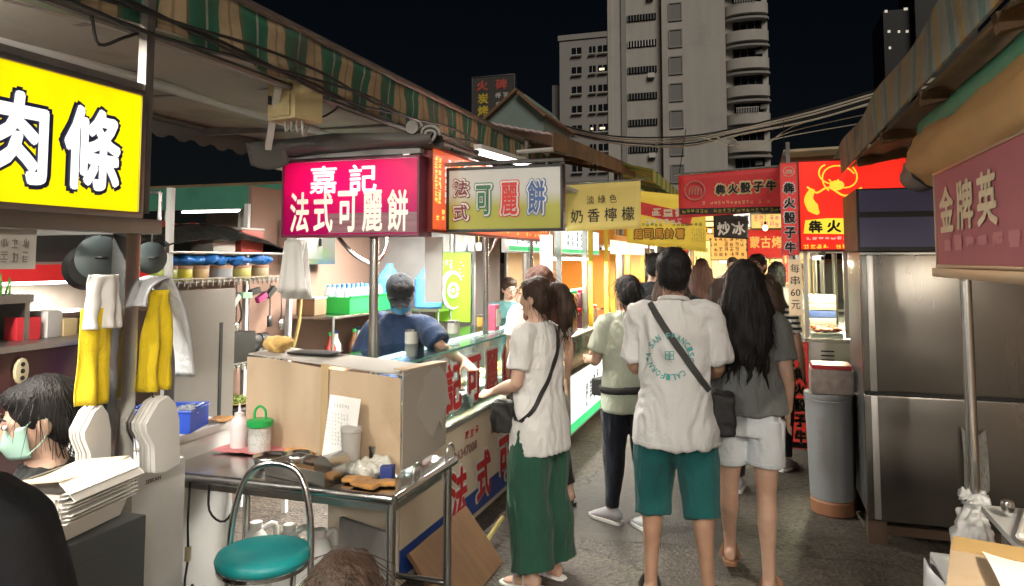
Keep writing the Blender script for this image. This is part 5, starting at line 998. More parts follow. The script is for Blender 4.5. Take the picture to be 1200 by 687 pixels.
bw = thing('steel_bowl', 'steel bowl with dark sauce at the table front', 'bowl', (-2.04,2.80,.755)); MB().lathe((0,0,0), [(.045,0),(.062,.015),(.072,.05),(.074,.05),(.066,.02),(.045,.008)], 28, cap=False).build('shell', STEEL, bw, local=True, smooth=True); MB().lathe((0,0,0), [(.0,.036),(.067,.036)], 24, cap=False).build('sauce', M('sauce_dark', (.02,.012,.008), .2), bw, local=True)
bw2 = thing('steel_bowl', 'smaller steel bowl behind the sauce bowl', 'bowl', (-1.96,2.88,.755)); MB().lathe((0,0,0), [(.04,0),(.055,.012),(.065,.045),(.067,.045),(.06,.02),(.04,.008)], 28, cap=False).build('shell', STEEL, bw2, local=True, smooth=True)
bx_ = thing('steel_tray', 'rectangular steel tray with brown residue at the table front', 'tray', (-1.80,2.74,.755), R(-12))
m_ = MB(); m_.b2(-.17,.17,-.09,.09,0,.004); m_.b2(-.17,-.166,-.09,.09,.0045,.055); m_.b2(.166,.17,-.09,.09,.0045,.055); m_.b2(-.1655,.1655,-.09,-.086,.0045,.055); m_.b2(-.1655,.1655,.086,.09,.0045,.055); m_.build('pan', STEEL, bx_, local=True); MB().b2(-.15,.02,-.07,.07,.006,.014).build('residue', M('caramel', (.16,.08,.03), .35, var=.4, scale=12), bx_, local=True)
MB().cyl((.12,-.05,.055),(.12,.06,.055), .05, n=24).build('scoop', STEEL, bx_, local=True)
tag(MB().box((-1.84,2.95,.765),(.14,.07,.016),R(-14)).build('black_scale', BLACKP, bevel=.004), 'flat black kitchen scale behind the steel tray', 'scale')
ps_ = thing('paper_sheet', 'printed white sheet leaning against the cardboard screen', 'paper', (-1.735,2.855,.757), R(-15)); MB().slab(lambda u, v: ((u-.5)*.19, .035-.05*(1-v)+.004*math.sin(u*5), v*.30), 8, 6, .002).build('sheet', M('paper_white', (.78,.77,.74), .8, var=.04), ps_, local=True); print_rows(ps_, -.07,.07,.10,.24,8,9, M('print_faded'), 12, -.012, .6, n=3); print_rows(ps_, -.05,.05,.255,.275,6,1, M('print_faded'), 13, .012, .7, n=4)
tag(MB().lathe((-1.66,2.83,.755), [(.032,0),(.034,.004),(.043,.17),(.046,.172),(.046,.185),(.044,.19)], 28).build('paper_cup', M('cup_grey', (.42,.40,.37), .6, var=.05)), 'tall grey lidded cup on the steel table', 'cup')
tag(MB().lathe((-1.585,2.92,.755), [(.034,0),(.036,.004),(.036,.085),(.038,.086),(.038,.10),(.03,.104),(.01,.115)], 24).build('steel_canister', STEEL), 'small steel canister behind the tall grey cup', 'canister')
pb = MB(); pb.ell((-1.56,2.80,.79),(.075,.065,.035)); pb.ell((-1.52,2.83,.80),(.05,.05,.035)); me_ = remesh(pb, .008, 1); wrinkle(me_, .02, (22,22,22), 9); tag(link('plastic_bag', me_, film('bag_clear', (.75,.74,.66), .7, .25)), 'crumpled clear plastic bag on the steel table', 'bag')
bottle('water_bottle', 'small clear bottle with blue cap by the cardboard side', (-1.475,2.92,.757), [(.025,0),(.027,.01),(.027,.11),(.012,.14)], film('plastic_clear'), M('plastic_blue', (.02,.10,.42), .35), [(.014,.138),(.015,.142),(.015,.16)])
tag(MB().box((-1.465,2.79,.785),(.05,.05,.055),R(10)).build('blue_carton', M('carton_navy', (.03,.05,.22), .5), bevel=.003), 'small navy carton by the cardboard side', 'carton')
for k, (x, y, r_) in enumerate(((-1.56,2.71,.1),(-1.45,2.70,.4),(-1.50,2.665,-.2))):
    me_ = remesh(MB().box((x,y,.768),(.12,.055,.02),r_), .006, 3); wrinkle(me_, .004, (12,12,12), k); tag(link('orange_rag', me_, cloth('rag_orange')), ['folded orange rag left of the table corner','folded orange rag right at the table corner','folded orange rag at the table front edge'][k], 'cloth', 'orange rags at the table corner')
# ---- under the table
jg = None; JUG = M('jug_white', (.68,.67,.64), .4, var=.05, dirt=.3, dcol=(.45,.4,.33), sub=.1)
def make_jug(label, loc, rz, s=1., group=None):
    t = thing('plastic_jug', label, 'jug', loc, rz, group); m = MB(); m.box((0,0,.12*s),(.15*s,.12*s,.24*s)); m.tube([(0,0,.23*s),(.0,0,.29*s)], [.055*s,.025*s], 14)
    MB().merge(m).build('body', JUG, t, local=True, bevel=.012*s); MB().tube([(.01*s,0,.28*s),(.07*s,0,.29*s),(.075*s,0,.2*s)], .012*s, 8, k=4).build('handle', JUG, t, local=True); MB().cyl((0,0,.29*s),(0,0,.315*s), .022*s, n=14).build('cap', JUG, t, local=True); return t
j0 = make_jug('leftmost white jug of the row under the steel table', (-2.30,3.06,.0), R(60), 1.3, 'white jugs under the steel table')
for k, (x, y) in enumerate(((-2.13,3.08),(-1.96,3.07),(-1.8,3.06))): copy_tree(j0, (x,y,0), R(50+k*25), ['second white jug from the left under the steel table','third white jug from the left under the steel table','rightmost white jug of the row under the steel table'][k])
make_jug('large white detergent jug standing at the table foot', (-2.30,2.42,.0), R(120), 1.35)
bk = thing('plastic_bucket', 'white plastic bucket under the teal stool', 'bucket', (-1.80,2.72,0)); MB().lathe((0,0,0), [(.10,0),(.105,.01),(.125,.26),(.132,.262),(.132,.28),(.122,.28),(.10,.02)], 28, cap=False).build('shell', JUG, bk, local=True, smooth=True); MB().lathe((0,0,0), [(.0,.27),(.121,.268)], 24, cap=False).build('lid', JUG, bk, local=True)
cr = thing('wire_crate', 'dark wire crate stuffed under the steel table', 'crate', (-2.2,2.75,0)); m_ = MB()
for i in range(6): m_.bar((-2.34+i*.06,2.62,.02),(-2.34+i*.06,2.62,.30),.008); m_.bar((-2.34,2.62,.03+i*.05),(-2.02,2.62,.03+i*.05),.008)
m_.build('mesh_side', BLACKP, cr); MB().b2(-2.34,-2.02,2.63,2.9,.01,.10).build('tray', BLACKP, cr)
sgn_ = tag(MB().box((-1.62,2.90,.30),(.34,.02,.44),R(-20)).build('grey_board', M('board_grey', (.22,.21,.20), .7, dirt=.4)), 'grey board leaning under the table end', 'board')
cdd = thing('power_cable', 'black cable with inline yellow plug hanging under the table', 'cable', (-2.32,2.66,.3)); MB().tube([(-2.34,2.66,.72),(-2.33,2.64,.55),(-2.325,2.64,.44)], .005, 6, k=3).build('cord', M('cable_black'), cdd); MB().box((-2.325,2.64,.41),(.02,.02,.06)).build('plug', M('plug_cream', (.55,.48,.3), .5), cdd, bevel=.003); MB().tube([(-2.325,2.64,.38),(-2.32,2.62,.28),(-2.28,2.6,.18),(-2.25,2.62,.05)], .005, 6, k=3).build('cord', M('cable_black'), cdd)
MB().tube([(-2.24,2.66,.72),(-2.22,2.64,.60),(-2.15,2.65,.56),(-2.08,2.66,.66)], .005, 6, k=4).build('cord', M('cable_black'), cdd)
# ---- teal stool
st = thing('round_stool', 'teal seated stool with bent chrome back hoop', 'stool', (-1.77,2.40,0), R(14)); TEAL = M('seat_teal', (.01,.26,.27), .4, var=.15, dirt=.3, dcol=(.35,.38,.33), dscale=7); CHR = steel('chrome_worn', (.62,.62,.61), .22)
MB().lathe((0,0,.55), [(.0,-.02),(.15,-.02),(.168,-.01),(.172,.008),(.165,.024),(.14,.034),(.0,.036)], 40, cap=False).build('seat', TEAL, st, local=True, smooth=True); MB().lathe((0,0,.55), [(.160,-.03),(.165,-.03),(.165,-.018),(.160,-.018)], 36, cap=False).build('seat_rim', CHR, st, local=True)
MB().tube([(-.165,.06,.0),(-.16,.06,.45),(-.15,.07,.68),(-.10,.085,.83),(0,.09,.87),(.10,.085,.83),(.15,.07,.68),(.16,.06,.45),(.165,.06,.0)], .0125, 12, k=6).build('back_hoop', CHR, st, local=True, smooth=True)
for q in (-1,1):
    MB().tube([(q*.13,-.16,0),(q*.12,-.05,.30),(q*.11,.02,.52)], .011, 10, k=3).build('leg', CHR, st, local=True)
MB().tube([(-.13,-.13,.12),(.13,-.13,.12)], .010, 8).build('stretcher', CHR, st, local=True); MB().tube([(-.15,.06,.22),(.15,.06,.22)], .010, 8).build('stretcher', CHR, st, local=True); MB().tube([(-.12,-.05,.30),(-.16,.06,.34)], .008, 8).build('hinge_bar', CHR, st, local=True); MB().tube([(.12,-.05,.30),(.16,.06,.34)], .008, 8).build('hinge_bar', CHR, st, local=True)
# ---- left: white cabinet, chest, basket
wc = thing('white_cabinet', 'narrow white appliance with small lettering beside the steel post', 'appliance', (-2.38,2.32,0)); MB().b2(-2.58,-2.19,2.16,2.46,.03,.87).build('body', WHITEP, wc, bevel=.008); MB().b2(-2.57,-2.2,2.17,2.45,0,.03).build('plinth', BLACKP, wc)
wl_ = letters(wc, 'SEIKAN', 0, 0, .075, .016, M('print_faded'), -.001, .03); wl_.rotation_euler = (0,0,R(90)); wl_.location = (.191,-.03,.825)
ch = thing('chest_freezer', 'low white chest freezer holding the blue basket', 'freezer', (-2.68,2.85,0)); MB().b2(-2.92,-2.51,2.48,3.15,.04,.82).build('body', WHITEP, ch, bevel=.01); MB().b2(-2.93,-2.50,2.47,3.16,.822,.86).build('lid', WHITEP, ch, bevel=.008); MB().b2(-2.9,-2.53,2.5,3.13,0,.04).build('plinth', BLACKP, ch)
bq = thing('blue_basket', 'blue plastic basket of wrapped cutlery on the white freezer', 'basket', (-2.66,2.86,.862), R(20)); BLU = M('plastic_royal_blue', (.015,.07,.50), .4); m_ = MB(); m_.b2(-.15,.15,-.11,.11,0,.006)
for x0, x1, y0, y1 in ((-.15,-.144,-.11,.11),(.144,.15,-.11,.11),(-.1435,.1435,-.11,-.104),(-.1435,.1435,.104,.11)): m_.b2(x0,x1,y0,y1,.0065,.095)
m_.build('tub', BLU, bq, local=True); MB().tube([(-.15,-.11,.097),(.15,-.11,.097),(.15,.11,.097),(-.15,.11,.097),(-.15,-.11,.097)], .007, 8).build('rim', BLU, bq, local=True)
rng = random.Random(3); m_ = MB()
for i in range(140): m_.box((rng.uniform(-.13,.13),rng.uniform(-.09,.09),rng.uniform(.05,.10)),(.05,.008,.006),rng.uniform(0,3),rng.uniform(-.3,.3),rng.uniform(-.4,.4))
o = m_.build('cutlery_packs', M('foil_silver', (.6,.62,.66), .3, .5), bq, local=True); o['kind'] = 'stuff'
tag(MB().slab(lambda u, v: (-2.58+u*.12, 3.02+v*.1, .865+.012*(1+noise.noise(V((u*5,v*5,7))))), 8, 8, .004).build('orange_rag', cloth('rag_orange')), 'orange rag on the white freezer behind the basket', 'cloth')
# ---- dark stove box and stacked paper trays at the left
sv = thing('charcoal_bin', 'dark grey box stand under the white paper trays', 'stand', (-1.9,1.65,0)); MB().b2(-2.05,-1.74,1.40,1.80,.0,.90).build('body', M('slate_panel', (.055,.06,.06), .6, var=.15), sv, bevel=.006); MB().b2(-1.745,-1.738,1.45,1.76,.1,.84).build('front_panel', M('slate_panel'), sv, bevel=.003)
PAPER = M('paper_card', (.74,.71,.66), .75, var=.04)
pt_ = thing('paper_tray', 'white folded paper food tray in the stack at lower left', 'tray', (-1.86,1.63,.903), R(8), 'stacked white paper trays')
def tray(u, v):
    return None
m_ = MB(); w0, l0, h0 = .075, .125, .06
m_.add([(-w0,-l0,0),(w0,-l0,0),(w0,l0,0),(-w0,l0,0),(-w0-.018,-l0-.015,h0),(w0+.018,-l0-.015,h0),(w0+.018,l0+.015,h0),(-w0-.018,l0+.015,h0)], [(0,1,2,3),(0,4,5,1),(1,5,6,2),(2,6,7,3),(3,7,4,0)])
o = m_.build('shell', PAPER, pt_, local=True, fix=False); mdf = None
MB().slab(lambda u, v: (w0+.016+.03*v, -l0-.01+u*2*(l0+.01), h0-.003+.004*v), 2, 2, .002).build('flap', PAPER, pt_, local=True)
for k in range(1, 8): copy_tree(pt_, (-1.86+.004*(k % 3),1.63+.003*(k % 2),.903+k*.011), R(8+(k % 3)*1.5-1))
tl = thing('open_carton', 'open brown lined paper carton on top of the tray stack', 'carton', (-1.86,1.64,1.045), R(8)); MB().slab(lambda u, v: ((u-.5)*.17, (v-.5)*.26, .01+.02*(u-.5)+.006*math.cos(v*6)), 6, 6, .003).build('panel', M('paper_kraft', (.58,.45,.30), .8), tl, local=True); MB().slab(lambda u, v: (.085+.05*u, (v-.5)*.27, .022-.045*u), 4, 4, .003).build('side_flap', PAPER, tl, local=True); MB().slab(lambda u, v: (-.085-.05*u, (v-.5)*.27, .0-.02*u), 4, 4, .003).build('side_flap', PAPER, tl, local=True)
# ---- towels and bags on the steel post
def drape(name, label, cat, loc, rz, w, h, mat, amp=.02, seed=0, taper=.0, th=.012, fold=7., bow=.03):
    t = thing(name, label, cat, loc, rz)
    def f(u, v):
        x = (u-.5)*w*(1-taper*(1-v)); y = amp*v*math.sin(u*fold*2+seed)+.5*amp*noise.noise(V((u*5,v*3,seed)))-bow*math.sin(math.pi*u)*(1-.4*v)
        return (x, y, -v*h*(1+.05*noise.noise(V((u*3,seed,1)))))
    MB().slab(f, 30, 16, th).build('sheet', mat, t, local=True, smooth=True); return t
YT = cloth('towel_yellow', (.75,.55,.02), .15); WBAG = M('bag_white', (.72,.70,.66), .5, var=.06, bump=.2, bscale=25)
drape('hanging_towel', 'yellow towel hanging left of the steel post', 'towel', (-2.0,1.835,1.50), R(90), .115, .30, YT, .016, 1, th=.006)
drape('hanging_towel', 'yellow towel hanging right of the steel post', 'towel', (-1.97,2.06,1.55), R(90), .13, .34, YT, .028, 2, .3, th=.006)
drape('bag_bundle', 'bundle of white plastic bags hung left above the yellow towel', 'bags', (-1.985,1.84,1.605), R(90), .125, .17, WBAG, .022, 3, .15, .006)
def archf(u, v):
    a = math.pi*(1.02-u*1.12); r_ = .055+.012*math.sin(v*9); 
    y = -.05+.075*(1-math.cos(u*3.0))*.9
    z = .10*math.sin(min(1,u*1.35)*math.pi*.72) - max(0,u-.45)*.62
    return (-.11+u*.25-.02*math.sin(u*6), -.04+v*.09+.012*math.sin(u*8+v*5), z)
wt = thing('white_towel', 'white towel looped over the yellow towel right of the steel post', 'towel', (-1.96,2.06,1.50), R(90)); MB().slab(archf, 34, 10, .008).build('cloth', cloth('towel_white', (.62,.63,.66), .08), wt, local=True, smooth=True)
for lab, x, y, z, w_, h_, sd, th in (('stack of white paper bags hanging left of the post below the towels',-2.0,1.82,1.20,.10,.23,4,.05),('stack of white paper bags hanging right of the post below the towels',-1.945,2.03,1.195,.15,.25,6,.05)):
    t = thing('paper_bag_stack', lab, 'bags', (x,y,z), R(90))
    pts = [(-w_*.52,-h_*.30),(-w_*.18,-.015),(w_*.10,.0),(w_*.33,-.03),(w_*.46,-h_*.35),(w_*.52,-h_*.96),(w_*.1,-h_),(-w_*.22,-h_*.97),(-w_*.26,-h_*.62),(-w_*.50,-h_*.40)]
    for k in range(7): MB().prism([(a*(1+.02*math.sin(k*1.7))+.003*math.sin(k*2.3), b*(1+.012*math.sin(k*3.1))) for a, b in pts], (0,-.045+k*.010,0), (1,0,0), (0,0,1), (0,.0085,0)).build('bag', WBAG, t, local=True, bevel=.003)
    MB().tube([(0,0,-.02),(0,.02,.03),(0,.04,.05)], .003, 5).build('string', BLACKP, t, local=True)
wb = thing('hanging_bags', 'sheaf of white shopping bags hung by the pink lightbox', 'bags', (-2.52,3.62,1.76), R(6))
for k in range(5): MB().slab(lambda u, v: ((u-.5)*(.10+.08*v)+.004*k, .012*k+.012*math.sin(u*14+k)*v, -v*(.29+.01*k)+.015*math.sin(u*3.14)*(1-v)), 18, 10, .003).build('bag', WBAG, wb, local=True, smooth=True)
MB().tube([(0,.03,0),(.0,.03,.06),(.01,.03,.12)], .006, 6).build('hook', STEELD, wb, local=True)

# ---- left background: maroon counter with bottles, shelves, rack
mc = thing('maroon_counter', 'maroon panelled counter behind the masked vendor at left', 'counter', (-3.1,1.9,0)); MB().b2(-3.5,-2.95,.9,2.74,0,1.27).build('body', M('panel_maroon', (.065,.02,.022), .35, var=.25, scale=3), mc, bevel=.004); MB().b2(-3.52,-2.92,.88,2.76,1.272,1.30).build('top', STEELD, mc, bevel=.003)
ss = thing('power_strip', 'cream oval power strip on the maroon counter', 'power strip', (-2.945,2.33,1.19), R(90)); MB().lathe((0,0,0), [(.03,-.02)], 8) ; MB().prism([(.03*math.cos(a*.5236), .055*math.sin(a*.5236)) for a in range(12)], (0,-.02,0), (1,0,0), (0,0,1), (0,.018,0)).build('case', M('plug_cream'), ss, local=True, bevel=.004)
for z in (-.028,0,.028): MB().lathe((0,0,0), [(0,0)], 3); MB().prism([(.010*math.cos(a*.7854), z+.010*math.sin(a*.7854)) for a in range(8)], (0,-.0225,0), (1,0,0), (0,0,1), (0,.002,0)).build('socket', BLACKP, ss, local=True)
hz_ = thing('hose_coil', 'coil of blue hose hung on the maroon counter', 'hose', (-2.90,2.68,1.14))
for k in range(6): MB().tube([(-2.90+.01*k+.006*math.sin(a),2.66+(.07+.006*k)*math.cos(a*.5236),1.14+(.115+.006*k)*math.sin(a*.5236)) for a in range(13)], .008, 7).build('loop', M('hose_blue', (.015,.04,.30), .4), hz_)
yh = thing('yellow_strap', 'yellow webbing strap hooked at the far left edge', 'strap', (-2.92,2.2,.98)); MB().tube([(-2.92,2.16,1.0),(-2.92,2.24,1.03),(-2.92,2.30,.97),(-2.92,2.32,.86)], [(.016,.003)]*4, 8, k=4).build('webbing', M('webbing_yellow', (.55,.40,.04), .6), yh)
rng = random.Random(11)
for k in range(5):
    t = bottle('sauce_bottle', 'dark sauce bottle in the row on the maroon counter', (-3.08-.08*(k % 2),1.98+k*.075,1.301), [(.03,0),(.032,.01),(.032,.10),(.014,.135),(.012,.16)], M('bottle_dark', (.05,.018,.01), .15), M('plastic_green'), [(.014,.158),(.014,.178)], 'dark bottles on the maroon counter')
gs = thing('scallion_tray', 'tray of green scallions standing on the bottles counter', 'vegetables', (-3.2,2.1,1.46)); m_ = MB()
for i in range(90): x = rng.uniform(-3.3,-3.08); y = rng.uniform(1.8,2.42); m_.tube([(x,y,1.48),(x+rng.uniform(-.02,.02),y+rng.uniform(-.02,.02),1.56+rng.uniform(0,.04))], [.005,.003], 5)
o = m_.build('stalks', M('scallion_green', (.10,.28,.04), .5, var=.4, scale=30), gs); o['kind'] = 'stuff'; MB().b2(-3.34,-3.04,1.76,2.46,1.465,1.50).build('tray', STEELD, gs); 
for y in (1.80,2.44): MB().b2(-3.33,-3.05,y-.012,y+.012,1.301,1.464).build('leg', STEELD, gs)
for k, (y, w_, h_, m_, lab) in enumerate(((2.46,.10,.10,M('carton_red', (.55,.03,.04), .5),'red carton on the maroon counter'),(2.57,.09,.12,M('carton_white', (.65,.63,.6), .6),'white carton on the maroon counter'),(2.66,.07,.08,M('carton_tan', (.55,.42,.22), .6),'tan tub on the maroon counter'))): tag(MB().box((-3.1,y,1.301+h_/2),(.1,w_,h_),rng.uniform(-.2,.2)).build('carton', m_, bevel=.004), lab, 'carton')
# hanging pans/lamps under the beam
for k, (x, y, z, r_, lab) in enumerate(((-2.35,2.16,1.66,.085,'round grey pan lid hanging left of the steel post'),(-2.3,2.36,1.66,.065,'round grey pan lid hanging right of the steel post'))):
    t = thing('pan_lid', lab, 'lid', (x,y,z), R(70)); t2 = MB(); t2.tube([(0,-.02,0),(0,-.01,0),(0,.0,0),(0,.012,0)], [r_*.2,r_*.85,r_,r_*.98], 28); t2.build('disc', M('enamel_grey', (.10,.125,.13), .35, var=.15), t, local=True); MB().tube([(-.02,-.02,0),(-.01,-.04,0),(.01,-.04,0),(.02,-.02,0)], .005, 6, k=3).build('knob', BLACKP, t, local=True); MB().tube([(0,.0,r_*.95),(0,.0,r_+.06)], .003, 5).build('wire', STEELD, t, local=True)
# wall rack at the crepe stall's near end
rk = thing('wire_rack', 'tall rack with two shelves of tins between the stalls', 'rack', (-3.15,3.85,0))
for x, y in ((-3.0,3.2),(-3.0,4.28),(-3.35,3.2),(-3.35,4.28)): 
    m_ = MB().box((x,y,1.02),(.03,.03,2.04)); m_.build('upright', WHITEP, rk)
for z in (.55,1.02,1.535,1.70): MB().b2(-3.37,-2.98,3.18,4.30,z-.012,z).build('shelf', STEELD if z > 1.1 else STEEL, rk, bevel=.002)
for z in (1.535,1.02):
    m_ = MB(); [m_.bar((-2.975,3.2+i*.045,z-.03),(-2.975,3.2+i*.045,z+.012),.006) for i in range(24)]; m_.bar((-2.975,3.18,z+.014),(-2.975,4.3,z+.014),.008); m_.build('shelf_guard', STEEL, rk)
tins = [(3.24,.07,(.30,.36,.03),'olive'),(3.36,.065,(.55,.50,.03),'yellow'),(3.50,.06,(.50,.33,.15),'tan'),(3.68,.075,(.30,.31,.33),'grey'),(3.86,.07,(.50,.45,.12),'mustard'),(4.05,.06,(.45,.35,.2),'beige')]
for y, r_, col_, nm in tins:
    t = thing('round_tin', 'round %s tin on the upper rack shelf' % nm, 'tin', (-3.07,y,1.536)); MB().lathe((0,0,0), [(r_*.95,0),(r_,.005),(r_,.065),(r_*.97,.068)], 24).build('body', M('tin_'+nm, col_, .4), t, local=True); MB().lathe((0,0,0), [(r_*1.03,.066),(r_*1.03,.082),(r_*.9,.085)], 24).build('lid', M('tin_lid', (.40,.22,.13), .5), t, local=True)
cov = MB().slab(lambda u, v: (-3.40+v*.42, 3.12+u*1.1, 1.703+.16*math.sin(math.pi*min(1,u*1.0))**.5*math.sin(math.pi*(.08+v*.84))**.6+.012*noise.noise(V((u*9,v*6,0)))), 40, 14, .005).build('black_cover', M('bin_liner', (.012,.014,.014), .25, var=.2, bump=.5, bscale=14)); tag(cov, 'black plastic sheet draped over goods on the rack top', 'sheet')
for k in range(4):
    me_ = remesh(MB().ell((-3.05,3.40+k*.21,1.655),(.06,.11,.025)), .01, 1); wrinkle(me_, .015, (16,16,16), k); tag(link('blue_bag', me_, M('bag_blue', (.02,.19,.62), .35, var=.3, scale=20)), ['leftmost blue plastic bag under the black sheet','second blue plastic bag from the left under the black sheet','third blue plastic bag from the left under the black sheet','rightmost blue plastic bag under the black sheet'][k], 'bag', 'blue bags on the rack')
sc_ = thing('steel_cabinet', 'brushed steel cabinet standing below the rack of tins', 'cabinet', (-2.97,3.40,0)); MB().b2(-2.968,-2.90,3.16,3.62,.02,1.49).build('body', M('cabinet_steel', (.21,.19,.165), .45, .35, var=.2, scale=3, dirt=.5, dcol=(.12,.10,.08), dscale=3), sc_, bevel=.006); MB().b2(-2.905,-2.897,3.49,3.515,.1,1.30).build('door_gap', BLACKP, sc_)
# black machine, plate, clip lamp on the lower shelf
bm_ = thing('black_mixer', 'black motor of a mixer standing on the rack', 'machine', (-3.12,3.88,1.02)); m_ = MB(); m_.box((-3.12,3.86,1.115),(.2,.22,.19)); m_.tube([(-3.12,3.96,1.13),(-3.10,4.10,1.13)], [.075,.045], 16); m_.build('housing', BLACKP, bm_, bevel=.01); MB().cyl((-3.10,4.1,1.13),(-3.09,4.16,1.13), .05, n=18).build('nozzle', BLACKP, bm_); MB().tube([(-3.1,3.84,1.21),(-3.0,3.80,1.30),(-2.99,3.76,1.42)], .006, 6, k=3).build('cord', M('cable_black'), bm_)
pl_ = thing('salad_plate', 'plate heaped with chopped greens on the lower rack shelf', 'plate', (-3.08,3.86,.552)); MB().lathe((0,0,.22), [(.0,0),(.07,0),(.12,.012),(.12,.016),(.07,.006),(0,.006)], 28, cap=False).build('dish', M('dish_yellow', (.6,.5,.2), .4), pl_, local=True); MB().lathe((0,0,0), [(.13,0),(.135,.01),(.14,.2),(.13,.215)], 28).build('pot', BLACKP, pl_, local=True)
m_ = MB(); [m_.box((rng.uniform(-.08,.08),rng.uniform(-.08,.08),.235+rng.uniform(0,.025)),(.02,.006,.012),rng.uniform(0,3),rng.uniform(0,3)) for i in range(120)]; o = m_.build('greens', M('greens_chopped', (.28,.36,.08), .6, var=.5, scale=40), pl_, local=True); o['kind'] = 'stuff'
cl = thing('clip_bundle', 'tangle of clips and small boxes on a wire above the mixer', 'clips', (-2.97,3.85,1.44))
for k, (dy, dz, col_) in enumerate(((-.1,.0,(.3,.5,.35)),(-.02,.02,(.02,.02,.02)),(.05,-.02,(.5,.05,.2)),(.14,.01,(.02,.02,.02)),(-.2,-.03,(.5,.5,.45)))): MB().box((-2.955,3.88+dy,1.44+dz),(.03,.09,.035),.0,R(k*12)).build('clip', M('clip%d' % k, col_, .5), cl, bevel=.003)
MB().tube([(-2.965,3.66,1.46),(-2.955,3.9,1.45),(-2.965,4.1,1.47)], .004, 5, k=3).build('wire', BLACKP, cl)
# clutter that fills the stalls: pots, tubs, hanging tools
def pot(label, loc, r, h, mat, lid=True):
    t = thing('cooking_pot', label, 'pot', loc); MB().lathe((0,0,0), [(r*.9,0),(r,.01),(r,h),(r*1.06,h+.004),(r*.96,h+.004),(r*.93,.02)], 22, cap=False).build('body', mat, t, local=True)
    for q in (-1,1): MB().tube([(0,q*r,h*.75),(0,q*(r+.03),h*.8),(0,q*(r+.03),h*.65),(0,q*r,h*.6)], .005, 6).build('handle', mat, t, local=True)
    if lid: MB().lathe((0,0,h), [(r*1.02,.004),(r*.8,.022),(.012,.03),(.014,.05),(0,.052)], 22, cap=False).build('lid', mat, t, local=True)
pot('steel stock pot on the low rack shelf under the mixer', (-3.12,3.45,.552), .11, .20, STEEL); pot('dark iron pot on the rack middle shelf left of the mixer', (-3.12,3.42,1.022), .10, .14, BLACKP); pot('steel pot at the right end of the rack middle shelf', (-3.15,4.2,1.022), .07, .12, STEEL, False)
tub_c = [((.60,.58,.52),'white'),((.50,.08,.05),'red'),((.08,.20,.42),'blue'),((.45,.36,.10),'mustard'),((.10,.28,.12),'green'),((.28,.17,.10),'brown')]
def tub(label, loc, w, d, h, col, nm):
    t = thing('storage_tub', label, 'tub', loc); MB().box((0,0,h/2),(d,w,h)).build('body', M('tub_'+nm, col, .45, var=.15), t, local=True, bevel=.01); MB().box((0,0,h+.008),(d*1.04,w*1.04,.014)).build('lid', M('tub_lid', (.55,.54,.5), .45), t, local=True, bevel=.003)
for k, (x, y, z, w_, h_, pl2) in enumerate(((-3.15,3.72,1.702,.2,.10,'on the rack top beside the black sheet'),(-3.15,3.98,1.702,.22,.14,'on the rack top near the pink sign'),(-3.2,3.66,.552,.18,.16,'on the low rack shelf behind the salad plate'),(-3.15,4.16,.552,.2,.2,'on the low rack shelf at the right end'),(-3.2,5.75,.842,.2,.16,'on the low crepe stall shelf'),(-3.2,4.85,1.242,.16,.12,'on the crepe stall shelf left of the green basket'))):
    tub('%s storage tub %s' % (tub_c[k][1], pl2), (x,y,z), w_, .16, h_, tub_c[k][0], tub_c[k][1])
for k, (y, ln, nm) in enumerate(((3.30,.20,'ladle'),(3.42,.24,'spatula'),(3.56,.18,'whisk'),(3.70,.22,'skimmer'),(4.02,.2,'tongs'),(4.14,.23,'brush'))):
    t = thing('hanging_utensil', 'steel %s hanging under the tin shelf' % nm, 'utensil', (-2.96,y,1.50)); MB().tube([(0,0,.0),(0,.004,-ln)], .004, 6).build('handle', STEEL, t, local=True)
    m_ = MB(); m_.ell((0,.004,-ln-.03),(.012,.028,.034),12,8) if nm in ('ladle','skimmer','whisk') else m_.box((0,.004,-ln-.035),(.006,.045,.07)); m_.build('head', STEEL if k % 2 else BLACKP, t, local=True, smooth=True); MB().tube([(0,0,0),(0,.008,.012),(0,0,.02)], .003, 5).build('hook', STEEL, t, local=True)
for k, (x, y, r_, nm) in enumerate(((-2.62,2.35,.09,'black frying pan'),(-2.75,2.52,.075,'steel frying pan'),(-2.85,2.75,.10,'worn wok'))):
    t = thing('hanging_pan', '%s hung from the beam behind the steel post' % nm, 'pan', (x,y,1.62), R(60+k*14)); MB().tube([(0,-.03,0),(0,-.026,0),(0,0,0),(0,.006,0)], [r_*.3,r_*.8,r_,r_*1.02], 24).build('bowl', [BLACKP,STEEL,STEELD][k], t, local=True); MB().bar((0,0,r_*.95),(0,0,r_+.13),.014,.006).build('handle', BLACKP, t, local=True)
ch2 = thing('strip_banner', 'red and white checked cloth strip under the far beam', 'cloth', (-3.9,4.4,1.9)); MB().slab(lambda u, v: (-4.1, 3.2+u*1.6, 1.93-v*.10+.008*math.sin(u*30)), 30, 3, .004).build('cloth', stripe_mat('cloth_check', [(0,(.55,.05,.04)),(.5,(.62,.58,.52))], .16), ch2)
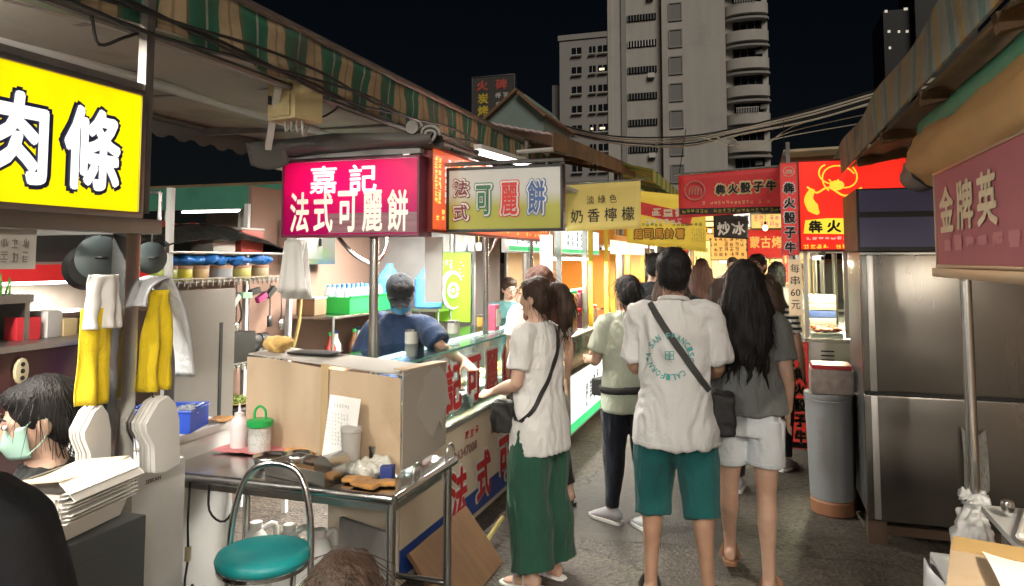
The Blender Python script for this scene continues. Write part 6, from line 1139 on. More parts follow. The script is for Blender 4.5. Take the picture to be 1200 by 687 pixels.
# interior of the crepe stall
for k, (x, y, nm) in enumerate(((-2.5,5.98,'long ladle'),(-2.42,5.98,'wide spatula'),(-2.35,5.98,'crepe spreader'))):
    t = thing('hanging_utensil', '%s hanging beside the lime poster' % nm, 'utensil', (x+.02,6.08,1.98)); MB().tube([(0,0,0),(0,0,-.18)], .005, 6).build('handle', M('bamboo', (.45,.36,.12), .5), t, local=True); MB().box((0,0,-.21),(.05,.008,.07)).build('head', STEEL, t, local=True)
for k, (y, nm, col_) in enumerate(((4.05,'batter bowl',(.62,.60,.55)),(4.4,'cocoa tin',(.25,.12,.06)),(4.7,'sugar tin',(.60,.58,.5)),(5.25,'syrup tin',(.55,.30,.06)),(5.55,'cream tin',(.66,.62,.52)))):
    t = thing('ingredient_tin', '%s on the crepe glass counter top' % nm, 'tin', (-1.98,y,1.158)); MB().lathe((0,0,0), [(.04,0),(.042,.006),(.042,.07),(.038,.074)], 20).build('body', M('ingr%d' % k, col_, .35), t, local=True); MB().lathe((0,0,0), [(.043,.072),(.043,.085),(.02,.09)], 20).build('lid', STEEL, t, local=True)
ib = thing('switch_box', 'stainless switch box on the crepe stall back wall', 'box', (-3.35,5.0,1.62)); MB().b2(-3.40,-3.25,4.70,5.25,1.62,1.95).build('case', STEEL, ib, bevel=.006); MB().b2(-3.25,-3.242,4.74,5.05,1.66,1.91).build('door', STEELD, ib, bevel=.003); MB().b2(-3.243,-3.225,5.0,5.02,1.76,1.82).build('handle', BLACKP, ib)
sf = thing('wall_shelf', 'steel shelf under the green basket in the crepe stall', 'shelf', (-3.2,5.5,1.2)); MB().b2(-3.40,-2.95,4.75,6.1,1.22,1.24).build('board', STEEL, sf, bevel=.003); MB().b2(-3.40,-2.95,4.75,6.1,.82,.84).build('board', STEEL, sf, bevel=.003)
for y in (4.78,6.07): MB().cyl((-2.97,y,0),(-2.97,y,1.22), .012, n=10).build('post', STEEL, sf); MB().cyl((-3.38,y,0),(-3.38,y,1.22), .012, n=10).build('post', STEEL, sf)
gk = thing('green_basket', 'bright green plastic basket of water bottles in the crepe stall', 'basket', (-3.12,5.32,1.242)); m_ = MB(); GRB = M('basket_green', (.02,.50,.08), .4); m_.b2(-3.28,-2.96,5.0,5.64,1.243,1.25)
for x0, x1, y0, y1 in ((-3.28,-3.272,5.0,5.64),(-2.968,-2.96,5.0,5.64),(-3.2715,-2.9685,5.0,5.008),(-3.2715,-2.9685,5.632,5.64)): m_.b2(x0,x1,y0,y1,1.2505,1.37)
m_.build('tub', GRB, gk); MB().tube([(-2.96,5.0,1.372),(-2.96,5.64,1.372)], .01, 8).build('rim', GRB, gk)
w0_ = bottle('water_bottle', 'clear blue capped water bottle in the green basket', (-3.20,5.08,1.252), [(.03,0),(.032,.01),(.031,.15),(.013,.19)], film('plastic_ice', (.65,.78,.9), .5, .15), M('plastic_skyblue', (.10,.35,.75), .35), [(.015,.188),(.015,.208)], 'water bottles in the green basket')
for i in range(8):
    for j in range(3):
        if (i, j) != (0, 0): copy_tree(w0_, (-3.20+j*.085,5.08+i*.072,1.252), 0)
dj0 = bottle('water_jug', 'blue water cooler bottle on the wall shelf beside the green basket', (-3.05,5.80,1.242), [(.11,0),(.12,.01),(.12,.25),(.05,.33),(.03,.36)], film('plastic_blue_tint', (.10,.35,.8), .7, .15), M('plastic_skyblue'), [(.032,.358),(.032,.38)], 'blue cooler bottles in the crepe stall')
copy_tree(dj0, (-2.75,5.95,1.242), 0, 'blue water cooler bottle on its steel stand behind the vendor'); sh2 = thing('jug_stand', 'steel stand carrying the blue cooler bottles', 'stand', (-2.7,5.95,0)); MB().b2(-2.92,-2.58,5.80,6.12,1.215,1.24).build('top', STEEL, sh2)
for x in (-2.9,-2.6):
    for y in (5.83,6.1): MB().cyl((x,y,0),(x,y,1.215), .012, n=10).build('leg', STEEL, sh2)
for k in range(6):
    bottle('sauce_bottle', ['red syrup bottle','white syrup bottle','brown syrup bottle','clear syrup bottle','amber syrup bottle','tan syrup bottle'][k]+' on the low crepe stall shelf', (-3.05-.06*(k % 2),4.88+k*.17,.842), [(.04,0),(.042,.01),(.042,.16),(.018,.21),(.016,.25)], M('syrup%d' % k, [(.5,.05,.04),(.65,.62,.58),(.16,.07,.03),(.4,.42,.42),(.5,.25,.04),(.45,.35,.22)][k], .2), M('plastic_blue' if k % 2 else 'plastic_green'), [(.018,.248),(.018,.27)])
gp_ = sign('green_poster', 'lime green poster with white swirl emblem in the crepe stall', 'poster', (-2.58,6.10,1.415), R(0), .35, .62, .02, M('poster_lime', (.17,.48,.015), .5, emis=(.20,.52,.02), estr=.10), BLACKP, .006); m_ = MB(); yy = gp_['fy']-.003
m_.tube([(.005+.10*math.cos(.6+i*.29), yy-.0002*i, -.03+.16*math.sin(.6+i*.29)) for i in range(17)], [.004+.022*math.sin(math.pi*i/16) for i in range(17)], 5); m_.tube([(.01+.045*math.cos(i*.5), yy-.006, -.03+.06*math.sin(i*.5)) for i in range(13)], .013, 5); m_.ell((.01,yy-.006,-.03),(.015,.002,.02))
for i in range(5): m_.ell((.08+.02*math.cos(i*2),yy,.10+.03*i),(.008,.002,.006))
m_.build('emblem', WHITEP2, gp_, local=True); print_rows(gp_, -.12,.0,.15,.24,3,2, WHITEP2, 21, yy, .8)
nt1 = sign('notice_sheet', 'long white notice sheet taped at the menu board end', 'notice', (-1.70,3.75,1.60), R(12), .10, .36, .006, M('paper_white'), M('paper_white'), .002); print_rows(nt1, -.04,.04,-.15,.15,6,14, M('print_faded'), 22, nt1['fy']-.002, .6, n=3)
nt2 = sign('notice_sheet', 'narrow white notice sheet hanging below the olive sign', 'notice', (-1.58,5.6,1.62), R(8), .10, .46, .006, M('paper_white'), M('paper_white'), .002); print_rows(nt2, -.04,.04,-.2,.2,5,16, M('print_faded'), 23, nt2['fy']-.002, .6, n=3)
hk_ = thing('broom', 'bamboo handled broom leaning in the crepe stall', 'broom', (-3.0,4.6,.9)); MB().tube([(-3.2,4.55,.86),(-3.15,4.62,1.2),(-3.2,4.72,1.62)], .012, 8, k=3).build('handle', M('bamboo', (.45,.36,.12), .5), hk_); MB().tube([(-3.22,4.70,1.55),(-3.25,4.66,1.42)], [.03,.045], 10).build('head', M('brush_red', (.45,.04,.03), .7), hk_); MB().cyl((-3.2,4.55,.842),(-3.2,4.55,.87), .03, n=12).build('ferrule', BLACKP, hk_)
# counter case contents
for k, (y, w_, m_, nm) in enumerate(((3.62,.26,M('food_salad', (.35,.42,.16), .6, var=.6, scale=40),'green salad'),(3.95,.26,M('food_cheese', (.70,.48,.12), .6, var=.3, scale=40),'yellow cheese'),(4.28,.26,M('food_ham', (.60,.25,.20), .6, var=.4, scale=40),'pink ham'),(4.62,.28,M('food_bread', (.55,.36,.17), .7, var=.3, scale=30),'brown bread'),(4.98,.28,M('food_egg', (.72,.62,.35), .6, var=.3, scale=40),'pale egg'),(5.34,.28,M('food_corn', (.68,.50,.06), .6, var=.4, scale=50),'yellow corn'),(5.7,.28,M('food_leaf', (.15,.32,.06), .6, var=.5, scale=40),'leaf lettuce'))):
    t = thing('food_tray', 'white tray of %s in the crepe glass case' % nm, 'tray', (-1.86,y,.763)); MB().b2(-1.98,-1.74,y-w_/2,y+w_/2,.764,.83).build('tub', WHITEP, t, bevel=.008)
    fm = MB(); [fm.ell((-1.86+rng.uniform(-.09,.09), y+rng.uniform(-w_/2+.03,w_/2-.03), .835+rng.uniform(0,.03)), (.03,.03,.018), 8, 5) for i in range(26)]; o = fm.build('food', m_, t, smooth=True); o['kind'] = 'stuff'
for k, (x, y, r_, h_, lab) in enumerate(((-1.95,3.5,.07,.012,'small'),)): pass
nn = thing('napkin_holder', 'pink and white napkin stand on the glass counter', 'stand', (-1.78,4.95,1.158)); MB().box((-1.78,4.95,1.25),(.05,.09,.18)).build('case', M('plastic_pink', (.65,.10,.18), .4), nn, bevel=.005); MB().box((-1.752,4.95,1.25),(.006,.06,.12)).build('label_panel', WHITEP2, nn)
# drink stall jars
RED = M('lid_red', (.60,.03,.03), .4); rngj = random.Random(5)
jcol = [(.30,.12,.08),(.45,.30,.18),(.22,.28,.10),(.55,.25,.08),(.25,.10,.12),(.50,.42,.3)]
for k in range(16):
    y = 6.62+(k % 8)*.24; lay = k//8; x = -1.82-lay*.14
    t = thing('candy_jar', 'clear jar with coloured lid in the cluster on the drink stall', 'jar', (x,y,.952), 0, 'jars on the drink stall'); h_ = .15+.05*lay
    MB().lathe((0,0,0), [(.062,0),(.066,.008),(.066,h_),(.055,h_+.015)], 20).build('body', M('jar%d' % (k % 6), jcol[k % 6], .12, var=.6, scale=40), t, local=True); MB().lathe((0,0,0), [(.062,h_+.014),(.064,h_+.018),(.064,h_+.045),(.05,h_+.05)], 20).build('lid', RED if k % 3 else GRNP, t, local=True)
    if k < 6:
        t2 = copy_tree(t, (x,y+.03,.952+h_+.052), 0)
for k in range(9): tag(MB().ell((-2.0+rngj.uniform(-.06,.06),6.75+rngj.uniform(-.1,.1),1.34+.05*(k//4)),(.045,.045,.045),12,8).build('orange_fruit', M('orange_peel', (.70,.26,.03), .45, bump=.2)), 'ripe orange in the pile on the drink stall', 'fruit', 'oranges on the drink stall')
tag(MB().lathe((-2.0,6.75,1.16), [(.10,0),(.15,.14),(.16,.14),(.12,.0)], 20).build('fruit_bowl', STEEL), 'steel bowl under the oranges', 'bowl'); tag(MB().b2(-2.18,-1.84,6.6,6.9,.952,1.158).build('fruit_box', CARD, bevel=.004), 'cardboard box under the orange bowl', 'box')
for k in range(10): bottle('drink_cup', 'clear drink cup in the glass case of the drink stall', (-1.80,6.58+k*.19,.737), [(.03,0),(.04,.10)], film('cup_tint%d' % (k % 3), [(.6,.75,.6),(.75,.3,.2),(.75,.7,.5)][k % 3], .7), WHITEP, [(.042,.10),(.042,.112),(.03,.12)], 'cups in the drink stall case')
# ---- wooden board and stick on the ground by the counter
wdp = tag(MB().slab(lambda u, v: (-1.36-.24*v, 3.22+u*.72+.05*v, .012+.26*v), 3, 3, .018).build('wooden_board', M('plywood_brown', (.17,.09,.04), .7, var=.3, scale=4, stretch=(1,8,1), dirt=.4)), 'brown plywood board leaning at the foot of the crepe counter', 'board')
tag(MB().tube([(-1.46,3.35,.02),(-1.49,4.3,.12)], .013, 10).build('bamboo_stick', M('bamboo')), 'bamboo stick lying by the crepe counter foot', 'stick')
# ---- bin, boxes, fridge foot clutter
bi = thing('grey_bin', 'tall grey ribbed bin with orange base beside the steel fridge', 'bin', (.425,5.42,0)); GB = M('bin_grey', (.30,.31,.32), .5, var=.12, scale=4, dirt=.35, dcol=(.12,.11,.10)); MB().lathe((.425,5.42,0), [(.135,.10),(.14,.11),(.158,.70),(.162,.72),(.165,.735),(.158,.74),(.165,.75),(.165,.775),(.15,.78)], 32).build('barrel', GB, bi); MB().lathe((.425,5.42,0), [(.128,0),(.138,.01),(.14,.085),(.13,.10)], 32).build('base', M('bin_orange', (.30,.13,.065), .6, dirt=.4), bi)
fw_ = MB(); rq = random.Random(9)
for i in range(5):
    z = .60-i*.07; vs = MB(); marks(vs, 0, z, .045, .05, rq, 0, 6)
    for p in vs.v: 
        a = R(-118)+p[0]/.152; fw_.v.append((.425+(.1435+.016*(p[2]-.1)/.6+.004-p[1])*math.cos(a), 5.42+(.1435+.016*(p[2]-.1)/.6+.004-p[1])*math.sin(a), p[2]))
    fw_.f += [tuple(q+len(fw_.v)-len(vs.v) for q in f) for f in vs.f]; fw_.m += vs.m
fw_.build('faded_writing', M('ink_faded', (.30,.26,.26), .7), bi, smooth=False, fix=False)
cb_ = tag(MB().b2(.30,.56,5.28,5.52,.785,.94).build('carton', M('carton_clear_red', (.40,.33,.30), .5, var=.5, scale=14), bevel=.004), 'open red and clear carton of packs on the grey bin', 'carton'); tag(MB().b2(.31,.55,5.29,5.51,.942,.97).build('red_tray', M('tray_red', (.55,.03,.04), .4), bevel=.004), 'shallow red tray on the carton above the bin', 'tray')
sk = thing('skewer_tray', 'tray of red skewers in the beef case', 'tray', (.5,6.85,1.012)); MB().b2(.40,.64,6.68,7.1,1.013,1.05).build('tray', STEEL, sk); m_ = MB(); [m_.ell((rng.uniform(.42,.62),rng.uniform(6.7,7.08),1.06+rng.uniform(0,.02)),(.03,.018,.015),8,5) for i in range(50)]; o = m_.build('skewers', M('meat_red', (.40,.07,.03), .4, var=.5, scale=30), sk, smooth=True); o['kind'] = 'stuff'
for k, (z, col_, nm) in enumerate(((1.08,(.65,.62,.55),'white'),(1.145,(.08,.14,.42),'blue'),(1.21,(.62,.50,.35),'cream'),(1.275,(.60,.58,.5),'pale'))): tag(MB().b2(.41,.63,7.15,7.5,z,z+.06).build('carton', M('stackbox%d' % k, col_, .6, var=.2, scale=20), bevel=.003), '%s box in the stack inside the beef case' % nm, 'carton')
tag(MB().b2(.41,.63,7.15,7.5,1.012,1.078).build('carton', M('carton_tan'), bevel=.003), 'tan box at the foot of the stack inside the beef case', 'carton')
# ---- right foreground table
rtb = thing('side_table', 'small table wrapped in white plastic at lower right', 'table', (.72,2.55,0)); SHEET = M('plastic_sheet_white', (.70,.71,.72), .35, var=.06, bump=.4, bscale=12)
MB().slab(lambda u, v: (.47+u*.85, 1.75+v*.84, .772+.006*noise.noise(V((u*6,v*6,0)))), 14, 14, .02).build('top', SHEET, rtb, smooth=True)
MB().slab(lambda u, v: (.47-.015*math.sin(v*14)-.02*u, 1.75+v*.84, .765-u*.42-.03*math.sin(v*9)), 8, 24, .004).build('skirt', SHEET, rtb, smooth=True); MB().slab(lambda u, v: (.47+v*.85, 2.59+.015*math.sin(v*14)+.02*u, .765-u*.30-.03*math.sin(v*9)), 8, 24, .004).build('skirt', SHEET, rtb, smooth=True)
for x in (.54,1.24):
    for y in (1.82,2.52): MB().cyl((x,y,0),(x,y,.75), .018, n=10).build('leg', STEELD, rtb)
MB().slab(lambda u, v: (.74+u*.58, 2.60+v*.55, .768), 4, 4, .02).build('top_extension', SHEET, rtb)
for x in (.80,1.25): MB().cyl((x,3.08,0),(x,3.08,.75), .018, n=10).build('leg', STEELD, rtb)
cbx = thing('cardboard_box', 'shallow cardboard box lid on the white wrapped table', 'box', (.61,2.33,.785), R(-14)); MB().b2(-.14,.14,-.22,.20,0,.05).build('body', CARD, cbx, local=True, bevel=.003); MB().b2(-.135,.135,.08,.197,.0505,.053).build('top_tape', M('cardboard_gold', (.50,.33,.13), .6), cbx, local=True)
shp = tag(MB().slab(lambda u, v: (.53+u*.19+.03*v, 2.06+v*.33-.04*u, .843+.012*math.sin(v*3)+.012*(u-.5)**2*4), 8, 8, .002).build('paper_sheet', M('paper_white')), 'blank white sheet lying on the cardboard box', 'paper')
bgk = MB(); bgk.tube([(.77,3.42,.54),(.765,3.41,.56),(.775,3.42,.63),(.785,3.44,.68),(.78,3.43,.72)], [.03,.065,.05,.028,.05], 14); me_ = remesh(bgk, .007, 0); wrinkle(me_, .022, (26,26,13), 4); tag(link('knotted_bag', me_, SHEET), 'white plastic bag knotted at the steel post', 'bag')
tr_ = thing('serving_tray', 'tray with wrapped wafers and a metal spoon at the right edge', 'tray', (.96,2.86,.785), R(-20)); MB().b2(-.16,.16,-.2,.2,0,.014).build('base', M('cardboard_gold'), tr_, local=True, bevel=.003); MB().tube([(-.16,-.2,.016),(.16,-.2,.016),(.16,.2,.016),(-.16,.2,.016),(-.16,-.2,.016)], .010, 8).build('rim', WHITEP, tr_, local=True)
spn = thing('serving_spoon', 'metal ladle lying across the serving tray', 'spoon', (.98,2.78,.86)); m_ = MB(); m_.ell((.90,3.0,.86),(.05,.035,.012),16,8,Euler((0,.3,.8)).to_matrix()); m_.tube([(.93,2.97,.855),(1.0,2.87,.835),(1.1,2.73,.815)], [(.008,.004)]*3, 8, k=3); m_.build('spoon', STEEL, spn, smooth=True)
MB().lathe((.79,3.02,.79), [(.018,0),(.022,.02),(.018,.035)], 16).build('nut', STEEL, tag(thing('metal_clip','small metal clamp beside the knotted bag','clamp',(.79,3.02,.79)),'small metal clamp beside the knotted bag','clamp'))
for k, (x, y, w_, h_, lab) in enumerate(((.52,3.25,.24,.20,'crushed kraft bag on the ground below the white table'),(.42,3.62,.20,.14,'crumpled grey sack by the fridge foot'),(.66,3.3,.22,.22,'beige foam box edge below the white table'))):
    me_ = remesh(MB().box((x,y,h_/2+.004),(w_,w_*.9,h_),k), .012, 3); wrinkle(me_, .018, (12,12,12), k); 
    for v in me_.vertices: v.co.z = max(v.co.z, .003)
    tag(link('paper_sack', me_, [M('kraft_pale', (.45,.36,.25), .85), M('sack_grey', (.22,.21,.19), .9), M('foam_beige', (.55,.47,.36), .8)][k]), lab, 'sack')
hb_ = MB().slab(lambda u, v: (1.05+u*.12, 4.80-.02*math.sin(u*6+v*3), .72-v*.32-.05*math.sin(u*3)), 10, 10, .004).build('plastic_bag', film('bag_smoky', (.35,.33,.30), .55)); tag(hb_, 'smoky plastic bag taped on the fridge door', 'bag')
# ---- back row beyond the left stalls
bkr = thing('back_stall', 'green beamed stall of the next row seen under the awning', 'stall', (-5.6,6.6,0)); MB().b2(-7.6,-4.3,6.5,6.6,2.20,2.44).build('beam', M('beam_green', (.06,.24,.16), .6, var=.2, dirt=.3), bkr)
MB().b2(-7.6,-4.3,8.8,8.85,0,2.5).build('back_wall', M('wall_faded', (.42,.36,.30), .8, var=.2), bkr); MB().b2(-7.6,-4.3,6.6,8.8,2.45,2.48).build('roof', RUSTY, bkr)
cg = MB(); cg.slab(lambda u, v: (-5.3+u*1.0, 6.62+.015*math.sin(u*60), 2.18-v*.22), 60, 1, .006); cg.build('corrugated_panel', M('sheet_pale', (.42,.40,.36), .6), bkr)
for x in (-7.5,-6.2,-4.4): MB().cyl((x,6.55,0),(x,6.55,2.2), .03).build('post', STEELD, bkr)
MB().b2(-7.5,-4.4,6.7,7.2,0,1.1).build('counter_body', M('stall_brown'), bkr); MB().b2(-7.5,-4.4,6.68,7.22,1.102,1.13).build('counter_top', STEELH, bkr)
tube_lamp('tube lamp hanging in the green beamed back stall', (-6.25,6.85,2.20), (-5.45,6.85,2.20), 16)
for k in range(12): tag(MB().box((-7.1+k*.24,7.0,1.131+.09+.03*(k % 3)),(.18,.16,.18+.06*(k % 3))).build('carton', M('backcarton%d' % (k % 5), [(.5,.06,.05),(.6,.55,.45),(.10,.25,.5),(.5,.38,.1),(.15,.3,.15)][k % 5], .6), bevel=.004), 'carton in the row on the back stall counter', 'carton', 'cartons on the back stall')
bk2 = thing('back_stall', 'red trimmed stall of the next row seen behind the steel post', 'stall', (-5.2,3.6,0)); MB().b2(-5.6,-5.55,2.2,5.2,0,1.80).build('back_wall', M('wall_faded'), bk2); MB().b2(-5.0,-4.7,2.2,5.2,0,1.25).build('counter_body', STEELD, bk2); MB().b2(-4.98,-4.9,2.2,5.2,1.50,1.62).build('red_trim', glow('trim_red', (.8,.03,.03), .5), bk2); MB().b2(-5.02,-4.68,2.2,5.2,1.252,1.28).build('counter_top', STEELH, bk2); MB().b2(-5.0,-4.98,2.2,5.2,1.64,1.95).build('dark_board', M('slate_panel'), bk2)
for y in (2.25,5.15): MB().cyl((-4.85,y,1.28),(-4.85,y,1.95), .02).build('post', STEELD, bk2)
tube_lamp('tube lamp low in the red trimmed back stall', (-5.2,2.6,1.48), (-5.2,4.6,1.48), 14)
vp = thing('standpipe', 'thin grey standpipe in front of the green beam', 'pipe', (-3.6,3.75,0)); MB().tube([(-3.6,3.75,0),(-3.6,3.75,2.08)], .014, 8).build('pipe', ALU, vp); MB().tube([(-3.6,3.75,2.08),(-3.68,3.70,2.08)], .012, 8).build('arm', ALU, vp)
# ================================================================== PEOPLE IN THE PLACE
W_T = cloth('tee_white', (.74,.74,.73), .04); SHOE_S = M('shoe_grey', (.42,.42,.44), .7, bump=.3); SOLE = M('shoe_sole', (.72,.71,.69), .6); SAND = M('sandal_tan', (.30,.15,.08), .6); SBLK = M('shoe_black', (.015,.015,.015), .6); STRAP = M('strap_black', (.018,.018,.018), .6, bump=.3, bscale=200)
# woman in white shirt at the crepe counter, facing the stall (left)
P1 = make_person('woman with ponytail in loose white shirt and wide green trousers at the crepe counter', (-1.115,3.80,0), R(74), 1.545, True, 0, (0,.02), (R(2),R(-4),0),
  {'L': ((-.195,.02,1.13),(-.12,.22,1.06)), 'R': ((.20,.02,1.13),(.13,.22,1.05)), 'nL': (.6,0,-.8), 'nR': (-.6,0,-.8)}, {'L': ((-.09,.02,.49),(-.10,-.02,.085)), 'R': ((.09,.0,.49),(.10,-.04,.085))},
  ('ponytail','brown'), dict(mat=cloth('shirt_white', (.70,.69,.67), .05), hem=.735, ease=.020, flare=.020, sleeve=.70, sr=.066, wr=.008), dict(mat=cloth('trousers_green', (.022,.085,.052), .12), hem=.07, ease=.028, flare=.055, wr=.007), ('sandal', SOLE, SOLE), .008)
bg1 = thing('shoulder_bag', 'small black bag on a thin strap worn by the white shirted woman', 'bag', (-1.115,3.80,0), R(74)); s1 = P1['s']
worn_strap(P1, 'strap', (.08*s1,0,1.455*s1), (-.205*s1,0,.90*s1), .024, STRAP, bg1)
me_ = remesh(MB().box((-.17*s1,.13*s1,.93*s1),(.06,.12,.16),.2), .008, 4); wrinkle(me_, .008, (14,14,14), 2); link('pouch', me_, STRAP, bg1)
pc = thing('plastic_wrapper', 'crinkled clear wrapper dangling from the white shirted woman', 'wrapper', (-1.115,3.80,0), R(74)); me_ = remesh(MB().ell((-.08,.19,.93*s1),(.05,.03,.08)), .007, 1); wrinkle(me_, .014, (24,24,18), 5); link('film', me_, film('bag_clear'), pc)
# man in white tee
P4 = make_person('man in white tee with teal back print and teal shorts', (-.415,3.82,0), R(5), 1.695, False, 1, (.0,0), (R(8),R(-2),0),
  {'L': ((-.205,.04,1.12),(-.13,.22,1.06)), 'R': ((.21,.03,1.12),(.15,.22,1.03))}, {'L': ((-.115,.02,.49),(-.13,.0,.085)), 'R': ((.12,.0,.49),(.145,-.06,.085)), 'fR': (.3,1,0)},
  ('short','black'), dict(mat=W_T, hem=.75, ease=.022, flare=.030, sleeve=.86, sr=.070, wr=.010, collar=cloth('collar_white', (.70,.70,.69))), dict(mat=cloth('shorts_teal', (.012,.105,.105), .1), hem=.40, ease=.020, flare=.018, name='shorts', wr=.006), ('sandal', SBLK, SBLK), .008, thick=.97)
bv = bvh_of(P4['top']); s4 = P4['s']; tl_ = MB()
def on_back(parent, strs, mb):
    for ch_, x, z, ang, w_, h_ in strs:
        vs, fs, gw, gh = glyphs(ch_, .02); ca, sa = math.cos(ang), math.sin(ang); q = []
        for p in vs:
            X = x+(p[0]*w_/gw)*ca-(p[2]*h_/gh)*sa; Z = z+(p[0]*w_/gw)*sa+(p[2]*h_/gh)*ca
            h, n, _, _ = bv.ray_cast(V((X,-.8,Z)), V((0,1,0))); q.append((X, (h.y if h else -.12)-.0022+p[1], Z))
        mb.add(q, fs)
cz_, cr_ = 1.19*s4, .10*s4; items = []
txt = 'SAN FRANCISCO CALIFORNIA '
for i, ch_ in enumerate(txt):
    if ch_ == ' ': continue
    a = math.pi*.5+1.05-i*2*math.pi/len(txt); items.append((ch_, -.02+cr_*1.02*math.cos(a), cz_+cr_*math.sin(a), a-math.pi/2, .020, .030))
on_back(None, items, tl_)
for dx, dz in ((-.011,.011),(.011,.011),(-.011,-.011),(.011,-.011)): on_back(None, [('口', -.02+dx, cz_+.005+dz, 0, .021, .021)], tl_)
tl_.build('shirt_print', M('print_teal', (.10,.42,.40), .7), P4['root'], local=True, smooth=False, fix=False)['kind'] = 'stuff'
bg4 = thing('crossbody_bag', 'dark grey crossbody bag of the man in white tee', 'bag', (-.415,3.82,0), R(5)); worn_strap(P4, 'strap', (-.115*s4,0,1.44*s4), (.20*s4,0,.965*s4), .034, M('strap_grey', (.05,.052,.05), .6, bump=.3, bscale=200), bg4)
me_ = remesh(MB().box((.235*s4,.06*s4,.90*s4),(.10,.22,.20)), .009, 4); wrinkle(me_, .006, (14,14,14), 2); link('pouch', me_, STRAP, bg4)
# woman in grey top
P5 = make_person('woman with long dark hair in grey top and white shorts', (-.075,4.05,0), R(-2), 1.635, True, 0, (0,.0), (R(-6),0,0),
  {'L': ((-.19,.03,1.12),(-.15,.22,1.02)), 'R': ((.20,.0,1.12),(.20,.12,.91))}, {'L': ((-.11,.05,.50),(-.12,.20,.14)), 'R': ((.085,.0,.49),(.09,-.05,.085)), 'fL': (-.1,1,-.1)},
  ('long','black'), dict(mat=cloth('top_grey', (.17,.18,.175), .06), hem=.915, ease=.018, flare=.022, sleeve=.74, sr=.064, wr=.007), dict(mat=cloth('shorts_white', (.66,.70,.74), .05), hem=.64, ease=.006, flare=.02, name='shorts', wr=.005), ('sandal', SAND, SAND), .008)
# sage tee with bun
P3 = make_person('person with hair bun in sage tee, dark trousers and grey sneakers', (-.80,4.75,0), R(22), 1.54, True, 0, (0,.02), (R(6),R(-3),0),
  {'L': ((-.22,.06,1.12),(-.23,.27,1.10)), 'R': ((.21,.03,1.12),(.19,.2,1.0))}, {'L': ((-.10,.04,.49),(-.115,.06,.085)), 'R': ((.09,-.03,.49),(.10,-.14,.085)), 'fL': (-.75,1,0), 'fR': (-.35,1,0)},
  ('bun','black'), dict(mat=cloth('tee_sage', (.40,.44,.35), .06), hem=.78, ease=.030, sleeve=.72, sr=.078, wr=.007), dict(mat=cloth('trousers_navy', (.012,.015,.026), .2), hem=.11, ease=.012, flare=-.004, wr=.006), ('sneaker', SHOE_S, SOLE), .008)
wb3 = thing('waist_bag', 'black waist bag on the person in sage tee', 'bag', (-.80,4.75,0), R(22)); s3 = P3['s']; 
me_ = remesh(MB().tube([(.2*s3*math.cos(a*.2618),.155*s3*math.sin(a*.2618),.94*s3+.01*math.cos(a*.2618)) for a in range(25)], [(.012,.026)]*25, 8), .008, 1); link('belt', me_, STRAP, wb3); me_ = remesh(MB().box((-.16*s3,.12*s3,.93*s3),(.14,.09,.11),.8), .008, 3); link('pouch', me_, STRAP, wb3)
# black trousers behind the white shirt
P2 = make_person('person with long auburn hair behind the white shirted woman', (-1.45,4.95,0), R(40), 1.60, True, 0, hair=('long','red'), top=dict(mat=cloth('top_cream', (.60,.55,.47)), hem=.85, sleeve=.7), bottom=dict(mat=cloth('trousers_black', (.010,.010,.011), .2), hem=.14, ease=.014), shoes=('sandal', SBLK, SBLK), legs={'R': ((.12,.0,.49),(.20,-.08,.11)), 'L': ((-.09,.02,.49),(-.1,.0,.085))}, voxel=.010)
# crepe vendor
P6 = make_person('crepe vendor in navy tee, grey cap and blue mask leaning over his counter', (-2.13,4.20,0), R(172), 1.58, False, 1, (-.13,.20), (R(34),R(-34),0),
  {'L': ((-.36,.06,1.24),(-.58,.14,1.17)), 'R': ((.25,.10,1.12),(.22,.33,1.10)), 'hL': (-.7,.5,-.3), 'nL': (0,0,-1)}, None, ('short','black'), dict(mat=cloth('tee_navy', (.016,.034,.085), .12), hem=.80, ease=.028, sleeve=.85, sr=.085, wr=.008), dict(mat=cloth('trousers_black'), hem=.10), ('sneaker', SHOE_S, SOLE), .008, mask=M('mask_blue', (.10,.33,.60), .8), cap=cloth('cap_grey', (.028,.034,.042), .15), thick=.93)
# second vendor with glasses
P7 = make_person('seated vendor in teal apron with glasses raising a hand to the face', (-2.30,6.80,0), R(205), 1.47, False, 0, (0,.05), (R(15),R(-12),0), {'L': ((-.24,.12,1.18),(-.12,.17,1.42)), 'hL': (.35,-.1,1), 'nL': (.3,-1,0)}, None, ('short','brown'), dict(mat=cloth('apron_teal', (.10,.24,.24)), hem=.8, sleeve=.8), dict(mat=cloth('trousers_black'), hem=.1), ('sneaker', SHOE_S, SOLE), .009, glasses=True)
# masked woman seated at the left
P16 = make_person('masked woman in black tee sitting at the left edge', (-2.16,1.86,-.58), R(128), 1.84, True, 0, (0,.06), (R(16),R(-12),0), {'L': ((-.22,.08,1.12),(-.16,.3,1.0)), 'R': ((.22,.08,1.12),(.18,.3,1.0))}, {'L': ((-.12,.42,.95),(-.12,.40,.63)), 'R': ((.12,.42,.95),(.12,.40,.63))}, ('ponytail','black'), dict(mat=cloth('tee_black', (.014,.014,.015), .2), hem=.84, ease=.03, sleeve=.8, sr=.085), dict(mat=cloth('trousers_black'), hem=.66), ('sneaker', SBLK, SOLE), .008, mask=M('mask_green', (.36,.55,.46), .8))
sl2 = thing('low_stool', 'low stool under the masked woman', 'stool', (-2.16,1.86,0)); MB().lathe((-2.16,1.86,0), [(.0,.34),(.15,.34),(.155,.355),(.15,.37),(0,.375)], 24, cap=False).build('seat', BLACKP, sl2)
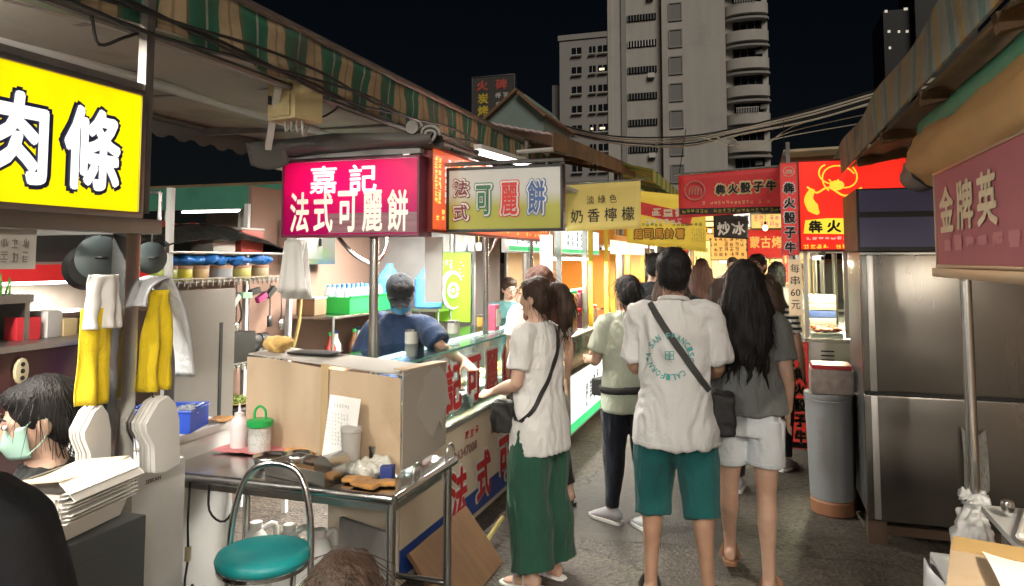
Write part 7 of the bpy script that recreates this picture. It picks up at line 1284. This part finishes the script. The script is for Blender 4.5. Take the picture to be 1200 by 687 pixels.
for a in range(4): MB().cyl((-2.16+.14*math.cos(a*1.571+.6),1.86+.14*math.sin(a*1.571+.6),0),(-2.16+.10*math.cos(a*1.571+.6),1.86+.10*math.sin(a*1.571+.6),.345), .012, n=8).build('leg', STEELD, sl2)
# passers cut by the frame: dark sleeve at lower left, top of a head at the bottom
P17 = make_person('passer in black top cut off at the lower left corner', (-1.13,.71,0), R(20), 1.58, False, 1, (0,0), (0,R(-20),0), None, None, ('short','black'), dict(mat=M('jacket_black', (.006,.006,.007), .8, var=.2, bump=.15, bscale=90, spec=.15), hem=.8, ease=.04, sleeve=1.7, sr=.085), dict(mat=cloth('trousers_black'), hem=.1), ('sneaker', SBLK, SBLK), .010, extra=('noface',))
P18 = make_person('child with brown hair, only the head top shows at the bottom edge', (-.63,1.06,0), R(10), 1.18, True, 0, (0,0), (R(10),0,0), hair=('bob','brown'), top=dict(mat=cloth('tee_maroon', (.18,.03,.04)), hem=.8, sleeve=.7), bottom=dict(mat=cloth('trousers_black'), hem=.1), shoes=('sneaker', SHOE_S, SOLE), voxel=.010)
# crowd farther down the alley
TD = cloth('tee_charcoal', (.03,.032,.035), .2); TO = cloth('tee_apricot', (.62,.42,.22)); TG = cloth('tee_lightgrey', (.38,.38,.40)); TWH = cloth('tee_offwhite', (.62,.60,.56)); TBK = cloth('tee_black')
def stripe_shirt():
    m = M('tee_striped', (.6,.6,.6), .85, var=.03); nt = m.node_tree; N = nt.nodes; L = nt.links; mixn = [l.to_node for l in nt.links if l.from_node.type == 'TEX_NOISE' and l.to_node.type == 'MIX'][0]
    tc = N.new('ShaderNodeTexCoord'); sp = N.new('ShaderNodeSeparateXYZ'); L.new(tc.outputs['Object'], sp.inputs[0]); mu = N.new('ShaderNodeMath'); mu.operation = 'MULTIPLY'; mu.inputs[1].default_value = 24; L.new(sp.outputs[2], mu.inputs[0]); fr = N.new('ShaderNodeMath'); fr.operation = 'FRACT'; L.new(mu.outputs[0], fr.inputs[0])
    rp = N.new('ShaderNodeValToRGB'); rp.color_ramp.interpolation = 'CONSTANT'; rp.color_ramp.elements[0].color = (.7,.68,.62,1); rp.color_ramp.elements[1].position = .5; rp.color_ramp.elements[1].color = (.02,.02,.025,1); L.new(fr.outputs[0], rp.inputs[0]); L.new(rp.outputs[0], mixn.inputs[6]); L.new(rp.outputs[0], mixn.inputs[7]); return m
crowd = [('man in charcoal tee left of the white tee man',(-.92,6.9,0),R(12),1.70,False,('short','black'),TD,True),
 ('person with long brown hair just right of the white tee man',(-.62,5.6,0),R(-5),1.64,True,('long','brown'),TD,False),
 ('woman with auburn hair farther ahead in the alley',(-.55,7.7,0),R(0),1.62,True,('long','red'),TBK,False),
 ('person in apricot top beside the grey topped woman',(-.27,5.7,0),R(4),1.50,True,('bob','brown'),TO,False),
 ('woman in striped tee with brown hair beyond the grey topped woman',(.08,6.4,0),R(-20),1.52,True,('long','brown'),stripe_shirt(),False),
 ('man with glasses coming towards the camera in white shirt',(-.02,8.3,0),R(160),1.70,False,('short','black'),TWH,True),
 ('person in light grey tee by the price strip',(.17,8.0,0),R(-8),1.62,False,('bob','black'),TG,False),
 ('small far figure under the amber sign',(-.38,11.5,0),R(180),1.68,False,('short','black'),TWH,False),
 ('far passer in grey top near the lane end',(-.15,12.4,0),R(5),1.66,False,('short','black'),TG,False),
 ('far passer in pale top left of the lane end',(-1.0,9.0,0),R(-10),1.62,True,('long','black'),TWH,False),
 ('far passer in apricot top near the lane end',(.22,10.2,0),R(170),1.60,True,('bob','brown'),TO,False),
 ('far passer in dark top under the black banner',(-.75,10.4,0),R(10),1.66,False,('short','black'),TBK,False)]
for lab, loc, rz_, h_, fem_, hr, tm, gl in crowd:
    make_person(lab, loc, rz_, h_, fem_, 0, hair=hr, top=dict(mat=tm, hem=.80, ease=.025, sleeve=.7), bottom=dict(mat=cloth('trousers_black'), hem=.12), shoes=('sneaker', SHOE_S, SOLE), voxel=.0135, group=None, glasses=gl, head=(R(len(lab) % 7*3-9),0,0))
bpy.data.scenes.remove(TMP)
